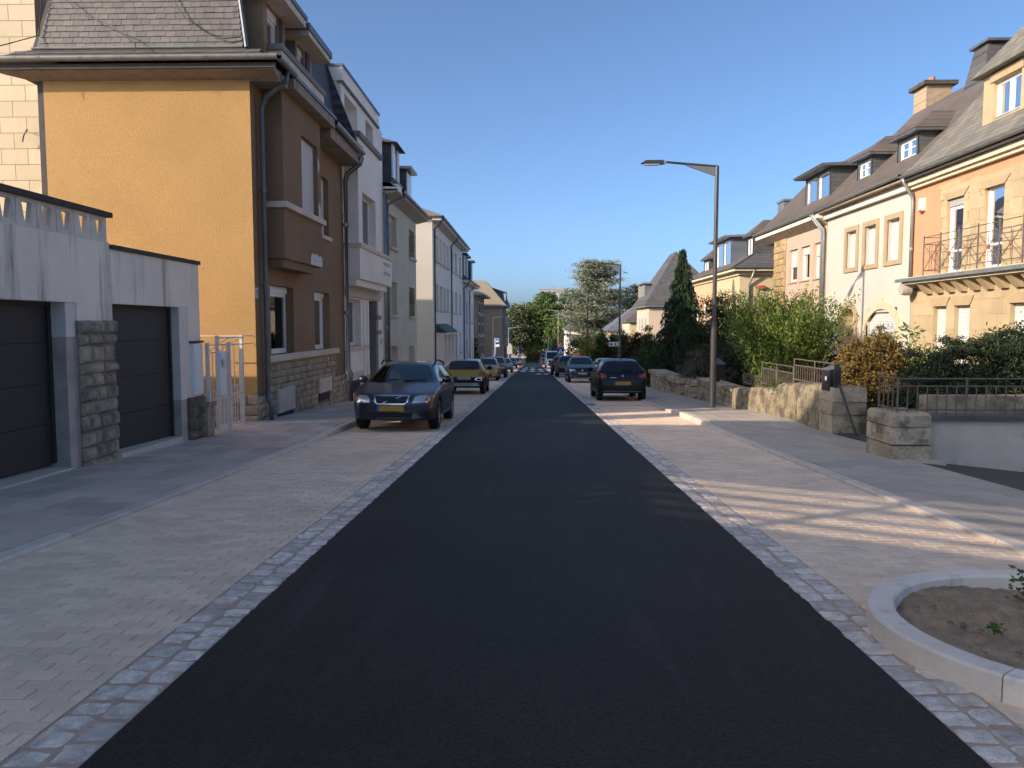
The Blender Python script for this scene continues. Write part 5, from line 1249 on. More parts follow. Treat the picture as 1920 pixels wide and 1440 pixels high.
def white_right():
    F = Fac('R', RX); y0, y1 = 24.87, 32.0; EZ = 5.85
    T = Thing('house', 'warm white house with three shuttered stone-framed windows and arched door', 'house', (RX, 28, gz(28)))
    W = [(25.72, 26.62), (27.46, 28.36), (29.1, 29.98)]
    ops = [(a, b, 3.66, 5.03, .26) for a, b in W]
    mb = MB(); F.wall(mb, y0, y1, -2, EZ, ops+[(25.75, 27.95, -1, 1.95, .22), (28.9, 30.4, -2, 2.12, .45)], .26); T.add('wall', mb, WARMW)
    core(T, RX+.7, RX+10, y0+.05, y1-.05, -2, 6)
    for a, b in W:
        window(T, F, a, b, 3.66, 5.03, dep=.16, shut=1.0)
        for (x0, x1, z0, z1) in ((a-.2, a, 3.5, 5.2), (b, b+.2, 3.5, 5.2), (a, b, 5.03, 5.2), (a, b, 3.5, 3.66)):
            mb = MB(); F.box(mb, x0, x1, z0, z1, -.02, .05); T.add('window_surround', mb, SANDST2)
    # garage window with segmental arch
    mb = MB(); o_, i_ = arch_pts(25.48, 28.2, -.8, 1.75, 2.32), arch_pts(25.75, 27.95, -.8, 1.62, 2.06)
    for k in range(len(o_)):
        n = (k+1) % len(o_)
        if k == 0: continue
        mb.hexa([F.P(*o_[k], .0), F.P(*o_[n], .0), F.P(*i_[n], .0), F.P(*i_[k], .0)], [F.P(*o_[k], .05), F.P(*o_[n], .05), F.P(*i_[n], .05), F.P(*i_[k], .05)])
    T.add('arch_surround', mb, mat('pale_arch_stone', (0.62, 0.49, 0.33), .9, .07, 2))
    mb = MB(); F.box(mb, 26.7, 27.05, 2.05, 2.45, .0, .08); T.add('keystone', mb, mat('pale_arch_stone', (0.62, 0.49, 0.33)))
    for z in (1.0, -.1):
        for a in (25.40, 27.95): mb = MB(); F.box(mb, a, a+.33, z, z+.5, .0, .045); T.add('arch_block', mb, mat('pale_arch_stone', (0.62, 0.49, 0.33)))
    T.add('roller_shutter', slats(F, 25.72, 27.98, -.8, 2.0, -.1), SHUT)
    mb = MB(); sp = arch_pts(25.75, 27.95, 1.5, 1.62, 2.06)[2:]; 
    for k in range(len(sp)-1): mb.quad(F.P(*sp[k], 0), F.P(*sp[k+1], 0), F.P(sp[k+1][0], 2.1, 0), F.P(sp[k][0], 2.1, 0))
    T.add('arch_head', mb, WARMW)
    # door
    mb = MB(); o_, i_ = arch_pts(28.78, 30.5, -1.2, 1.95, 2.42), arch_pts(29.05, 30.25, -1.2, 1.85, 2.2)
    for k in range(1, len(o_)):
        n = (k+1) % len(o_); mb.hexa([F.P(*o_[k], -.42), F.P(*o_[n], -.42), F.P(*i_[n], -.42), F.P(*i_[k], -.42)], [F.P(*o_[k], .05), F.P(*o_[n], .05), F.P(*i_[n], .05), F.P(*i_[k], .05)])
    T.add('arch_surround', mb, SANDST2)
    mb = MB(); F.box(mb, 29.05, 30.25, -1.2, 2.2, -.5, -.42); d = T.add('front_door', mb, SHUT); mb = MB(); F.box(mb, 29.25, 29.42, .5, 1.55, -.42, -.40); T.add('door_pane', mb, DARKIN, parent=d)
    mb = MB(); F.box(mb, 31.1, 31.3, 1.05, 1.45, .003, .14); T.add('wall_lamp', mb, BLACKM); mb = MB(); F.box(mb, 30.75, 30.87, .95, 1.1, .003, .03); T.add('number_plate', mb, BLACKM)
    mb = MB(); F.box(mb, 31.35, 31.55, 2.55, 2.8, .003, .1); T.add('alarm_box', mb, CREAMF)
    mb = MB(); F.box(mb, y0, y1, EZ-.08, EZ+.16, -.2, .18); T.add('cornice', mb, mat('cream_white_cornice', (0.78, 0.70, 0.58), .8, .04, 3)); mb = MB(); F.box(mb, y0, y1, EZ+.16, EZ+.22, -.2, .42); T.add('soffit', mb, SOFFIT)
    gutter(T, [(RX-.46, y1, 6.16), (RX-.46, y0, 6.22)], .09)
    roof_slope(T, F, y0, y1, [(6.22, .46), (6.55, .02), (9.95, -3.3), (10.5, -4.6), (8, -9)], SLATE_R)
    dormer(T, F, 25.6, 27.05, 6.82, 7.72, -.42, cur=CURT); dormer(T, F, 29.0, 30.3, 6.82, 7.7, -.42, cur=CURT)
    # chimneys on the shared ridge
    mb = MB(); mb.box(RX+3.35, RX+4.35, 31.2, 32.2, 8.5, 10.85); c = T.add('chimney', mb, BRICKC); mb = MB(); mb.box(RX+3.2, RX+4.5, 31.05, 32.35, 10.85, 11.0); T.add('chimney_cap', mb, COPING, parent=c); mb = MB(); mb.tube([(RX+3.75, 31.6, 11.0), (RX+3.75, 31.6, 11.25)], .12, 8); T.add('chimney_pot', mb, TERRA, parent=c)
    mb = MB(); mb.hexa([(RX+2.6, 26.0, 8.8), (RX+3.9, 26.0, 8.8), (RX+3.9, 27.5, 8.8), (RX+2.6, 27.5, 8.8)], [(RX+2.9, 26.35, 10.7), (RX+3.55, 26.35, 10.7), (RX+3.55, 27.15, 10.7), (RX+2.9, 27.15, 10.7)]); c = T.add('chimney', mb, SLATE_D); mb = MB(); mb.box(RX+2.8, RX+3.65, 26.2, 27.3, 10.76, 10.84); mb.tube([(RX+3.2, 26.8, 10.7), (RX+3.2, 26.8, 10.8)], .2, 6); T.add('chimney_cap', mb, ZINCD, parent=c)
    for dx in (0, .28):
        mb = MB(); mb.tube([(RX+3.35+dx, 25.0, 9.5), (RX+3.35+dx, 25.0, 10.55+dx*.4)], .08, 8); mb.tube([(RX+3.35+dx, 25.0, 10.55+dx*.4), (RX+3.35+dx, 25.0, 10.68+dx*.4)], .12, 8); T.add('flue', mb, ZINC)
white_right()

def pink_house():
    F = Fac('R', RX); y0, y1 = 32.02, 38.8; EZ = 5.72
    T = Thing('house', 'pink rendered house with rough stone corner strip and red-curtained dormer', 'house', (RX, 35, gz(35)))
    W = [(32.3, 33.42, .38), (33.95, 35.05, .25), (35.5, 36.58, .55)]
    ops = [(a, b, 3.5, 4.97, .2) for a, b, _ in W]+[(33.0, 34.6, -.6, 1.3, .2)]
    mb = MB(); F.wall(mb, y0, y1, -3, EZ, ops, .2); T.add('wall', mb, PINK); core(T, RX+.6, RX+10, y0+.05, y1-.05, -3, 6)
    mb = MB(); mb.box(RX, RX+10, y1-.06, y1, -3, EZ); T.add('end_wall', mb, PINK)
    for a, b, s in W: window(T, F, a, b, 3.5, 4.97, dep=.12, fw=.08, shut=s, cas=1, cur=CURT); sill(T, F, a, b, 3.5, .07, .06, PINK)
    window(T, F, 33.0, 34.6, -.6, 1.3, dep=.12, fw=.08, shut=.75, cas=2)
    st = MB(); F.box(st, 37.05, y1, -3, EZ-.1, -.02, .02); p = T.add('corner_strip', st, mat('strip_mortar', (0.28, 0.2, 0.11), .95, .2, 4)); stones(T, Fac('R', RX-.02), 37.1, y1, lambda u: -.5, EZ-.1, STONEY, (.24, .36), (.4, .9), proud=(.02, .06), seed=33, parent=p)
    for u in (32.2, 33.55, 35.2, 36.8): mb = MB(); F.box(mb, u-.08, u+.05, 1.6, 5.0, .003, .02); T.add('lesene', mb, PINK)
    mb = MB(); mb.hexa([F.P(y0, EZ-.15, 0), F.P(y1+1.6, EZ-.15, 0), F.P(y1+1.6, EZ-.15, -2), F.P(y0, EZ-.15, -2)], [F.P(y0, EZ+.15, .42), F.P(y1+2.0, EZ+.15, .42), F.P(y1+2.0, EZ+.15, -2), F.P(y0, EZ+.15, -2)]); T.add('soffit', mb, SOFFIT)
    mb = MB(); F.box(mb, y0, y1+2.0, EZ+.15, EZ+.32, -.2, .40); T.add('fascia', mb, mat('cream_white_cornice', (0.78, 0.70, 0.58)))
    gutter(T, [(RX-.48, y1+2.1, 6.16), (RX-.48, y0, 6.16)], .09)
    for k, yy in enumerate((32.1, 32.32)):
        downpipe(T, [(RX-.48, yy+.35, 6.1), (RX-.4, yy+.3, 5.9), (RX-.12, yy, 5.4), (RX-.10, yy, 5.2), (RX-.10, yy, gz(32)+.1)], .06, ZINC, [(RX-.10, yy, 2.6)])
    roof_slope(T, F, y0, y1+2.05, [(6.2, .48), (6.5, .02), (9.2, -2.6), (9.6, -4.6), (7.5, -9)], SLATE_R)
    dormer(T, F, 32.75, 35.7, 6.82, 8.05, -.35, n=2, bars=0, cur=CURTR, flat=True, rm=ZINCD, depth=2.4)
pink_house()

def yellow_house():
    """long low pair with a hipped roof"""
    T = Thing('house', 'yellow and peach house pair with hipped slate roof and three dormers', 'house', (RX, 51, gz(51)))
    F = Fac('R', RX); y0, y1 = 45.2, 58.0; EZ = 4.62
    ops = [(46.3, 47.6, 1.0, 3.1, .2), (49.2, 50.6, 1.0, 3.1, .2)]; op2 = [(53.5, 54.8, 1.0, 3.1, .2), (56, 57.2, 1.0, 3.1, .2)]
    mb = MB(); F.wall(mb, y0, 51.8, -4, EZ, ops, .2); mb.quad((RX, y0, -4), (RX+12, y0, -4), (RX+12, y0, EZ), (RX, y0, EZ)); T.add('wall', mb, YELLOW)
    mb = MB(); F.wall(mb, 51.8, y1, -4, EZ, op2, .2); mb.quad((RX, y1, -4), (RX+10, y1, -4), (RX+10, y1, EZ), (RX, y1, EZ)); T.add('wall', mb, PEACH, label='peach coloured far half of the wall'); core(T, RX+.6, RX+10, y0+.3, y1-.1, -4, 4.5)
    for o in ops+op2:
        window(T, F, *o[:4], dep=.12, fw=.09, cas=2, cur=CURT)
        for (x0, x1, z0, z1) in ((o[0]-.25, o[0], o[2], o[3]+.25), (o[1], o[1]+.25, o[2], o[3]+.25), (o[0], o[1], o[3], o[3]+.25)):
            mb = MB(); F.box(mb, x0, x1, z0, z1, .0, .04); T.add('window_surround', mb, SANDST2)
    mb = MB(); mb.box(RX-.45, RX+12, y0-.45, y1, EZ, EZ+.12); T.add('soffit', mb, CREAMF); mb = MB(); mb.box(RX-.12, RX+11.5, y0-.12, y1, EZ-.22, EZ); T.add('cornice', mb, CREAMF)
    gutter(T, [(RX+12, y0-.5, EZ+.22), (RX-.5, y0-.5, EZ+.22), (RX-.5, y1, EZ+.22)], .085)
    downpipe(T, [(RX+.75, y0-.45, EZ+.1), (RX+.6, y0-.2, EZ-.5), (RX+.5, y0-.1, EZ-.8), (RX+.5, y0-.1, -1)], .06, ZINC)
    a, b, c, d = (RX-.5, y0-.5, EZ+.22), (RX-.5, y1, EZ+.22), (RX+12, y1, EZ+.22), (RX+12, y0-.5, EZ+.22)
    m0, m1 = (RX+1.2, y0+.9, EZ+1.2), (RX+1.2, y1, EZ+1.2); m2 = (RX+12, y0+.9, EZ+1.2)
    r0, r1 = (RX+4.4, y0+3.0, 8.6), (RX+4.4, y1, 8.6); r2 = (RX+10, y0+3, 8.6)
    mb = MB(); mb.quad(a, b, m1, m0); mb.quad(m0, m1, r1, r0); rf = T.add('roof', mb, SLATE_R)
    mb = MB(); mb.quad(a, m0, m2, d); mb.quad(m0, r0, r2, m2); mb.quad(r0, r1, (RX+10, y1, 8.6), r2); T.add('roof', mb, SLATE_D)
    mb = MB(); mb.tube([a, m0, r0], .05, 6); T.add('hip_ridge', mb, ZINCD, parent=rf)
    dormer(T, F, 45.9, 47.3, 5.55, 6.75, -.95, hip=.9, bars=0, cur=CURT, fm=WOODD)
    dormer(T, F, 48.6, 52.6, 5.1, 6.95, -.35, n=2, bars=0, cur=CURT, flat=True, m=SLATE_B, fm=SLATE_B, rm=ZINC)
    dormer(T, F, 55.2, 56.9, 5.1, 6.15, -.5, hip=.9, bars=0, fm=ZINCD)
    for (x0, x1, a_, b_, z, m, pots) in ((RX+3.2, RX+4.3, 47.6, 48.8, 9.0, SLATE_B, 0), (RX+3.6, RX+4.5, 44.2, 45.2, 9.0, SLATE_B, 0), (RX+3.9, RX+5.6, 42.0, 43.4, 9.1, mat('rough_brick', (0.17, 0.145, 0.12), .9, .2, 5, bump=1, bscale=12), 3)):
        mb = MB(); mb.box(x0, x1, a_, b_, 6.0, z); c_ = T.add('chimney', mb, m); mb = MB(); mb.box(x0-.08, x1+.08, a_-.08, b_+.08, z, z+.12); T.add('chimney_cap', mb, COPING if pots else ZINC, parent=c_)
        for k in range(pots):
            mb = MB(); x = x0+.3+k*.5; mb.tube([(x, a_+.5, z+.1), (x, a_+.5, z+(.25, .5, .4)[k])], .09, 7); T.add('chimney_pot', mb, (TERRA, ZINC, BLACKM)[k], parent=c_)
    mb = MB(); mb.box(RX+1.05, RX+1.42, y0-.2, y0-.05, 3.62, 3.80); T.add('awning_box', mb, mat('red_awning', (0.5, 0.09, 0.04), .7, .1, 6)) 
yellow_house()

def far_right():
    def hipped(label, x0, x1, y0, y1, ez, rz, wm, rm, win, ridge=None, dorm=None, chim=None, base=-6):
        T = Thing('house', label, 'house', (x0, (y0+y1)/2, gz(y0))); T.add('wall', MB().box(x0, x1, y0, y1, base, ez), wm)
        T.add('eaves', MB().box(x0-.45, x1+.45, y0-.45, y1+.45, ez, ez+.18), ZINC)
        e = [(x0-.5, y0-.5, ez+.18), (x1+.5, y0-.5, ez+.18), (x1+.5, y1+.5, ez+.18), (x0-.5, y1+.5, ez+.18)]
        cx, cy = (x0+x1)/2, (y0+y1)/2; ra, rb = ridge or ((cx, y0+(y1-y0)*.35, rz), (cx, y0+(y1-y0)*.65, rz)); mb = MB()
        mb.quad(e[0], e[1], ra); mb.quad(e[1], e[2], rb, ra); mb.quad(e[2], e[3], rb); mb.quad(e[3], e[0], ra, rb); rf = T.add('roof', mb, rm)
        F = Fac('R', x0)
        for a, b, c, d in win:
            mb = MB(); F.box(mb, a, b, c, d, .003, .05); w_ = T.add('window', mb, SHUT); mb = MB(); F.box(mb, a+.12, b-.12, c+.12, d-.12, .05, .06); T.add('pane', mb, SHUTG, parent=w_)
        if dorm:
            a, b, z = dorm; mb = MB(); mb.box(x0+.25, x0+3, a, b, ez+.2, z); d_ = T.add('dormer', mb, SLATE_B); mb = MB(); mb.box(x0-.05, x0+3.2, a-.3, b+.3, z, z+.15); T.add('dormer_roof', mb, ZINC, parent=d_); mb = MB(); mb.box(x0+.2, x0+.25, a+.1, b-.1, ez+.5, z-.1); T.add('dormer_front', mb, GTRIM, parent=d_)
        if chim:
            x, y, z = chim; mb = MB(); mb.box(x-.5, x+.5, y-.5, y+.5, z-2.5, z); T.add('chimney', mb, mat('red_brick', (0.34, 0.19, 0.13), .9, .15, 6), parent=rf)
        return T
    hipped('pale pink house with steep dark slate pyramid roof behind the spruce', RX, RX+8, 80, 89, 3.4, 10.0, mat('pale_pink_render', (0.66, 0.50, 0.38), .9, .05, 1), SLATE_D, [(81.2, 82.4, .8, 2.4), (83.4, 84.6, .8, 2.4), (85.6, 86.8, .8, 2.4)], ridge=((RX+3.2, 82.6, 9.3), (RX+3.2, 86.5, 9.3)), dorm=(84.6, 88.8, 6.0))
    hipped('small yellow house with violet-grey roof left of the pink house', RX+.2, RX+8, 97, 105, 1.9, 5.6, YELLOW, mat('violet_slate', (0.10, 0.08, 0.085), .8, .15, 3), [(98, 99.3, -.8, 1.2), (100.5, 101.8, -.8, 1.2)], chim=(RX+2.2, 100, 6.6))
    hipped('far cream house half hidden by the cedar', RX-.4, RX+8, 116, 126, .6, 4.4, YELLOW, SLATE_B, [(117.5, 119, -2.2, .0), (121, 122.5, -2.2, .0)])
    hipped('tall narrow white house with sunlit orange side far down the street', 6.6, 10.4, 150, 160, .6, 2.6, RENDERW, SLATE_B, [(152, 154, -3, -1)])
    mb = MB(); mb.box(9.3, 10.6, 148.3, 149.9, -8, -.2)
    solo('brick_pier', mb, mat('orange_wall', (0.55, 0.22, 0.09), .9, .1, 2), 'orange sunlit wall end beside the tall white house', 'wall')
far_right()

CAM_SCALE = 10.6/12  # shrinks all right-hand houses toward the camera point, size and position together
for o in list(col.objects)[RIGHT_FROM:]:
    if o.parent is None:
        o.location = (o.location.x*CAM_SCALE, o.location.y*CAM_SCALE, o.location.z*CAM_SCALE+0.175); o.scale = (CAM_SCALE, CAM_SCALE, CAM_SCALE)
# ================================================================== CARS
def paint(name, c, metal=0.0, rough=0.35, coat=.55): return mat(name, c, rough, 0.03, 2, metal=metal, coat=coat, spec=.35)
BLKPL = mat('black_plastic', (0.014, 0.014, 0.015), 0.6, 0.1, 8, spec=.25)
TYRE = mat('tyre_rubber', (0.015, 0.015, 0.015), 0.85, 0.15, 20)
RIM = mat('alloy_rim', (0.33, 0.33, 0.34), 0.35, 0.05, 5, metal=0.8)
CHROME = mat('chrome', (0.72, 0.73, 0.75), 0.14, 0.03, 5, metal=1.0)
HEADL = mat('headlight_lens', (0.50, 0.52, 0.54), 0.10, 0.25, 22, metal=0.55, coat=1.0)
TAILL = mat('tail_light_lens', (0.26, 0.012, 0.014), 0.12, 0.15, 16, coat=1.0)
AMBER = mat('amber_lens', (0.42, 0.15, 0.05), 0.15, 0.1, 20, coat=1.0)
PLATE = mat('plate_yellow', (0.40, 0.215, 0.02), 0.5, 0.04, 4)
PLATE2 = mat('plate_faded', (0.40, 0.34, 0.22), 0.5, 0.04, 4)
SEAT = mat('seat_fabric', (0.035, 0.038, 0.045), 0.9, 0.1, 8)

def interp(t, x):
    if x <= t[0][0]: return t[0][1]
    for (a, va), (b, vb) in zip(t[:-1], t[1:]):
        if x <= b: return va+(vb-va)*(x-a)/(b-a)
    return t[-1][1]

SHAPES = {
 # u along the car from the nose, real metres for a car L long and H high
 'estate': dict(L=4.52, W=1.77, H=1.46, top=[(0, .64), (.06, .72), (.25, .80), (1.18, 1.00), (2.05, 1.40), (2.5, 1.46), (3.5, 1.44), (4.0, 1.385), (4.40, .98), (4.48, .86), (4.52, .6)],
   belt=[(0, .58), (.10, .68), (.3, .76), (1.18, .935), (2.1, .95), (4.0, 1.0), (4.40, .96), (4.48, .82), (4.52, .58)],
   plan=[(0, .56), (.05, .68), (.18, .78), (.45, .85), (1.0, .88), (3.7, .88), (4.2, .84), (4.45, .77), (4.52, .70)], wr=.60, cowl=1.18, rf=2.05, rr=4.0, tail=4.40, wf=.92, wb=3.56, r=.315, pillars=[2.72, 3.42], sideend=4.02, bot=.22),
 'hatch': dict(L=3.99, W=1.75, H=1.47, top=[(0, .60), (.06, .74), (.25, .84), (1.0, 1.02), (1.75, 1.40), (2.2, 1.47), (3.0, 1.45), (3.42, 1.385), (3.84, 1.02), (3.95, .88), (3.99, .6)],
   belt=[(0, .56), (.10, .70), (.3, .80), (1.0, .95), (1.9, .97), (3.4, 1.02), (3.84, 1.0), (3.95, .84), (3.99, .58)],
   plan=[(0, .58), (.05, .70), (.2, .79), (.45, .85), (.9, .872), (3.3, .872), (3.7, .85), (3.93, .79), (3.99, .74)], wr=.60, cowl=1.0, rf=1.75, rr=3.42, tail=3.84, wf=.80, wb=3.34, r=.32, pillars=[2.35, 3.0], sideend=3.3, bot=.24),
 'round': dict(L=3.57, W=1.64, H=1.49, top=[(0, .58), (.06, .74), (.22, .86), (.80, 1.02), (1.5, 1.42), (1.9, 1.49), (2.6, 1.46), (3.0, 1.38), (3.42, 1.00), (3.53, .86), (3.57, .6)],
   belt=[(0, .56), (.10, .70), (.3, .80), (.8, .95), (1.7, .97), (3.0, 1.0), (3.42, .96), (3.53, .82), (3.57, .58)],
   plan=[(0, .54), (.05, .64), (.2, .72), (.45, .78), (.9, .82), (2.9, .82), (3.3, .79), (3.5, .74), (3.57, .68)], wr=.56, cowl=.80, rf=1.5, rr=3.0, tail=3.42, wf=.66, wb=2.96, r=.295, pillars=[2.2], sideend=2.9, bot=.22),
 'suv': dict(L=4.60, W=1.88, H=1.68, top=[(0, .72), (.06, .86), (.25, .98), (1.2, 1.14), (2.0, 1.58), (2.5, 1.68), (3.7, 1.66), (4.1, 1.58), (4.45, 1.16), (4.56, 1.0), (4.60, .7)],
   belt=[(0, .66), (.10, .82), (.3, .92), (1.2, 1.06), (2.1, 1.08), (4.1, 1.16), (4.45, 1.12), (4.56, .96), (4.60, .68)],
   plan=[(0, .62), (.05, .76), (.2, .85), (.5, .91), (1.0, .94), (3.8, .94), (4.3, .90), (4.52, .84), (4.60, .78)], wr=.64, cowl=1.2, rf=2.0, rr=4.1, tail=4.45, wf=.95, wb=3.72, r=.36, pillars=[2.8, 3.5], sideend=4.1, bot=.28),
 'sedan': dict(L=4.55, W=1.78, H=1.43, top=[(0, .62), (.06, .72), (.25, .80), (1.25, .98), (2.1, 1.36), (2.5, 1.43), (3.2, 1.41), (3.55, 1.34), (4.05, 1.04), (4.45, 1.0), (4.52, .86), (4.55, .6)],
   belt=[(0, .56), (.10, .68), (.3, .75), (1.25, .91), (2.1, .93), (3.6, .97), (4.45, .95), (4.52, .82), (4.55, .56)],
   plan=[(0, .58), (.05, .70), (.2, .79), (.5, .86), (1.0, .885), (3.8, .885), (4.3, .84), (4.5, .78), (4.55, .70)], wr=.60, cowl=1.25, rf=2.1, rr=3.55, tail=4.05, wf=.92, wb=3.6, r=.31, pillars=[2.75], sideend=3.75, bot=.22),
 'van': dict(L=5.4, W=2.03, H=2.45, top=[(0, .80), (.06, .98), (.3, 1.18), (.75, 1.32), (1.55, 2.25), (2.0, 2.42), (3.5, 2.45), (5.3, 2.43), (5.37, 2.35), (5.4, 1.2)],
   belt=[(0, .72), (.10, .9), (.3, 1.1), (.75, 1.25), (1.6, 1.28), (5.3, 1.3), (5.37, 1.25), (5.4, 1.0)],
   plan=[(0, .70), (.05, .82), (.2, .92), (.5, .99), (1.0, 1.015), (5.2, 1.015), (5.37, .98), (5.4, .94)], wr=.86, cowl=.75, rf=1.55, rr=5.3, tail=5.37, wf=.95, wb=4.5, r=.34, pillars=[2.0], sideend=2.4, bot=.30),
}

def make_car(name, label, cat, shape, pt, loc, rot, front=True, rails=False, plate=PLATE, deco=None, clad=None, roofpaint=None, detail=True, group='cars parked along the street', seats=True, xsc=1.0, zsc=1.0):
    sp = SHAPES[shape]; L, W = sp['L'], sp['W']; wf, wb, r = sp['wf'], sp['wb'], sp['r']; ar = r+.055
    us = set([p[0] for p in sp['top']]+[p[0] for p in sp['plan']]+[sp['cowl'], sp['rf'], sp['rr'], sp['tail'], sp['sideend']]+sp['pillars'])
    for p in sp['pillars']: us.add(p+.10)
    for c in (wf, wb):
        us = {u for u in us if not (c-ar-.06 < u < c+ar+.06) or u in (sp['cowl'], sp['rf'], sp['rr'], sp['tail'])}
        for k in (-1.12, -1, -.8, -.4, 0, .4, .8, 1, 1.12): us.add(c+k*ar)
    us = sorted(u for u in us if 0 <= u <= L); u2 = [us[0]]
    for u in us[1:]:
        if u-u2[-1] > .022: u2.append(u)
    us = u2
    rings = []
    for u in us:
        zT, zB, w_ = interp(sp['top'], u)*zsc, interp(sp['belt'], u)*zsc, interp(sp['plan'], u)*xsc
        zb = sp['bot']+(.06*max(0, (u-(L-.6))/.6))+(.03*max(0, (.3-u)/.3))
        arch = 0
        for c in (wf, wb):
            d = abs(u-c)
            if d < ar: arch = max(arch, r+math.sqrt(ar*ar-d*d))
        g = min(1, max(0, (zT-zB-.10)/.30)); wr = (.90*w_)*(1-g)+sp['wr']*xsc*g
        zl = max(zb, arch); zm = max((zb+zB)*.53, arch+.05); h = zT-zB
        z6 = zB+h*(.55*(1-g)+g*(1-.085/max(h, .1))); z7 = zB+h*(.80*(1-g)+g*(1-.02/max(h, .1)))
        zl2 = zl if arch > zb+.01 else zb+.03
        pts = [(0, zb), (.80*w_, zl if arch <= zb+.01 else max(zb, arch-.0)), (.965*w_, zl2), (w_, min(zm, zB-.04)), (.985*w_, zB-.02), (.955*w_*(1-g)+.945*w_*g, zB+.25*h*(1-g)+.015*g), (wr, z6), (wr-(.07 if g > .3 else .12*w_), z7), (wr*.55, zT-.006), (0, zT)]
        rings.append(pts)
    n = len(us); NR = 10; bm = bmesh.new(); V = []
    for u, pts in zip(us, rings):
        row = [bm.verts.new((x, u-L/2, z)) for x, z in pts]; mir = [bm.verts.new((-x, u-L/2, z)) for x, z in pts[1:-1]]
        V.append((row, mir))
    # material slots: 0 paint 1 windscreen 2 side glass 3 rear glass 4 underside 5 cladding 6 roof
    smid = lambda a, b: (a+b)/2
    for i in range(n-1):
        for side in (0, 1):
            for k in range(NR-1):
                def vv(row, mir, j): return row[j] if (side == 0 or j in (0, NR-1)) else mir[j-1]
                a, b = V[i], V[i+1]; q = [vv(*a, k), vv(*a, k+1), vv(*b, k+1), vv(*b, k)]
                f = bm.faces.new(q if side else q[::-1]); u = smid(us[i], us[i+1]); mi = 0
                if k in (0, 1): mi = 4
                elif k == 2 and clad: mi = 5
                elif k in (7, 8) and sp['cowl'] < u < sp['rf']: mi = 1
                elif k in (7, 8) and sp['rr'] < u < sp['tail'] and shape != 'van': mi = 3
                elif k == 5 and sp['cowl']+.30 < u < sp['sideend'] and not any(p < u < p+.1 for p in sp['pillars']): mi = 2
                elif k in (7, 8) and sp['rf'] < u < sp['rr'] and roofpaint: mi = 6
                f.material_index = mi; f.smooth = True
    for (row, mir), rev in ((V[0], True), (V[-1], False)):
        loop = row+mir[::-1]; f = bm.faces.new(loop if rev else loop[::-1]); f.smooth = True; f.material_index = 5 if clad else 0
    bmesh.ops.recalc_face_normals(bm, faces=bm.faces)
    cr = bm.edges.layers.float.new('crease_edge')
    for e in bm.edges:
        ms = {f.material_index for f in e.link_faces}
        if len(ms) > 1 and ms & {1, 2, 3}: e[cr] = .35
        if len(ms) > 1 and 4 in ms: e[cr] = .6
    me = bpy.data.meshes.new('body'); bm.to_mesh(me); bm.free()
    tmp = bpy.data.objects.new('tmp', me); col.objects.link(tmp); md = tmp.modifiers.new('s', 'SUBSURF'); md.levels = 2 if detail else 1
    dg = bpy.context.evaluated_depsgraph_get(); ev = tmp.evaluated_get(dg); m2 = bpy.data.meshes.new_from_object(ev)
    bpy.data.objects.remove(tmp)
    T = Thing(name, label, cat, (0, 0, 0), group)
    vs = np.empty(len(m2.vertices)*3); m2.vertices.foreach_get('co', vs); vs = vs.reshape(-1, 3)
    polys = [(tuple(p.vertices), p.material_index) for p in m2.polygons]
    bvh = BVHTree.FromPolygons([tuple(v) for v in vs], [p[0] for p in polys])
    parts = {0: ('body', pt), 1: ('windscreen', CARGLASS), 2: ('side_window', CARGLASS), 3: ('rear_window', CARGLASS), 4: ('underside', BLKPL), 5: ('lower_cladding', clad or BLKPL), 6: ('roof', roofpaint)}
    for mi, (nm, mm) in parts.items():
        fs = [p for p, i in polys if i == mi]
        if not fs: continue
        groups = [fs]
        if mi == 2: groups = [[f for f in fs if vs[f[0]][0] > 0], [f for f in fs if vs[f[0]][0] < 0]]
        for g in groups:
            ids = sorted({v for f in g for v in f}); mp = {v: i for i, v in enumerate(ids)}
            me = bpy.data.meshes.new(nm); me.from_pydata([tuple(vs[v]) for v in ids], [], [tuple(mp[v] for v in f) for f in g]); me.update()
            for p in me.polygons: p.use_smooth = True
            link(nm, me, mm, T.o)
    def decal(nm, poly, side, m, off=.006, cuts=3, parent=None, mirror=False):
        for sgn in ((1, -1) if mirror else (1,)):
            bm = bmesh.new()
            d = {'f': Vector((0, 1, 0)), 'b': Vector((0, -1, 0)), 'l': Vector((1, 0, 0)), 'r': Vector((-1, 0, 0)), 't': Vector((0, 0, -1))}[side]
            if side in 'fb': vv = [bm.verts.new((x*sgn, 0, z)) for x, z in poly]
            elif side == 't': vv = [bm.verts.new((x*sgn, y, 0)) for x, y in poly]
            else: vv = [bm.verts.new((0, y, z)) for y, z in poly]
            f = bm.faces.new(vv); bmesh.ops.triangulate(bm, faces=[f]); bmesh.ops.subdivide_edges(bm, edges=bm.edges[:], cuts=cuts, use_grid_fill=True)
            dd = Vector((d.x*sgn, d.y, d.z)) if side in 'lr' else d; hits = []
            for v in bm.verts:
                o = v.co-dd*10; h = bvh.ray_cast(o, dd)
                if h[0] is not None: v.co = h[0]-dd*off; hits.append(v.co.copy())
                else: v.tag = True
            if not hits: bm.free(); continue
            for v in bm.verts:
                if v.tag:
                    w_ = min(hits, key=lambda p: (p-v.co).length_squared-((p-v.co).dot(dd))**2)
                    for ax in range(3):
                        if abs(dd[ax]) > .5: v.co[ax] = w_[ax]
            bmesh.ops.recalc_face_normals(bm, faces=bm.faces)
            for f in bm.faces: f.smooth = True
            me = bpy.data.meshes.new(nm); bm.to_mesh(me); bm.free(); link(nm, me, m, parent or T.o)
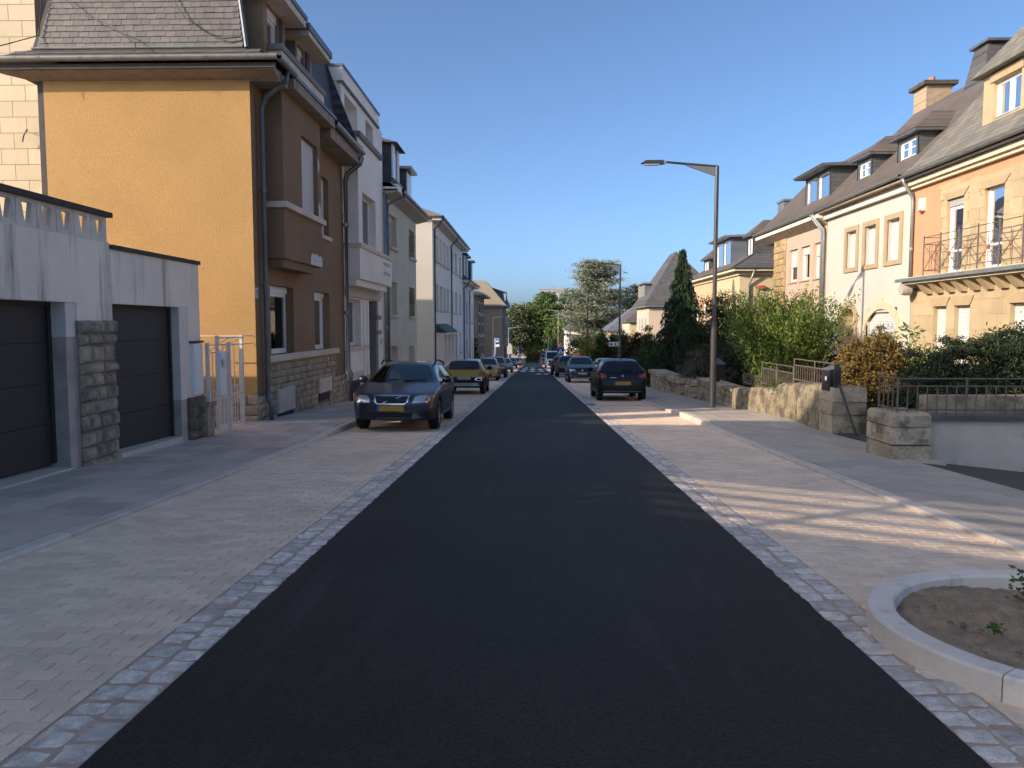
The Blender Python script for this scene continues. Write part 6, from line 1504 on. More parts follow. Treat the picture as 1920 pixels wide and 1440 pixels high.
    # wheels
    for u in (wf, wb):
        for s in (1, -1):
            x = s*(W/2*xsc-.135); c = (x, u-L/2, r); mb = MB()
            mb.lathe(c, [(r*.62, -.10), (r*.92, -.105), (r, -.07), (r, .07), (r*.92, .105), (r*.62, .10)], 28, 'x'); mb.smooth = True; wh = T.add('wheel', mb, TYRE)
            mb = MB(); o = s*.085
            mb.lathe((x, c[1], r), [(r*.64, o+.015*s), (r*.60, o), (r*.58, o-.05*s), (0, o-.055*s)], 24, 'x')
            for k in range(5):
                t = 2*math.pi*k/5+.3; ca, sa = math.cos(t), math.sin(t); ww = .035
                p = lambda rr_, w2, xx: (x+xx, c[1]+ca*rr_-sa*w2, r+sa*rr_+ca*w2)
                mb.hexa([p(.02, -ww*1.3, o-.05*s), p(r*.6, -ww, o-.05*s), p(r*.6, ww, o-.05*s), p(.02, ww*1.3, o-.05*s)], [p(.02, -ww*1.3, o+.005*s), p(r*.6, -ww*.8, o-.002*s), p(r*.6, ww*.8, o-.002*s), p(.02, ww*1.3, o+.005*s)])
            T.add('rim', mb, RIM, parent=wh)
    T.add('underbody', MB().box(-W/2*xsc+.22, W/2*xsc-.22, -L/2+.25, L/2-.25, sp['bot']+.02, .5), BLKPL)
    # mirrors
    mz = interp(sp['belt'], sp['cowl']+.4)*zsc+.05
    for s in (1, -1):
        mb = MB(); x0 = s*(W/2*xsc-.06); yy = sp['cowl']+.50-L/2
        mb.lathe((x0+s*.105, yy, mz+.05), [(0, -.07), (.07, -.05), (.085, 0), (.075, .05), (0, .06)], 10, 'y')
        mb.v = [(x0+s*.105+(v[0]-x0-s*.105)*1.35, v[1], v[2]) for v in mb.v]; mb.tube([(x0-s*.04, yy, mz-.01), (x0+s*.12, yy, mz+.02)], .025, 6); mb.smooth = True
        T.add('door_mirror', mb, pt if not clad else BLKPL)
    if seats and detail:
        zs = sp['bot']+.1; ysx = (sp['rf']+.25)-L/2; top = sp['H']*zsc
        for s in (1, -1):
            mb = MB(); x = s*.36; mb.hexa([(x-.23, ysx, zs+.25), (x+.23, ysx, zs+.25), (x+.23, ysx+.14, zs+.25), (x-.23, ysx+.14, zs+.25)], [(x-.20, ysx+.18, top-.45), (x+.20, ysx+.18, top-.45), (x+.20, ysx+.28, top-.45), (x-.20, ysx+.28, top-.45)])
            mb.hexa([(x-.13, ysx+.19, top-.42), (x+.13, ysx+.19, top-.42), (x+.13, ysx+.28, top-.42), (x-.13, ysx+.28, top-.42)], [(x-.11, ysx+.20, top-.24), (x+.11, ysx+.20, top-.24), (x+.11, ysx+.28, top-.24), (x-.11, ysx+.28, top-.24)]); T.add('seat', mb, SEAT)
        mb = MB(); yr = (sp['rr']-.55)-L/2; mb.hexa([(-.6, yr, zs+.2), (.6, yr, zs+.2), (.6, yr+.2, zs+.2), (-.6, yr+.2, zs+.2)], [(-.58, yr+.15, top-.52), (.58, yr+.15, top-.52), (.58, yr+.3, top-.52), (-.58, yr+.3, top-.52)]); T.add('rear_bench', mb, SEAT)
        yc = sp['cowl']-L/2; zc = interp(sp['top'], sp['cowl'])*zsc; mb = MB(); mb.hexa([(-.68, yc+.12, zc-.25), (.68, yc+.12, zc-.25), (.68, yc+.75, zc-.25), (-.68, yc+.75, zc-.25)], [(-.66, yc+.16, zc-.05), (.66, yc+.16, zc-.05), (.66, yc+.62, zc-.04), (-.66, yc+.62, zc-.04)]); T.add('dashboard', mb, SEAT)
        mb = MB(); pts = [(.37+.18*math.cos(t), yc+.78+.06*math.sin(t), zc-.02+.17*math.sin(t)) for t in np.linspace(0, 2*math.pi, 17)]; mb.tube(pts, .014, 6, cap=False); T.add('steering_wheel', mb, mat('wheel_grey', (0.10, 0.10, 0.10), .5, .05))
    # details seen from the end that faces the camera
    yF, yB = -L/2, L/2; b0 = sp['bot']
    z_b = interp(sp['belt'], .3)*zsc; zt = interp(sp['top'], .06)*zsc
    if front:
        D = dict(hl=[(.86*W/2*xsc, z_b-.05), (.80*W/2*xsc, z_b-.16), (.44*W/2*xsc, z_b-.17), (.50*W/2*xsc, z_b-.045)], gr=[(-.33, z_b-.03), (.33, z_b-.03), (.28, z_b-.19), (-.28, z_b-.19)], pz=z_b-.34, lower=[(-.42, b0+.17), (.42, b0+.17), (.42, b0+.06), (-.42, b0+.06)])
        if deco: D.update(deco)
        if D.get('hl'): decal('headlight', D['hl'], 'f', HEADL, .008, mirror=True)
        if D.get('amber'): decal('indicator', D['amber'], 'f', AMBER, .012, mirror=True, cuts=1)
        if D.get('grs'): decal('grille_surround', D['grs'], 'f', CHROME, .009)
        if D.get('gr'):
            decal('grille', D['gr'], 'f', BLKPL, .013)
        if D.get('lower'): decal('lower_intake', D['lower'], 'f', BLKPL, .008)
        for x in D.get('extra', ()): decal(*x[:4], off=x[4] if len(x) > 4 else .014, cuts=2, mirror=(x[5] if len(x) > 5 else False))
        pz = D['pz']
        if plate and pz: decal('number_plate', [(-.24, pz), (.26, pz), (.26, pz+.11), (-.24, pz+.11)], 'f', plate, .022, 1); decal('plate_band', [(-.29, pz), (-.24, pz), (-.24, pz+.11), (-.29, pz+.11)], 'f', BLUEP, .022, 1)
        # wipers
        if detail:
            for a, b in ((.05, .55), (-.55, -.05)):
                mb = MB(); yc = sp['cowl']-L/2; zc = interp(sp['top'], sp['cowl'])*zsc; mb.tube([(a, yc+.03, zc+.02), (b, yc+.09, zc+.05)], .008, 4); T.add('wiper', mb, BLKPL)
    else:
        zr = interp(sp['belt'], sp['tail'])*zsc
        D = dict(tl=[(.84*W/2*xsc, zr-.02), (.90*W/2*xsc, zr-.16), (.84*W/2*xsc, zr-.24), (.60*W/2*xsc, zr-.20), (.62*W/2*xsc, zr-.06)], pz=.56, lower=[(-.72, b0+.42), (.72, b0+.42), (.78, b0+.06), (-.78, b0+.06)])
        if deco: D.update(deco)
        if D.get('tl'): decal('tail_light', D['tl'], 'b', D.get('tlm', TAILL), .012, mirror=True)
        if D.get('lower'): decal('rear_bumper', D['lower'], 'b', BLKPL, .010)
        for x in D.get('extra', ()): decal(*x[:4], off=x[4] if len(x) > 4 else .016, cuts=2, mirror=(x[5] if len(x) > 5 else False))
        pz = D['pz']
        if plate and pz: decal('number_plate', [(.24, pz), (-.28, pz), (-.28, pz+.12), (.24, pz+.12)], 'b', plate, .024, 1); decal('plate_band', [(.24, pz), (.30, pz), (.30, pz+.12), (.24, pz+.12)], 'b', BLUEP, .024, 1)
        zt = interp(sp['top'], sp['rr'])*zsc
        decal('brake_light', [(-.16, zt-.06), (.16, zt-.06), (.15, zt-.03), (-.15, zt-.03)], 'b', TAILL, .012, 1)
        mb = MB(); mb.tube([(.0, L/2-(L-sp['tail'])+.02, zr+.06), (-.38, L/2-(L-sp['tail'])-.02, zr+.10)], .012, 5); T.add('rear_wiper', mb, BLKPL)
        mb = MB(); mb.tube([(0, sp['rr']-L/2-.1, interp(sp['top'], sp['rr']-.1)*zsc), (0, sp['rr']-L/2+.02, interp(sp['top'], sp['rr'])*zsc+.16)], .012, 5); T.add('aerial', mb, BLKPL)
    if detail:
        # door seams and handles
        for s, side in ((1, 'r'), (-1, 'l')):
            for u in [sp['cowl']+.15]+[p+.05 for p in sp['pillars']]:
                z1 = interp(sp['belt'], u)*zsc-.03; y = u-L/2; poly = [(y-.006, b0+.14), (y+.006, b0+.14), (y+.006, z1), (y-.006, z1)]
                decal('door_seam', poly, 'l' if s < 0 else 'r', BLKPL, .002, 1)
            for u in [p-.18 for p in sp['pillars']]:
                z1 = interp(sp['belt'], u)*zsc-.12; y = u-L/2; decal('door_handle', [(y-.10, z1), (y+.08, z1), (y+.08, z1+.035), (y-.10, z1+.035)], 'l' if s < 0 else 'r', pt if shape != 'hatch' else CHROME, .03, 1)
            decal('rub_strip', [(wf+ar+.05-L/2, .50), (wb-ar-.05-L/2, .52), (wb-ar-.05-L/2, .56), (wf+ar+.05-L/2, .54)], 'l' if s < 0 else 'r', BLKPL if not rails else CHROME, .01, 2)
    if rails:
        for s in (1, -1):
            x = s*(sp['wr']-.0); ya, yb = sp['rf']+.10-L/2, sp['rr']-.05-L/2; zz = lambda u: interp(sp['top'], u+L/2)*zsc-.045
            pts = [(x, ya, zz(ya)), (x, ya+.05, zz(ya)+.05), (x, ya+.2, zz(ya+.2)+.07), (x, (ya+yb)/2, zz((ya+yb)/2)+.06), (x, yb-.15, zz(yb)+.06), (x, yb, zz(yb))]
            mb = MB(); mb.tube(pts, .022, 6); mb.smooth = True; T.add('roof_rail', mb, rails)
    T.o.location = loc; T.o.rotation_euler = (TILT if abs(rot) < 1 else -TILT, 0, rot)
    return T

NAVY = paint('paint_graphite', (0.017, 0.019, 0.026)); BLK = paint('paint_black', (0.004, 0.005, 0.006), .0, .35, .12)
LIMEP = paint('paint_acid_yellow', (0.36, 0.26, 0.012), .1); GOLD = paint('paint_egg_yellow', (0.46, 0.27, 0.045), .0); REDC = paint('paint_dark_red', (0.12, 0.012, 0.014)); STEEL = paint('paint_steel_blue', (0.085, 0.105, 0.135))
BLUEC = paint('paint_blue', (0.02, 0.075, 0.20)); OLIVE = paint('paint_grey_olive', (0.075, 0.078, 0.07)); DGREY = paint('paint_dark_grey', (0.013, 0.016, 0.022)); WHITEC = paint('paint_white', (0.72, 0.72, 0.71), .0); SILV = paint('paint_silver', (0.36, 0.38, 0.40), .6); PALEC = paint('paint_champagne', (0.36, 0.35, 0.28), .4); SILR = paint('paint_silver_roof', (0.42, 0.45, 0.5), .5)
def at(x, y): return (x, y, gz(y)+.003)
HP = math.pi
z_b = .76
make_car('parked_car', 'graphite estate car with roof rails and slashed chrome grille facing the camera', 'car', 'estate', NAVY, at(-2.80, 17.35), 0, rails=BLKPL, zsc=.975,
  deco=dict(hl=[(.83, .745), (.79, .60), (.42, .585), (.455, .70), (.52, .735)], amber=[(.835, .735), (.80, .625), (.70, .62), (.705, .738)], grs=[(-.36, .745), (.36, .745), (.335, .60), (.26, .555), (-.26, .555), (-.335, .60)], gr=[(-.325, .72), (.325, .72), (.30, .605), (.245, .58), (-.245, .58), (-.30, .605)], pz=.425, lower=[(-.44, .40), (.44, .40), (.40, .29), (-.40, .29)],
    extra=[('grille_bar', [(-.19, .578), (-.145, .578), (-.06, .625), (-.105, .625)], 'f', CHROME, .03), ('grille_bar', [(.075, .672), (.12, .672), (.21, .722), (.165, .722)], 'f', CHROME, .03), ('badge', [(-.075, .61), (.075, .61), (.085, .69), (-.085, .69)], 'f', BLKPL, .02)]
    + [('grille_slat', [(-.30, z), (.30, z), (.30, z+.006), (-.30, z+.006)], 'f', mat('slat_grey', (0.06, 0.06, 0.065), .4, .05), .017) for z in (.60, .632, .664, .696)]
    + [('fog_recess', [(.80, .40), (.54, .36), (.54, .33), (.78, .34)], 'f', BLKPL, .01, True), ('bumper_crease', [(-.85, .285), (.85, .285), (.85, .297), (-.85, .297)], 'f', mat('crease_grey', (0.1, 0.1, 0.11), .3, .05), .012)]))
make_car('parked_car', 'acid yellow hatchback with black lower body seen from behind', 'car', 'hatch', LIMEP, at(-2.75, 32.7), HP, front=False, clad=BLKPL, roofpaint=SILR, xsc=.985, zsc=.99, plate=PLATE2,
  deco=dict(pz=.60, lower=[(-.66, .70), (.66, .70), (.80, .56), (.80, .30), (-.80, .30), (-.80, .56)], tl=[(.80, .93), (.84, .80), (.78, .74), (.56, .78), (.60, .86), (.70, .93)], extra=[('skid_plate', [(-.58, .47), (.58, .47), (.64, .34), (-.64, .34)], 'b', ZINC, .02), ('reflector', [(.72, .68), (.50, .68), (.44, .60), (.50, .56), (.72, .56), (.76, .6)], 'b', CHROME, .016, True), ('reflector_lens', [(.69, .66), (.53, .66), (.49, .60), (.53, .58), (.69, .58)], 'b', BLKPL, .022, True)]))
make_car('parked_car', 'egg-yellow rounded city car facing the camera', 'car', 'round', GOLD, at(-2.95, 51), 0, plate=None,
  deco=dict(hl=[(.58+.11*math.cos(t), .80+.095*math.sin(t)) for t in np.linspace(0, 5.6, 10)], gr=None, pz=None, lower=[(-.38, .40), (.38, .40), (.34, .29), (-.34, .29)], extra=[('badge', [(-.06, .76), (.06, .76), (.06, .80), (-.06, .80)], 'f', CHROME, .014), ('side_lamp', [(.60+.06*math.cos(t), .60+.05*math.sin(t)) for t in np.linspace(0, 5.6, 8)], 'f', HEADL, .012, True)]))
make_car('parked_car', 'dark red compact car behind the egg-yellow city car', 'car', 'hatch', REDC, at(-2.75, 58), 0, zsc=1.07)
make_car('parked_car', 'steel grey saloon facing the camera, before the bus stop', 'car', 'sedan', STEEL, at(-2.85, 79), 0)
make_car('parked_car', 'bright blue small car facing the camera past the bus stop', 'car', 'hatch', BLUEC, at(-2.95, 108), 0, zsc=.98, plate=PLATE2)
make_car('parked_car', 'maroon car partly hidden behind the blue small car', 'car', 'hatch', REDC, at(-2.7, 124), 0, detail=False)
make_car('parked_car', 'dark car last in the left row', 'car', 'hatch', DGREY, at(-2.6, 140), 0, detail=False)
make_car('parked_car', 'black hatchback with red tail lights seen from behind on the right', 'car', 'hatch', BLK, at(3.10, 28.3), HP, front=False, zsc=1.0,
  deco=dict(pz=.555, lower=[(-.74, .56), (-.46, .50), (.46, .50), (.74, .56), (.80, .30), (-.80, .30)], tl=[(.80, .95), (.86, .86), (.80, .78), (.58, .80), (.55, .88), (.62, .95)], extra=[('badge', [(-.05, .86), (0, .91), (.05, .86), (0, .885)], 'b', CHROME, .014), ('badge', [(-.05, .82), (0, .87), (.05, .82), (0, .845)], 'b', CHROME, .014), ('lettering', [(.42, .80), (.22, .80), (.22, .815), (.42, .815)], 'b', CHROME, .014), ('bumper_trim', [(-.60, .325), (.60, .325), (.62, .345), (-.62, .345)], 'b', mat('crease_grey', (0.1, 0.1, 0.11)), .02)]))
make_car('parked_car', 'dark blue-grey crossover facing the camera, right of the dotted crossing', 'car', 'hatch', DGREY, at(2.95, 47.2), 0, zsc=1.08, xsc=1.02, plate=PLATE2, rails=BLKPL,
  deco=dict(pz=.50, extra=[('badge', [(-.06, .70), (.06, .70), (.06, .78), (-.06, .78)], 'f', CHROME, .02), ('fog_lamp', [(.66+.05*math.cos(t), .42+.05*math.sin(t)) for t in np.linspace(0, 5.6, 8)], 'f', HEADL, .014, True), ('skid_bar', [(-.5, .30), (.5, .30), (.5, .325), (-.5, .325)], 'f', ZINC, .016)]))
make_car('parked_car', 'grey-olive SUV with tall red lamps seen from behind', 'car', 'suv', OLIVE, at(2.72, 59.5), HP, front=False, plate=PLATE2, deco=dict(pz=.7, tl=[(.72, 1.56), (.78, 1.56), (.92, 1.1), (.86, .95), (.60, .97), (.62, 1.08), (.78, 1.12)]))
make_car('parked_car', 'black SUV in front of the white van, seen from behind', 'car', 'suv', BLK, at(2.55, 67.5), HP, front=False, plate=None)
make_car('delivery_van', 'white delivery van with black bumper and red lettering on its bonnet, facing the camera', 'van', 'van', WHITEC, at(2.80, 110), 0, plate=PLATE,
  deco=dict(hl=[(.92, 1.12), (.95, .92), (.70, .90), (.66, 1.04)], gr=[(-.55, .92), (.55, .92), (.45, .78), (-.45, .78)], pz=.52, lower=[(-.95, .72), (.95, .72), (.95, .30), (-.95, .30)], extra=[('bonnet_lettering', [(-.42, 1.08), (.42, 1.08), (.36, 1.0), (-.42, 1.0)], 'f', mat('dull_red_lettering', (0.42, 0.12, 0.12), .5, .3, 30), .02)]))
make_car('parked_car', 'small dark car behind the white delivery van', 'car', 'hatch', DGREY, at(2.35, 135), HP, front=False, detail=False, plate=None)
make_car('delivery_van', 'distant white van driving toward the camera on the far road', 'van', 'van', SILV, (2.9, 186, gz(186)), 0, detail=False, zsc=.8, group=None)
make_car('parked_car', 'pale champagne car parked in a driveway behind the black hatchback', 'car', 'hatch', PALEC, at(4.95, 52), 0.0, detail=False, plate=None)
# ================================================================== VEGETATION
def fol(name, c, c2=None, isl=0.45, tr=0.25): return mat(name, c, 0.75, 0.25, 0.8, isl=isl, c2=c2, transl=tr, spec=0.25)
F_SHRUB = fol('foliage_yellowgreen', (0.105, 0.165, 0.035), (0.18, 0.225, 0.05))
F_SPRUCE = fol('foliage_spruce', (0.022, 0.042, 0.022), (0.034, 0.060, 0.026), tr=.12)
F_DARK = fol('foliage_dark', (0.018, 0.036, 0.016), (0.03, 0.05, 0.02), tr=.12)
F_YEW = fol('foliage_yew', (0.026, 0.043, 0.021), (0.045, 0.062, 0.027), tr=.12)
F_RUST = fol('foliage_rust', (0.16, 0.10, 0.032), (0.21, 0.145, 0.042), tr=.2)
F_LAUREL = fol('foliage_laurel', (0.10, 0.17, 0.04), (0.16, 0.21, 0.06), tr=.25)
F_GREY = fol('foliage_grey_broom', (0.10, 0.092, 0.075), (0.14, 0.115, 0.10), tr=.15)
F_HEDGE = fol('foliage_hedge', (0.022, 0.042, 0.016), (0.04, 0.06, 0.02), tr=.12)
F_THUJA = fol('foliage_thuja', (0.035, 0.062, 0.018), (0.065, 0.095, 0.022), tr=.15)
F_COPPER = fol('foliage_copper', (0.05, 0.022, 0.016), (0.03, 0.03, 0.014), tr=.15)
F_REDH = fol('foliage_redhedge', (0.34, 0.12, 0.08), (0.42, 0.18, 0.10), tr=.2)
F_LIME = fol('foliage_lime', (0.17, 0.20, 0.03), (0.27, 0.25, 0.06), tr=.3)
F_CEDAR = fol('foliage_cedar', (0.20, 0.215, 0.15), (0.30, 0.31, 0.22), tr=.12)
F_OAK = fol('foliage_oak', (0.075, 0.12, 0.032), (0.125, 0.17, 0.045), tr=.2)
F_OAK2 = fol('foliage_light_oak', (0.12, 0.155, 0.045), (0.17, 0.20, 0.06), tr=.2)
F_WILLOW = fol('foliage_willow', (0.10, 0.115, 0.06), (0.14, 0.15, 0.075), tr=.2)
F_GRASS = fol('foliage_grass', (0.05, 0.085, 0.02), (0.09, 0.11, 0.03), tr=.2)
BARK = mat('bark', (0.085, 0.065, 0.05), .95, .3, 8, bump=.8, bscale=25)
TWIG = mat('twig', (0.13, 0.10, 0.05), .9, .2, 8)

def leaf_obj(name, C, A, size, wid, m, parent, base, seed=0, flat=None):
    """one diamond leaf per row: centre C, long axis A"""
    r = np.random.default_rng(seed); n = len(C)
    A = A/np.maximum(np.linalg.norm(A, axis=1, keepdims=True), 1e-6)
    B = np.cross(A, r.normal(size=(n, 3)))
    if flat is not None:
        up = np.tile(np.array([0, 0, 1.0]), (n, 1)); Bf = np.cross(A, up); B = np.where(r.random((n, 1)) < flat, Bf, B)
    B = B/np.maximum(np.linalg.norm(B, axis=1, keepdims=True), 1e-6)
    s = (size*r.uniform(.65, 1.3, n))[:, None]
    C = C-np.array(base)
    V = np.stack([C-A*s, C-B*s*wid, C+A*s, C+B*s*wid], 1).reshape(-1, 3)
    me = bpy.data.meshes.new(name); me.vertices.add(4*n); me.vertices.foreach_set('co', V.astype(np.float32).ravel())
    me.loops.add(4*n); me.loops.foreach_set('vertex_index', np.arange(4*n, dtype=np.int32))
    me.polygons.add(n); me.polygons.foreach_set('loop_start', np.arange(0, 4*n, 4, dtype=np.int32)); me.polygons.foreach_set('loop_total', np.full(n, 4, np.int32))
    me.update(); me.validate(); return link(name, me, m, parent)

def clumps(blobs, ncl, per, spread, seed, shell=4.0, squash=.7):
    r = np.random.default_rng(seed); b = np.array(blobs, float); vol = b[:, 3]*b[:, 4]*b[:, 5]; k = r.choice(len(b), ncl, p=vol/vol.sum())
    d = r.normal(size=(ncl, 3)); d /= np.linalg.norm(d, axis=1, keepdims=True); rad = r.random(ncl)**(1/shell)
    lump = 1+.13*np.sin(d[:, 0]*7+k)+.11*np.sin(d[:, 1]*9+2*k)+.12*np.sin(d[:, 2]*8+3*k)
    P = b[k, :3]+d*b[k, 3:6]*(rad*lump)[:, None]
    off = r.normal(size=(ncl, per, 3))*spread*np.array([1, 1, squash])*r.uniform(.6, 1.4, (ncl, 1, 1))
    C = (P[:, None, :]+off).reshape(-1, 3); D = np.repeat(d, per, 0); return C, D

def plant(name, label, cat, base, blobs, m, ncl=150, per=40, spread=.12, leaf=.04, wid=.45, seed=1, trunk=None, limbs=0, group=None, out=.6, up=.2, shell=4.0, part='foliage', down=0.0, flat=None, squash=.7):
    T = Thing(name, label, cat, base, group)
    C, D = clumps(blobs, ncl, per, spread, seed, shell, squash); C = C[C[:, 2] > base[2]+.02]; r = np.random.default_rng(seed+9)
    D = D[:len(C)]
    A = r.normal(size=(len(C), 3))+D*out+np.array([0, 0, up-down])
    leaf_obj(part, C, A, leaf, wid, m, T.o, base, seed, flat)
    q = random.Random(seed)
    if trunk:
        h, r0 = trunk; mb = MB(); n = 6
        mb.tube([(base[0]+q.uniform(-.03, .03)*h*(k > 0), base[1]+q.uniform(-.03, .03)*h*(k > 0), base[2]-.2+(h+.2)*k/n) for k in range(n+1)], [r0*(1.15-.85*k/n) for k in range(n+1)], 8)
        mb.smooth = True; t = T.add('trunk', mb, BARK)
        mb = MB()
        for k in range(limbs):
            z = base[2]+h*q.uniform(.35, .95); b = blobs[q.randrange(len(blobs))]; e = (b[0]+q.uniform(-.6, .6)*b[3], b[1]+q.uniform(-.6, .6)*b[4], max(z+.1, b[2]+q.uniform(-.3, .7)*b[5]))
            md = ((base[0]+e[0])/2, (base[1]+e[1])/2, z+(e[2]-z)*.35); mb.tube([(base[0], base[1], z), md, e], [r0*.45, r0*.28, r0*.08], 5)
        if limbs: T.add('limbs', mb, BARK)
    return T

def G0(x, y, dz=0.0): return (x, y, gz(y)+dz)

def big_shrub():
    """arching twiggy shrub over the stone wall"""
    x, y = 7.5, 23.2; base = G0(x, y, .15); T = Thing('shrub', 'tall arching yellow-green shrub spilling over the garden railing', 'shrub', base)
    r = np.random.default_rng(5); q = random.Random(5); mb = MB(); Cs = []; As = []
    for k in range(680):
        t = q.uniform(0, 6.283); L = q.uniform(2.2, 4.1) if k < 520 else q.uniform(1.0, 2.4); lean = q.uniform(.02, .38)*(1.0 if k % 3 else 1.25)
        p0 = np.array([x+q.gauss(0, .30), y+q.gauss(0, .30), base[2]]); d = np.array([math.cos(t)*lean, math.sin(t)*lean, 1.0]); d /= np.linalg.norm(d)
        pts = []; p = p0.copy(); n = 9
        for i in range(n):
            pts.append(tuple(p)); p = p+d*(L/n); d = d+np.array([math.cos(t)*.045, math.sin(t)*.045, -.05*lean*2-.01]); d /= np.linalg.norm(d)
        if k % 4 == 0: mb.tube(pts, [.012*(1-.09*i) for i in range(n)], 4, cap=False)
        a = np.array(pts); m = int(L*34)
        s = r.random(m)**.8*.93+.07; idx = (s*(n-1)).astype(int); fr = (s*(n-1)-idx)[:, None]; idx2 = np.minimum(idx+1, n-1)
        c = a[idx]*(1-fr)+a[idx2]*fr; Cs.append(c+r.normal(size=(m, 3))*.045); As.append(r.normal(size=(m, 3))+np.array([0, 0, .6])+(a[-1]-a[0])*.3)
    leaf_obj('foliage', np.concatenate(Cs), np.concatenate(As), .043, .45, F_SHRUB, T.o, base, 5)
    T.add('stems', mb, TWIG)
big_shrub()

def weeping_spruce(x, y, h, rad, label, seed, m=F_SPRUCE, droop=1.0, n=460, name='spruce_tree'):
    base = G0(x, y, .2); T = Thing(name, label, 'tree', base); r = np.random.default_rng(seed); q = random.Random(seed); Cs = []; As = []; mb = MB()
    for k in range(n):
        t = (k+q.random())/n; z = base[2]+h*(.06+.94*t); R_ = rad*(1-t)**1.15*q.uniform(.4, 1.2)*(.62+.62*((t*8+.3*math.sin(k*2.4)) % 1))+.12; a = q.uniform(0, 6.283); R_ *= 1+.22*math.sin(2*a+seed); st = 8; p = np.array([x, y, z]); pts = []
        for i in range(st+1):
            f = i/st; pts.append((x+math.cos(a)*R_*f, y+math.sin(a)*R_*f, z+R_*(.30*f-.75*f*f)*droop))
        if k % 3 == 0: mb.tube(pts, [.016*(1-.1*i) for i in range(st+1)], 4, cap=False)
        pa = np.array(pts); m_ = int(26+70*R_); s = r.random(m_)**.6; i0 = np.minimum((s*st).astype(int), st-1); c = pa[i0]+(pa[i0+1]-pa[i0])*(s*st-i0)[:, None]
        hang = r.random(m_)**1.5*.42*droop*(.35+R_/rad); c = c+np.stack([r.normal(0, .035, m_), r.normal(0, .035, m_), -hang], 1)
        Cs.append(c); As.append(np.stack([r.normal(0, .35, m_)+math.cos(a)*.3, r.normal(0, .35, m_)+math.sin(a)*.3, np.full(m_, -1.1*droop)], 1))
    leaf_obj('foliage', np.concatenate(Cs), np.concatenate(As), .10, .22, m, T.o, base, seed)
    tb = MB(); tb.tube([(x, y, base[2]-.3), (x, y, base[2]+h)], [.14, .015], 8); T.add('trunk', tb, BARK); T.add('limbs', mb, BARK)
weeping_spruce(7.6, 39.5, 6.75, 2.05, 'tall weeping spruce with drooping dark branches behind the front walls', 3)

plant('pine_tree', 'dark bushy pine right of the weeping spruce', 'tree', G0(8.3, 35.0, .2), [(8.2, 35, 1.0, 1.3, 1.2, 1.3), (8.4, 35, 2.15, .8, .8, .9), (7.5, 34.8, .3, .9, .9, .9), (9.3, 35, 1.5, .7, .7, .9)], F_DARK, 170, 90, .20, .075, .25, 11, (4.3, .13), 8, up=.7)
plant('shrub', 'grey twiggy broom mound behind the front wall with letterbox', 'shrub', G0(7.3, 30.6, .35), [(7.3, 30.6, -.62, 1.45, 1.2, 1.15)], F_GREY, 260, 42, .11, .085, .10, 12, out=1.2, up=1.2, shell=7)
plant('hedge', 'dark low hedge behind the grey broom mound', 'hedge', G0(8.6, 34, .4), [(7.7, 33.4, -.2, 1.2, .7, .95), (9.3, 33.4, -.1, 1.0, .7, .9)], F_HEDGE, 190, 50, .13, .05, .45, 13)
plant('shrub', 'dark evergreen mass behind the nearest street lamp', 'shrub', G0(8.2, 30.2, .3), [(8.0, 30.2, .1, 1.1, .9, 1.25), (9.2, 30.6, .0, .8, .8, 1.0)], F_DARK, 190, 60, .15, .065, .4, 28)
plant('shrub', 'shadowed leafy bush between the pale green shrub and pink house', 'shrub', G0(9.5, 25.6, .3), [(9.5, 25.6, .0, .75, .7, .95)], F_DARK, 90, 45, .14, .06, .4, 14)
plant('shrub', 'rust-brown rounded false cypress bush beside the garden path', 'shrub', G0(7.35, 16.9, .05), [(7.3, 16.8, .05, .78, .75, 1.12), (7.5, 16.9, .35, .68, .6, .85), (6.95, 16.7, -.25, .42, .5, .6)], F_RUST, 900, 60, .065, .040, .34, 15, out=.9, down=.5, shell=8)
plant('shrub', 'light green laurel peeping over the rust-brown bush', 'shrub', G0(9.2, 19.2, .4), [(9.15, 19.2, .35, .6, .55, .8), (9.6, 19.2, .2, .36, .36, .5)], F_LAUREL, 80, 16, .17, .085, .36, 16)
plant('hedge', 'big dark ragged yew hedge behind the iron railing', 'hedge', G0(8.8, 14.2, .2), [(7.5, 14.1, .15, .85, .7, .95), (8.5, 14.2, .40, 1.0, .75, 1.0), (9.4, 14.2, .55, .95, .8, 1.05)], F_YEW, 950, 75, .085, .042, .28, 17, out=.8, up=.5, shell=7)
plant('grass_tuft', 'green grass and ivy at the foot of the rust-brown bush', 'plant', G0(6.95, 15.6, .05), [(6.9, 15.6, -.45, .55, .45, .28)], F_GRASS, 70, 26, .07, .035, .4, 18)
plant('groundcover', 'creeping green plant hanging over the low stone wall', 'plant', G0(6.2, 18.6, .5), [(6.1, 18.8, -.02, .35, .8, .16), (6.3, 20.2, .0, .3, .7, .16)], F_GRASS, 80, 26, .06, .028, .45, 19)
plant('hedge', 'clipped box hedge with sunlit left edge behind black car', 'hedge', G0(7.6, 48, .3), [(7.6, 48, -1.0, 1.5, 1.4, 1.1), (6.9, 48, -1.0, .7, 1.3, 1.05), (8.4, 48, -.9, .8, 1.3, 1.05)], F_HEDGE, 260, 50, .10, .05, .45, 20, shell=12)
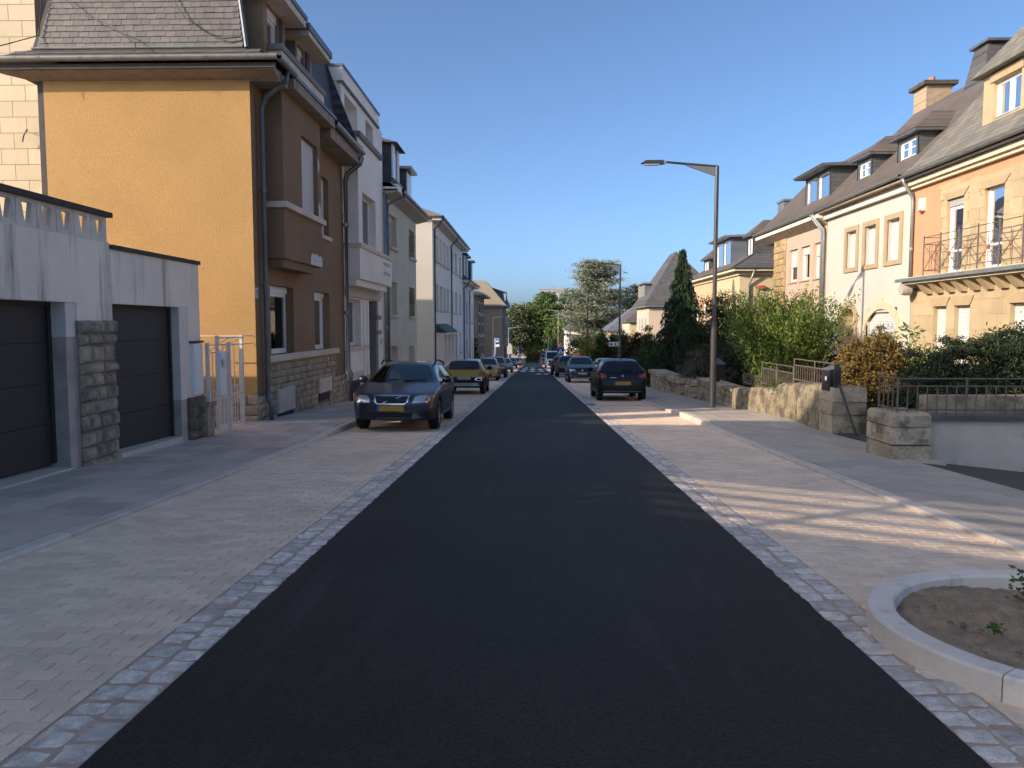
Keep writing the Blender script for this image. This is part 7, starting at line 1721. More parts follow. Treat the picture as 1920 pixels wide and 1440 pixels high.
for k, (px, Y, top, r_, m, lab) in enumerate(((6.2, 68, .9, .75, F_THUJA, 'green conical thuja, nearest the red hedge'), (6.55, 63, .8, .62, F_COPPER, 'dark copper column shrub between two green thujas'), (7.3, 62, 1.3, .75, F_THUJA, 'broad green thuja column behind the second street lamp'), (8.0, 60, .9, .8, F_COPPER, 'second copper-brown column behind the second street lamp'), (8.9, 60, 1.2, .9, F_THUJA, 'rightmost green thuja of the screen beside the clipped hedge'), (9.8, 58, .6, .9, F_THUJA, 'low thuja between the clipped hedge and weeping spruce'))):
    b = gz(Y); h = top-b; plant('thuja_tree', lab, 'tree', G0(px, Y), [(px, Y, b+h*.3, r_, r_, h*.34), (px, Y, b+h*.62, r_*.75, r_*.75, h*.3), (px, Y, b+h*.85, r_*.42, r_*.42, h*.18)], m, 150, 50, .16, .10, .3, 40+k, (h*.7, .08), 0, 'screen of columnar conifers', up=1.4)
plant('hedge', 'red-leaved hedge between the thujas and the far white house', 'hedge', G0(6.0, 88), [(5.4, 88, -2.5, 1.0, .7, .9), (6.6, 88, -2.6, 1.0, .7, .9)], F_REDH, 120, 44, .16, .07, .4, 50)
plant('young_tree', 'young lime-yellow tree in front of the red hedge', 'tree', G0(5.7, 80), [(5.8, 80, -1.2, .8, .8, .9), (5.4, 80, -.5, .5, .5, .7), (6.3, 80, -1.5, .6, .6, .6)], F_LIME, 90, 34, .2, .09, .4, 51, (2.4, .05), 4)
plant('shrub', 'dark hedge bush between red hedge and white house', 'shrub', G0(6.5, 110), [(6.6, 110, -2.7, 2.0, 1.4, 2.2), (8.8, 110, -2.2, 1.8, 1.5, 2.6)], F_HEDGE, 130, 50, .3, .16, .4, 52)

def cedar():
    """tiered blue-grey cedar"""
    x, y = 9.4, 115; b = gz(y); base = (x, y, b); T = Thing('cedar_tree', 'huge grey-green cedar towering over the right side of the street', 'tree', base); r = np.random.default_rng(8); q = random.Random(8); Cs = []; As = []; mb = MB()
    H = 15.9
    for k in range(210):
        t = q.random()**.85; z = b+1.5+(H-1.7)*t; prof = .42+.70*math.sin(math.pi*min(1, t*.62+.22))-.28*t; R_ = 5.0*prof*q.uniform(.45, 1.1); a = q.uniform(0, 6.283)
        e = np.array([x+math.cos(a)*R_, y+math.sin(a)*R_, z+R_*q.uniform(.02, .28)]); s0 = np.array([x, y, z-.5]); mb.tube([tuple(s0), tuple((s0+e)/2+np.array([0, 0, .15])), tuple(e)], [.11, .07, .02], 5, cap=False)
        for j in range(6):
            f = .30+.7*(j+1)/6; c = s0+(e-s0)*f; m_ = 72; sp = .36+.34*f
            Cs.append(c+r.normal(size=(m_, 3))*np.array([sp, sp, .15])); As.append(r.normal(size=(m_, 3))*np.array([1, 1, .35])+np.array([math.cos(a), math.sin(a), -.05])*.9)
    leaf_obj('foliage', np.concatenate(Cs), np.concatenate(As), .19, .22, F_CEDAR, T.o, base, 8, flat=.4)
    tb = MB(); tb.tube([(x, y, b-.5), (x+.2, y, b+7), (x, y, b+H-1)], [.6, .4, .06], 8); T.add('trunk', tb, BARK); T.add('limbs', mb, BARK)
cedar()
weeping_spruce(22.3, 80, 12.9, 2.4, 'spruce tip rising behind the yellow house chimneys', 21, F_THUJA, .35, 200)
weeping_spruce(17.4, 93, 12.4, 2.3, 'small spruce top behind the steep slate roof', 22, F_THUJA, .35, 200)
plant('pine_tree', 'dark spreading pine between the cedar and the pink house', 'tree', G0(19, 145), [(18.5, 145, 4.5, 2.0, 2, 2.5), (19, 145, 7.2, 1.5, 1.5, 1.9), (17.8, 145, 2, 2.4, 2, 2.2)], F_DARK, 140, 50, .42, .22, .3, 60, (14, .3), 6, up=.5)
for k, (x, y, w_, top, m, lab) in enumerate(((-4.8, 225, 5.0, 7.6, F_WILLOW, 'pale grey-green willow at the left of the far trees'), (-1.0, 232, 4.6, 8.0, F_OAK2, 'rounded lighter tree right of the far willow'), (3.4, 228, 7.2, 11.4, F_OAK, 'tallest dark oak at the end of the street'), (7.2, 214, 3.4, 4.6, F_OAK, 'dark broadleaf tree under the tallest oak'), (10.2, 236, 5.6, 12.2, F_OAK2, 'sunlit yellow-green tree right of the tallest oak'), (8.3, 190, 2.6, 4.8, F_OAK2, 'light green tree left of the tall narrow white house'), (14.5, 196, 4.6, 5.2, F_DARK, 'dark tree mass under the cedar'), (-9.5, 236, 3.5, 6.0, F_OAK2, 'far tree peeping past the grey house'), (17.5, 232, 5.5, 9.0, F_OAK, 'far tree behind the cedar'))):
    b = gz(y); H = top-b; cz = b+H*.55; bl = [(x, y, cz, w_*.82, w_*.7, H*.36), (x-w_*.4, y, cz-H*.12, w_*.5, w_*.5, H*.28), (x+w_*.42, y, cz-H*.1, w_*.5, w_*.5, H*.28), (x+w_*.1, y, b+H*.82, w_*.5, w_*.5, H*.18), (x-w_*.1, y, b+H*.25, w_*.8, w_*.6, H*.2)]
    plant('broadleaf_tree', lab, 'tree', (x, y, b), bl, m, 560, 42, .50, .30, .5, 70+k, (H*.6, .35), 8, shell=5)
plant('shrub', 'yellow-green bush with orange leaves at the far end of the street', 'shrub', G0(.8, 200), [(.3, 200, -6.2, 2.2, 1.5, 2.0), (2.2, 200, -6.4, 1.6, 1.4, 1.4)], F_LIME, 110, 40, .35, .16, .45, 90)
plant('shrub', 'small orange autumn bush at the far end of the street', 'shrub', G0(2.2, 196), [(1.9, 196, -6.3, .9, .9, .9)], fol('foliage_orange', (0.30, 0.13, 0.03), (0.36, 0.2, 0.05)), 50, 40, .25, .13, .45, 91)
# left garden in front of the grey blocks
weeping_spruce(-7.2, 90, 5.6, 1.7, 'dark monkey-puzzle-like conifer in front of the grey block', 31, F_DARK, .5, 240, 'conifer_tree')
plant('hedge', 'round clipped hedge beyond the white terrace', 'hedge', G0(-5.9, 82), [(-5.9, 82, -2.9, .9, .9, .8)], F_HEDGE, 80, 50, .1, .06, .45, 93, shell=12)
plant('shrub', 'dark ivy bush beside the last white terrace house', 'shrub', G0(-7.2, 80), [(-7.4, 80.5, -2.3, .9, .9, 1.3)], F_DARK, 70, 50, .18, .08, .45, 94)

# ================================================================== WALLS, RAILINGS, POSTS ON THE RIGHT
def front_walls():
    # sunlit low stone wall stepping up toward the camera
    T = Thing('garden_wall', 'sunlit weathered stone wall stepping up toward the garden gate', 'wall', G0(6.1, 18.5))
    def chunk(y0, y1, z0, z1, x0=5.8, x1=6.35, m=WALLST, seed=1, nm='wall_block', par=T):
        """a worn stone length: battered, rounded and uneven"""
        q = random.Random(seed); mb = MB(); n = max(2, int((y1-y0)/.12)); pr = None
        for i in range(n+1):
            t = i/n; y = y0+(y1-y0)*t; z = z0+(z1-z0)*t; j = lambda k=.018: q.uniform(-k, k); g = gz(y)-.15; md = (g+z)/2
            cur = [(x0-.03+j(), y, g), (x0-.02+j(), y, md+j()), (x0+j(), y, z-.13+j()), (x0+.05+j(), y, z-.03+j()), (x0+.15+j(), y, z+j()), (x1-.12, y, z+j()), (x1, y, z-.08), (x1, y, g)]
            if pr:
                for k in range(7): mb.quad(pr[k], pr[k+1], cur[k+1], cur[k])
            if i in (0, n): mb.quad(*cur)
            pr = cur
        par.add(nm, mb, m)
    for (a, b, z0, z1, s) in ((20.95, 22.45, -.20, -.30, 1), (19.6, 20.93, -.06, -.16, 2), (18.42, 19.58, .0, -.05, 3)): chunk(a, b, z0, z1, seed=s)
    for (a, b, z0, z1, s) in ((16.9, 18.40, .25, .12, 4), (15.62, 16.88, .32, .25, 5)): chunk(a, b, z0, z1, seed=s)
    for k, (za, zb) in enumerate(((gz(15)-.1, -.22), (-.215, .03), (.035, .30))):
        mb = MB(); q = random.Random(k); mb.hexa([(5.76+q.uniform(-.02, .02), 14.85, za), (6.42, 14.85, za), (6.42, 15.6, za), (5.78, 15.6, za)], [(5.77+.03*(k == 2), 14.86+.03*(k == 2), zb), (6.42, 14.88, zb), (6.42, 15.6, zb), (5.80, 15.6, zb)]); T.add('wall_block', mb, WALLD)
    # iron railing on it
    Rl = Thing('railing', 'brown iron railing stepping along the sunlit stone wall', 'railing', (5.98, 18, 0))
    def rail(y0, y1, zb, zt, tall=None, sp=.135, x=5.98):
        n = int((y1-y0)/sp)
        for z in (zb+.06, zt):
            mb = MB(); mb.tube([(x, y0, z-(.04 if 0 else 0)), (x, y1, z)], .014, 6); Rl.add('rail', mb, IRON)
        for k in range(n+1):
            y = y0+(y1-y0)*k/n; mb = MB(); mb.tube([(x, y, zb+.02), (x, y, zt+.02)], .009, 5); Rl.add('bar', mb, IRON)
        if tall:
            mb = MB(); mb.tube([(x, y0, tall), (x, y1, tall)], .013, 6); Rl.add('rail', mb, IRON)
            for k in range(3): y = y0+(y1-y0)*k/2; mb = MB(); mb.tube([(x, y, zb-.05), (x, y, tall)], .014, 6); Rl.add('post', mb, IRON)
    rail(20.25, 21.9, -.16, .15); rail(17.75, 20.15, -.05, .40, .55); rail(15.15, 17.70, .22, .60, .74)
    # dark post with letterbox and leaning strut
    P_ = Thing('gate_post', 'dark steel gate post at the end of the stone wall', 'post', (5.86, 14.95, gz(15)))
    mb = MB(); mb.box(5.82, 5.90, 14.9, 14.98, gz(15)-.2, .76); P_.add('post', mb, BLACKM); mb = MB(); mb.box(5.81, 5.91, 14.89, 14.99, .58, .64); P_.add('hinge', mb, BLACKM)
    mb = MB(); mb.tube([(5.9, 14.9, .36), (6.0, 14.3, gz(14.3)+.05)], .025, 6); solo('strut', mb, BLACKM, 'dark steel bar leaning between the gate post and the path', 'strut')
    B = Thing('letterbox', 'black letterbox with small white sticker hung on the railing', 'letterbox', (5.9, 15.35, .35))
    mb = MB(); mb.hexa([(5.78, 15.08, .22), (6.0, 15.08, .22), (6.0, 15.48, .22), (5.78, 15.48, .22)], [(5.78, 15.08, .62), (6.0, 15.08, .68), (6.0, 15.48, .68), (5.78, 15.48, .62)]); B.add('letterbox_body', mb, BLACKM)
    mb = MB(); mb.hexa([(5.76, 15.06, .622), (6.02, 15.06, .69), (6.02, 15.5, .69), (5.76, 15.5, .622)], [(5.76, 15.06, .64), (6.02, 15.06, .71), (6.02, 15.5, .71), (5.76, 15.5, .64)]); B.add('lid', mb, mat('grey_metal', (0.12, 0.12, 0.13), .35, .1, 5))
    mb = MB(); mb.box(5.772, 5.779, 15.22, 15.29, .42, .50); B.add('sticker', mb, WHITES)
    # big block pillar and cement wall by the driveway
    T2 = Thing('gate_pillar', 'squat mossy stone pillar at the corner of the driveway', 'pillar', G0(5.7, 11.7))
    for k, (za, zb) in enumerate(((gz(12)-.2, -.22), (-.21, .04), (.045, .24))):
        for y0, y1 in ((11.12, 11.95),):
            q = random.Random(k*7+int(y0*3)); j = lambda: q.uniform(-.02, .02)
            mb = MB(); c = .03 if k == 2 else .008; P8 = [(5.17, y0), (5.45+j(), y0-.02), (5.74, y0), (5.75, (y0+y1)/2), (5.74, y1), (5.45, y1), (5.17, y1), (5.15+j(), (y0+y1)/2)]; P8 = [(x+j()*.7, y+j()*.7) for x, y in P8]; cx_, cy_ = 5.455, (y0+y1)/2
            mb.hexa([(x+j()*.5, y+j()*.5, za) for x, y in P8], [(x, y, zb-c*1.3+j()*.3) for x, y in P8]); mb.hexa([(x, y, zb-c*1.35) for x, y in P8], [(cx_+(x-cx_)*.9, cy_+(y-cy_)*.9, zb+j()*.4) for x, y in P8]); T2.add('stone', mb, WALLD)
    T3 = Thing('retaining_wall', 'grey cement retaining wall beside the sunken driveway', 'wall', G0(8, 11.3))
    T3.add('wall', MB().box(5.70, 13, 11.2, 11.5, -2.5, .13), WALLG); T3.add('coping', MB().box(5.72, 13, 11.14, 11.55, .13, .20), mat('dark_stone_cap', (0.10, 0.095, 0.085), .9, .2, 4, bump=.4))
    T3.add('back_kerb', MB().box(6.4, 13, 12.6, 12.85, -1, .36), WALLD)
    R2 = Thing('railing', 'low dark iron railing on top of the cement retaining wall', 'railing', (6.2, 11.3, .2))
    Rl = R2
    def bar(p, q_, r_=.011, nm='bar'): mb = MB(); mb.tube([p, q_], r_, 6); R2.add(nm, mb, IRON)
    for z in (.73, .62, .28): bar((5.30, 11.25, z), (9.5, 11.25, z), .013, 'rail'); bar((5.30, 11.25, z), (5.30, 11.85, z), .013, 'rail')
    for k in range(30): x = 5.30+k*.14; bar((x, 11.25, .20), (x, 11.25, .62 if k % 7 else .75), .009 if k % 7 else .015, 'bar' if k % 7 else 'post')
    for k in range(1, 5): bar((5.30, 11.25+k*.15, .22), (5.30, 11.25+k*.15, .62 if k < 4 else .75), .009 if k < 4 else .016, 'bar' if k < 4 else 'post')
    # shaded rubble walls further on
    T4 = Thing('garden_wall', 'shaded coursed stone wall with cap stones behind the big street lamp', 'wall', G0(6.1, 26))
    Fw = Fac('R', 5.9); T4.add('wall_core', MB().box(5.92, 6.4, 22.6, 27.6, -2, -.42), mat('plinth_mortar', (0.17, 0.145, 0.115))); 
    stones(T4, Fw, 22.6, 27.6, lambda u: gz(u), -.45, WALLD, (.16, .2), (.25, .5), proud=(.0, .04), seed=41)
    stones(T4, Fac('G', 22.62), 5.9, 6.4, lambda u: gz(22.6), -.45, WALLD, (.16, .2), (.25, .3), proud=(.0, .03), seed=42)
    for k in range(5): T4.add('cap_stone', MB().box(5.84, 6.46, 22.55+k*1.01, 23.55+k*1.01, -.44, -.36), WALLD)
    T5 = Thing('garden_wall', 'low stone wall with thick flat cap beyond the pillar letterbox', 'wall', G0(6.1, 34))
    T5.add('wall_core', MB().box(5.7, 6.3, 30.2, 37, -2.4, -.75), mat('plinth_mortar', (0.17, 0.145, 0.115))); stones(T5, Fac('R', 5.68), 30.2, 37, lambda u: gz(u), -.78, WALLD, (.2, .26), (.4, .7), proud=(.0, .05), seed=43); stones(T5, Fac('G', 30.2), 5.7, 6.3, lambda u: gz(30), -.78, WALLD, (.2, .26), (.3, .4), proud=(.0, .05), seed=44)
    for k in range(4): T5.add('cap_stone', MB().box(5.58, 6.4, 30.1+k*1.74, 31.82+k*1.74, -.76, -.60), WALLD)
    T6 = Thing('gate_pillar', 'stone pillar between the two shaded garden walls', 'pillar', G0(6, 28.6)); T6.add('wall_core', MB().box(5.8, 6.3, 28.3, 29.0, -2, -.5), mat('plinth_mortar', (0.17, 0.145, 0.115))); stones(T6, Fac('R', 5.78), 28.3, 29, lambda u: gz(u), -.5, WALLD, (.2, .25), (.3, .5), seed=45); stones(T6, Fac('G', 28.3), 5.8, 6.3, lambda u: gz(28), -.5, WALLD, (.2, .25), (.3, .5), seed=46)
    L_ = Thing('pillar_letterbox', 'dark house-shaped letterbox standing on the shaded stone wall', 'letterbox', (6.1, 25.6, -.36))
    mb = MB(); mb.box(5.98, 6.32, 25.4, 25.8, -.25, .22); L_.add('letterbox_body', mb, BLACKM); mb = MB(); mb.box(6.1, 6.2, 25.55, 25.65, -.36, -.25); L_.add('stem', mb, BLACKM)
    mb = MB(); mb.hexa([(5.93, 25.33, .22), (6.37, 25.33, .22), (6.37, 25.87, .22), (5.93, 25.87, .22)], [(6.14, 25.58, .42), (6.16, 25.58, .42), (6.16, 25.62, .42), (6.14, 25.62, .42)]); L_.add('roof', mb, mat('blued_metal', (0.09, 0.10, 0.13), .4, .1, 4))
    R3 = Thing('handrail', 'slim dark handrail of garden steps behind the black car', 'handrail', G0(6.4, 38))
    for x, y, h in ((6.0, 38, .95), (6.5, 38.5, .95), (7.1, 39, 1.15)): mb = MB(); mb.tube([(x, y, gz(y)), (x, y, gz(y)+h)], .05, 6); R3.add('post', mb, BLACKM)
    mb = MB(); mb.tube([(5.9, 38, gz(38)+.9), (7.3, 39, gz(39)+1.35)], .03, 6); R3.add('rail', mb, BLACKM)
    mb = MB(); mb.tube([(5.7, 62, gz(62)+1.9), (5.72, 62.4, gz(62)+1.95)], [.14, .14], 8)
front_walls()

# ================================================================== STREET LAMPS AND SIGNS
def street_lamp(label, x, y, h, arm, flip=-1, pole=LAMPM):
    b = gz(y)+.08; T = Thing('street_lamp', label, 'street lamp', (x, y, b), 'street lamps along the road')
    zt = b+h; s = flip
    mb = MB(); mb.tube([(x, y, b), (x, y, b+.35*h)], [.092, .088], 14); mb.tube([(x, y, b+.35*h), (x, y, b+.36*h), (x, y, zt)], [.088, .062, .055], 14); mb.smooth = False; T.add('pole', mb, pole)
    mb = MB(); L = arm-.7; r_ = .03
    mb.hexa([(x, y-r_, zt-.28), (x, y+r_, zt-.28), (x, y+r_, zt-.02), (x, y-r_, zt-.02)], [(x+s*L*.6, y-r_*.7, zt+.02), (x+s*L*.6, y+r_*.7, zt+.02), (x+s*L*.6, y+r_*.7, zt+.085), (x+s*L*.6, y-r_*.7, zt+.085)]); T.add('bracket', mb, mat('lamp_bracket', (0.15, 0.15, 0.155), .4, .06, 4))
    mb = MB(); mb.tube([(x+.03*-s, y, zt-.01), (x+s*L, y, zt+.13)], [.04, .032], 8); T.add('arm', mb, pole)
    mb = MB(); x0 = x+s*L; zl = zt+.12
    mb.lathe((x0+s*.02, y, zl), [(.0, -.05), (.05, -.05), (.05, .05), (.0, .05)], 12, 'y'); T.add('knuckle', mb, ZINC)
    mb = MB(); mb.hexa([(x0+s*.05, y-.06, zl-.06), (x0+s*.05, y+.06, zl-.06), (x0+s*.68, y+.10, zl-.03), (x0+s*.68, y-.10, zl-.03)], [(x0+s*.05, y-.05, zl+.06), (x0+s*.05, y+.05, zl+.06), (x0+s*.55, y+.09, zl+.05), (x0+s*.55, y-.09, zl+.05)]); hd = T.add('lamp_head', mb, LAMPM)
    mb = MB(); mb.box(min(x0+s*.18, x0+s*.6), max(x0+s*.18, x0+s*.6), y-.08, y+.08, zl-.075, zl-.055); T.add('lens', mb, mat('lamp_lens', (0.5, 0.5, 0.48), .2, .03), parent=hd)
    return T
street_lamp('tall dark street lamp on the right pavement, nearest of all', 5.17, 22.1, 6.78, 2.15)
street_lamp('second street lamp on the right, beyond the black hatchback', 5.05, 44.8, 6.75, 2.1)
street_lamp('third street lamp on the right, in front of the cedar', 4.85, 68, 6.7, 2.1)
GP = mat('grey_pole', (0.27, 0.26, 0.25), .5, .08, 4)
street_lamp('grey-poled street lamp right of the sign for the crossing', 4.7, 96, 6.6, 2.6, pole=GP)
street_lamp('dark street lamp directly behind the crossing sign', 4.2, 125, 9.0, 2.6, pole=GP)
street_lamp('far street lamp on the right near the oak', 4.0, 165, 5.0, 1.8, pole=GP)
street_lamp('street lamp on the left in front of the grey house', -5.0, 98, 6.5, 2.1, 1, pole=GP)
street_lamp('far street lamp on the left beside the octagonal sign', -4.0, 130, 6.4, 2.3, 1, pole=GP)
for x, y, h, lab in ((4.1, 84, 6.0, 'plain grey pole in front of the red hedge'), (3.1, 150, 5.2, 'thin grey pole at the foot of the oak')):
    mb = MB(); mb.tube([(x, y, gz(y)), (x, y, gz(y)+h)], .07, 8); solo('pole', mb, GP, lab, 'pole', None, G0(x, y))

def sign_face(T, name, pts, y, m, t=.02):
    mb = MB(); mb.hexa([(x, y, z) for x, z in pts], [(x, y+t, z) for x, z in pts]); return T.add(name, mb, m)
def tri(cx, z0, w_, h): return [(cx-w_/2, z0), (cx+w_/2, z0), (cx, z0+h)]
def crossing_sign(label, x, y, s, z):
    T = Thing('road_sign', label, 'road sign', G0(x, y)); b = gz(y)
    mb = MB(); mb.tube([(x, y+.06, b), (x, y+.06, z+1.7*s)], .04, 8); T.add('post', mb, GP)
    sign_face(T, 'warning_panel', tri(x, z+.88*s, .95*s, .82*s), y, REDP); sign_face(T, 'warning_face', tri(x, z+.97*s, .62*s, .54*s), y-.012, WHITES)
    for dx in (-1, 1):
        mb = MB(); mb.tube([(x-dx*.10*s, y-.02, z+1.03*s), (x+dx*.10*s, y-.02, z+1.27*s)], .028*s, 5); T.add('cross_stroke', mb, BLACKS)
    sign_face(T, 'crossing_panel', [(x-.42*s, z), (x+.42*s, z), (x+.42*s, z+.84*s), (x-.42*s, z+.84*s)], y, BLUEP); sign_face(T, 'crossing_face', tri(x, z+.10*s, .72*s, .64*s), y-.012, WHITES)
    mb = MB(); yy = y-.02; mb.tube([(x, yy, z+.36*s), (x+.01*s, yy, z+.5*s)], .035*s, 5); mb.tube([(x, yy, z+.36*s), (x-.07*s, yy, z+.2*s)], .024*s, 5); mb.tube([(x, yy, z+.36*s), (x+.07*s, yy, z+.2*s)], .024*s, 5); mb.lathe((x+.01*s, yy, z+.57*s), [(0, -.03*s), (.035*s, 0), (0, .03*s)], 6, 'z'); T.add('walking_figure', mb, BLACKS)
    for k in range(4): mb = MB(); mb.box(x+(-.26+k*.14)*s, x+(-.18+k*.14)*s, yy-.004, yy+.004, z+.12*s, z+.17*s); T.add('crossing_stripe', mb, BLACKS)
crossing_sign('crossroads triangle above blue pedestrian crossing sign, nearest on the right', 3.0, 82, .86, -1.62)
crossing_sign('distant pedestrian crossing sign further down on the right', 2.9, 165, .95, -5.0)

def small_signs():
    # street information sign on the second lamp
    T = Thing('hanging_sign', 'small white sign with two pictograms fixed to the second lamp', 'sign', (4.6, 44.6, .3))
    T.add('panel', MB().box(4.42, 4.93, 44.55, 44.58, .30, .54), WHITES); T.add('pictogram', MB().box(4.47, 4.64, 44.54, 44.55, .35, .48), mat('picto_blue', (0.08, 0.1, 0.35), .5, .05)); T.add('pictogram', MB().box(4.74, 4.84, 44.54, 44.55, .34, .49), mat('picto_grey', (0.12, 0.13, 0.15), .5, .05)); T.add('clamp', MB().box(4.93, 5.05, 44.5, 44.62, .26, .58), GP)
    # bus stop
    T = Thing('bus_stop_sign', 'blue bus stop sign on a pale pole on the left', 'sign', G0(-3.9, 90)); x, y = -3.95, 90
    mb = MB(); mb.tube([(x-.45, y, gz(y)), (x-.45, y, .0)], .045, 8); T.add('post', mb, ZINC)
    T.add('panel', MB().box(x-.38, x+.10, y-.02, y+.02, -1.0, .0), WHITES); T.add('blue_panel', MB().box(x-.35, x+.07, y-.035, y-.02, -.72, -.03), BLUEP)
    mb = MB(); mb.box(x-.29, x+.01, y-.05, y-.035, -.45, -.18); bs = T.add('bus_pictogram', mb, WHITES); T.add('bus_windows', MB().box(x-.26, x-.02, y-.055, y-.05, -.32, -.22), BLUEP, parent=bs)
    T = Thing('info_panel', 'narrow dark information panel right of the bus stop sign', 'sign', G0(-3.3, 92)); T.add('panel', MB().box(-3.45, -3.1, 92, 92.08, -3.0, -1.0), mat('panel_navy', (0.03, 0.035, 0.06), .4, .1, 3)); T.add('post', MB().box(-3.5, -3.45, 92, 92.08, gz(92), -.9), ZINC)
    T = Thing('timetable_board', 'pale upright timetable boards on the left lamp post', 'sign', (-4.75, 97.8, -1)); T.add('panel', MB().box(-4.85, -4.62, 97.7, 97.75, -2.2, -.1), WHITES); T.add('panel', MB().box(-5.0, -4.8, 97.7, 97.75, -3.2, -1.9), mat('dull_pink_panel', (0.4, 0.3, 0.25), .6, .1, 4))
    T = Thing('direction_sign', 'small yellow direction sign on the left', 'sign', G0(-3.6, 105)); T.add('panel', MB().box(-3.9, -3.45, 105, 105.03, -3.4, -2.85), YELP); T.add('post', MB().box(-3.7, -3.65, 105.03, 105.08, gz(105), -2.9), GP)
    T = Thing('road_sign', 'pale back of an octagonal sign beside the far left lamp', 'road sign', G0(-3.45, 118)); c = (-3.45, -2.0); T.add('panel', (lambda mb: mb.hexa([(c[0]-.42, 118, c[1]-.9), (c[0]+.42, 118, c[1]-.9), (c[0]+.42, 118, c[1]+.25), (c[0]+.1, 118, c[1]+.75), (c[0]-.1, 118, c[1]+.75), (c[0]-.42, 118, c[1]+.25)], [(c[0]-.42, 118.03, c[1]-.9), (c[0]+.42, 118.03, c[1]-.9), (c[0]+.42, 118.03, c[1]+.25), (c[0]+.1, 118.03, c[1]+.75), (c[0]-.1, 118.03, c[1]+.75), (c[0]-.42, 118.03, c[1]+.25)]))(MB()), mat('pale_sign_back', (0.55, 0.54, 0.48), .6, .05, 2)); T.add('post', MB().box(-3.5, -3.4, 118.03, 118.1, gz(118), -1.3), BLACKM)
    T = Thing('road_sign', 'far blue sign post at the end of the left kerb', 'road sign', G0(-2.7, 170)); T.add('panel', MB().box(-2.95, -2.4, 170, 170.04, -4.6, -3.2), mat('picto_blue', (0.08, 0.1, 0.35))); T.add('panel', MB().box(-2.95, -2.4, 170, 170.04, -5.5, -4.7), WHITES); T.add('post', MB().box(-2.72, -2.64, 170.04, 170.1, gz(170), -3.2), BLACKM)
    T = Thing('barrier', 'long pale barrier railing across the far end of the street', 'barrier', G0(-1, 238))
    for k in range(18): T.add('barrier_panel', MB().box(-9+k*.85, -8.25+k*.85, 238, 238.1, gz(238)+.1, gz(238)+.95), WHITES if k % 3 else REDP)
    T.add('rail', MB().box(-9, 6.3, 238.02, 238.08, gz(238)+1.0, gz(238)+1.1), GP)
    # parking fence left
    T = Thing('garden_wall', 'low stone boundary wall beyond the white terrace', 'wall', G0(-5.6, 79)); T.add('wall', MB().box(-5.9, -5.6, 77.5, 79.5, -5, -2.35), STONEL2); T.add('post', MB().box(-5.62, -5.45, 79.5, 79.7, -5, -2.0), TRIMST)
small_signs()

def crane():
    x, y, z = 8.0, 420, 19.5; T = Thing('tower_crane', 'distant red and white tower crane above the far trees', 'crane', (x+6, y, 0)); m = mat('crane_paint', (0.42, 0.27, 0.23), .6, .05); 
    T.add('mast', MB().box(x+5.4, x+6.6, y, y+1, -8, z+3.0), mat('crane_white', (0.42, 0.38, 0.36), .6, .05))
    mb = MB()
    for zz in (z, z+1.4): mb.tube([(x-4.5, y, zz), (x+11, y, zz)], .22, 4)
    n = 22
    for k in range(n): a = x-4.5+15.5*k/n; b = x-4.5+15.5*(k+1)/n; mb.tube([(a, y, z), ((a+b)/2, y, z+1.4), (b, y, z)], .15, 4)
    T.add('jib', mb, m)
    mb = MB(); mb.tube([(x+6, y, z+3), (x-2, y, z+1.4)], .1, 4); mb.tube([(x+6, y, z+3), (x+11, y, z+1.4)], .1, 4); T.add('stay', mb, m)
    T.add('counterweight', MB().box(x+9.4, x+11, y-.4, y+.8, z-1.6, z+.2), mat('crane_white', (0.42, 0.38, 0.36)))
crane()
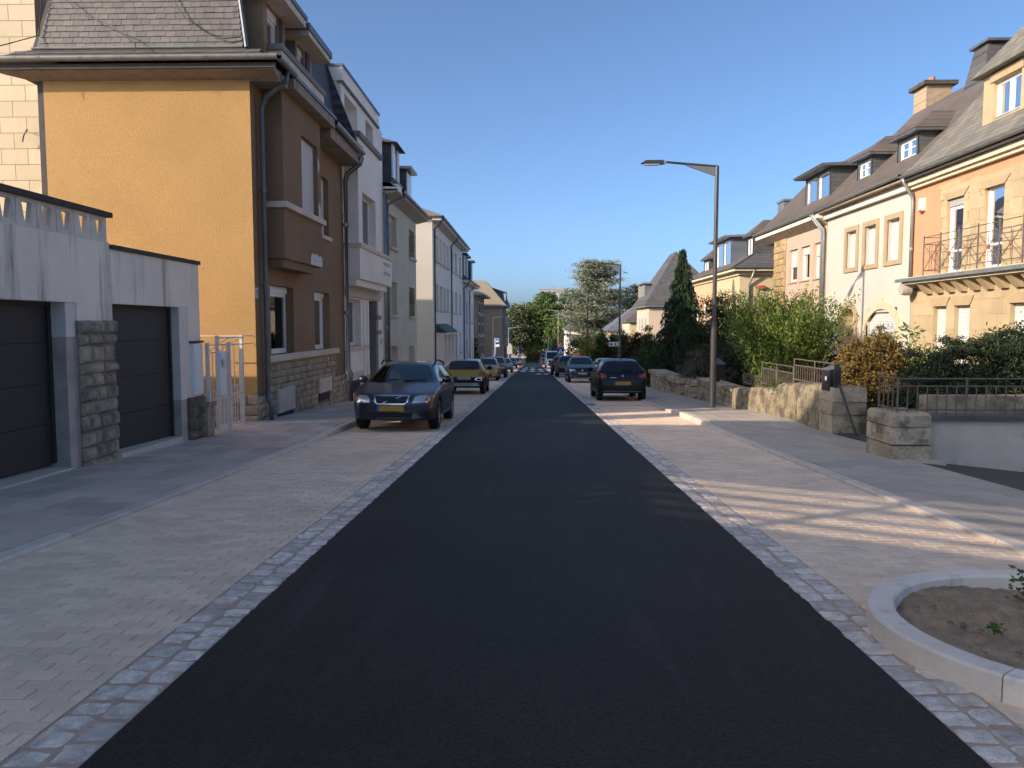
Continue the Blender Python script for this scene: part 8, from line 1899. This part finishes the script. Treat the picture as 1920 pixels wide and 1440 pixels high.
# ================================================================== ADDED BLOCKS OUT OF VIEW, SHAPED TO SHADE THE STREET
def behind():
    def prism(nm, label, fp, z, m, top=None, rm=None, cat='house'):
        T = Thing(nm, label, cat, (sum(p[0] for p in fp)/len(fp), sum(p[1] for p in fp)/len(fp), 0))
        T.add('wall', MB().hexa([(x, y, -8) for x, y in fp], [(x, y, z) for x, y in fp]), m)
        if top: T.add('roof', MB().hexa([(x, y, z+.004) for x, y in fp], top), rm or SLATE_R)
        return T
    prism('house', 'added wedge-shaped block shading the near street, left of the picture', [(-20.5, 7.3), (-12.4, 7.3), (-12.4, 2.1), (-20.5, -2.4)], 7.7, BEIGE, [(-20.5, 7.2, 7.8), (-12.4, 7.2, 7.8), (-12.5, 2.2, 11.0), (-20.5, -2.3, 11.0)])  # added wedge, footprint and roof shaped to set the near shadow edge
    prism('house', 'added tall narrow block shading the road beyond the lit band, left of the picture', [(-15.6, 8.9), (-14, 9.75), (-14, 11.0), (-15.6, 10.1)], 11.0, RENDERW)  # added caster for the far edge of the lit band
    prism('house', 'added tall block shading the foreground, far off to the left behind the camera', [(-46, -60), (-30, -60), (-30, -13.5), (-46, -22.3)], 18.6, BEIGE)  # invented block, set far off to keep sun off the foreground
    prism('house', 'added unseen block that shades the narrow grey block', [(-31, 82), (-21, 82), (-21, 90), (-31, 90)], 12.6, BEIGE)  # added box that keeps sun off the narrow grey block
    prism('house', 'added unseen block that shades the large grey house', [(-44, 128), (-27, 128), (-27, 140), (-44, 140)], 15.4, BEIGE)  # added box shading the gable of the large grey house
    prism('house', 'added unseen block behind the beige house that shades the white gable', [(-21.5, 35), (-15.3, 35), (-15.3, 39.1), (-21.5, 39.1)], 8.7, BEIGE)  # added box shading the lower part of the white terrace gable
    T = Thing('stripe_screen', 'added tall slotted screen casting light stripes, left of the picture', 'screen', (-9, .8, 0))  # invented screen, slots shaped to throw light stripes on the parking strip
    A, B = Vector((-12.0, 2.35, 0)), Vector((-6.25, -1.05, 0)); n = (B-A).normalized().cross(Vector((0, 0, 1)))*.03
    for a, b in [(-.3, 4.98), (5.07, 5.18), (5.29, 5.40), (5.49, 5.64), (5.74, 5.85), (5.93, 9.5)]:
        lo = [A-n, B-n, B+n, A+n]; T.add('board', MB().hexa([(p.x, p.y, a) for p in lo], [(p.x, p.y, b) for p in lo]), WOODD)
    for t in (0, .5, 1):
        p = A.lerp(B, t)-n*3; T.add('post', MB().box(p.x-.06, p.x+.06, p.y-.06, p.y+.06, -.3, 9.5), WOODD)
behind()
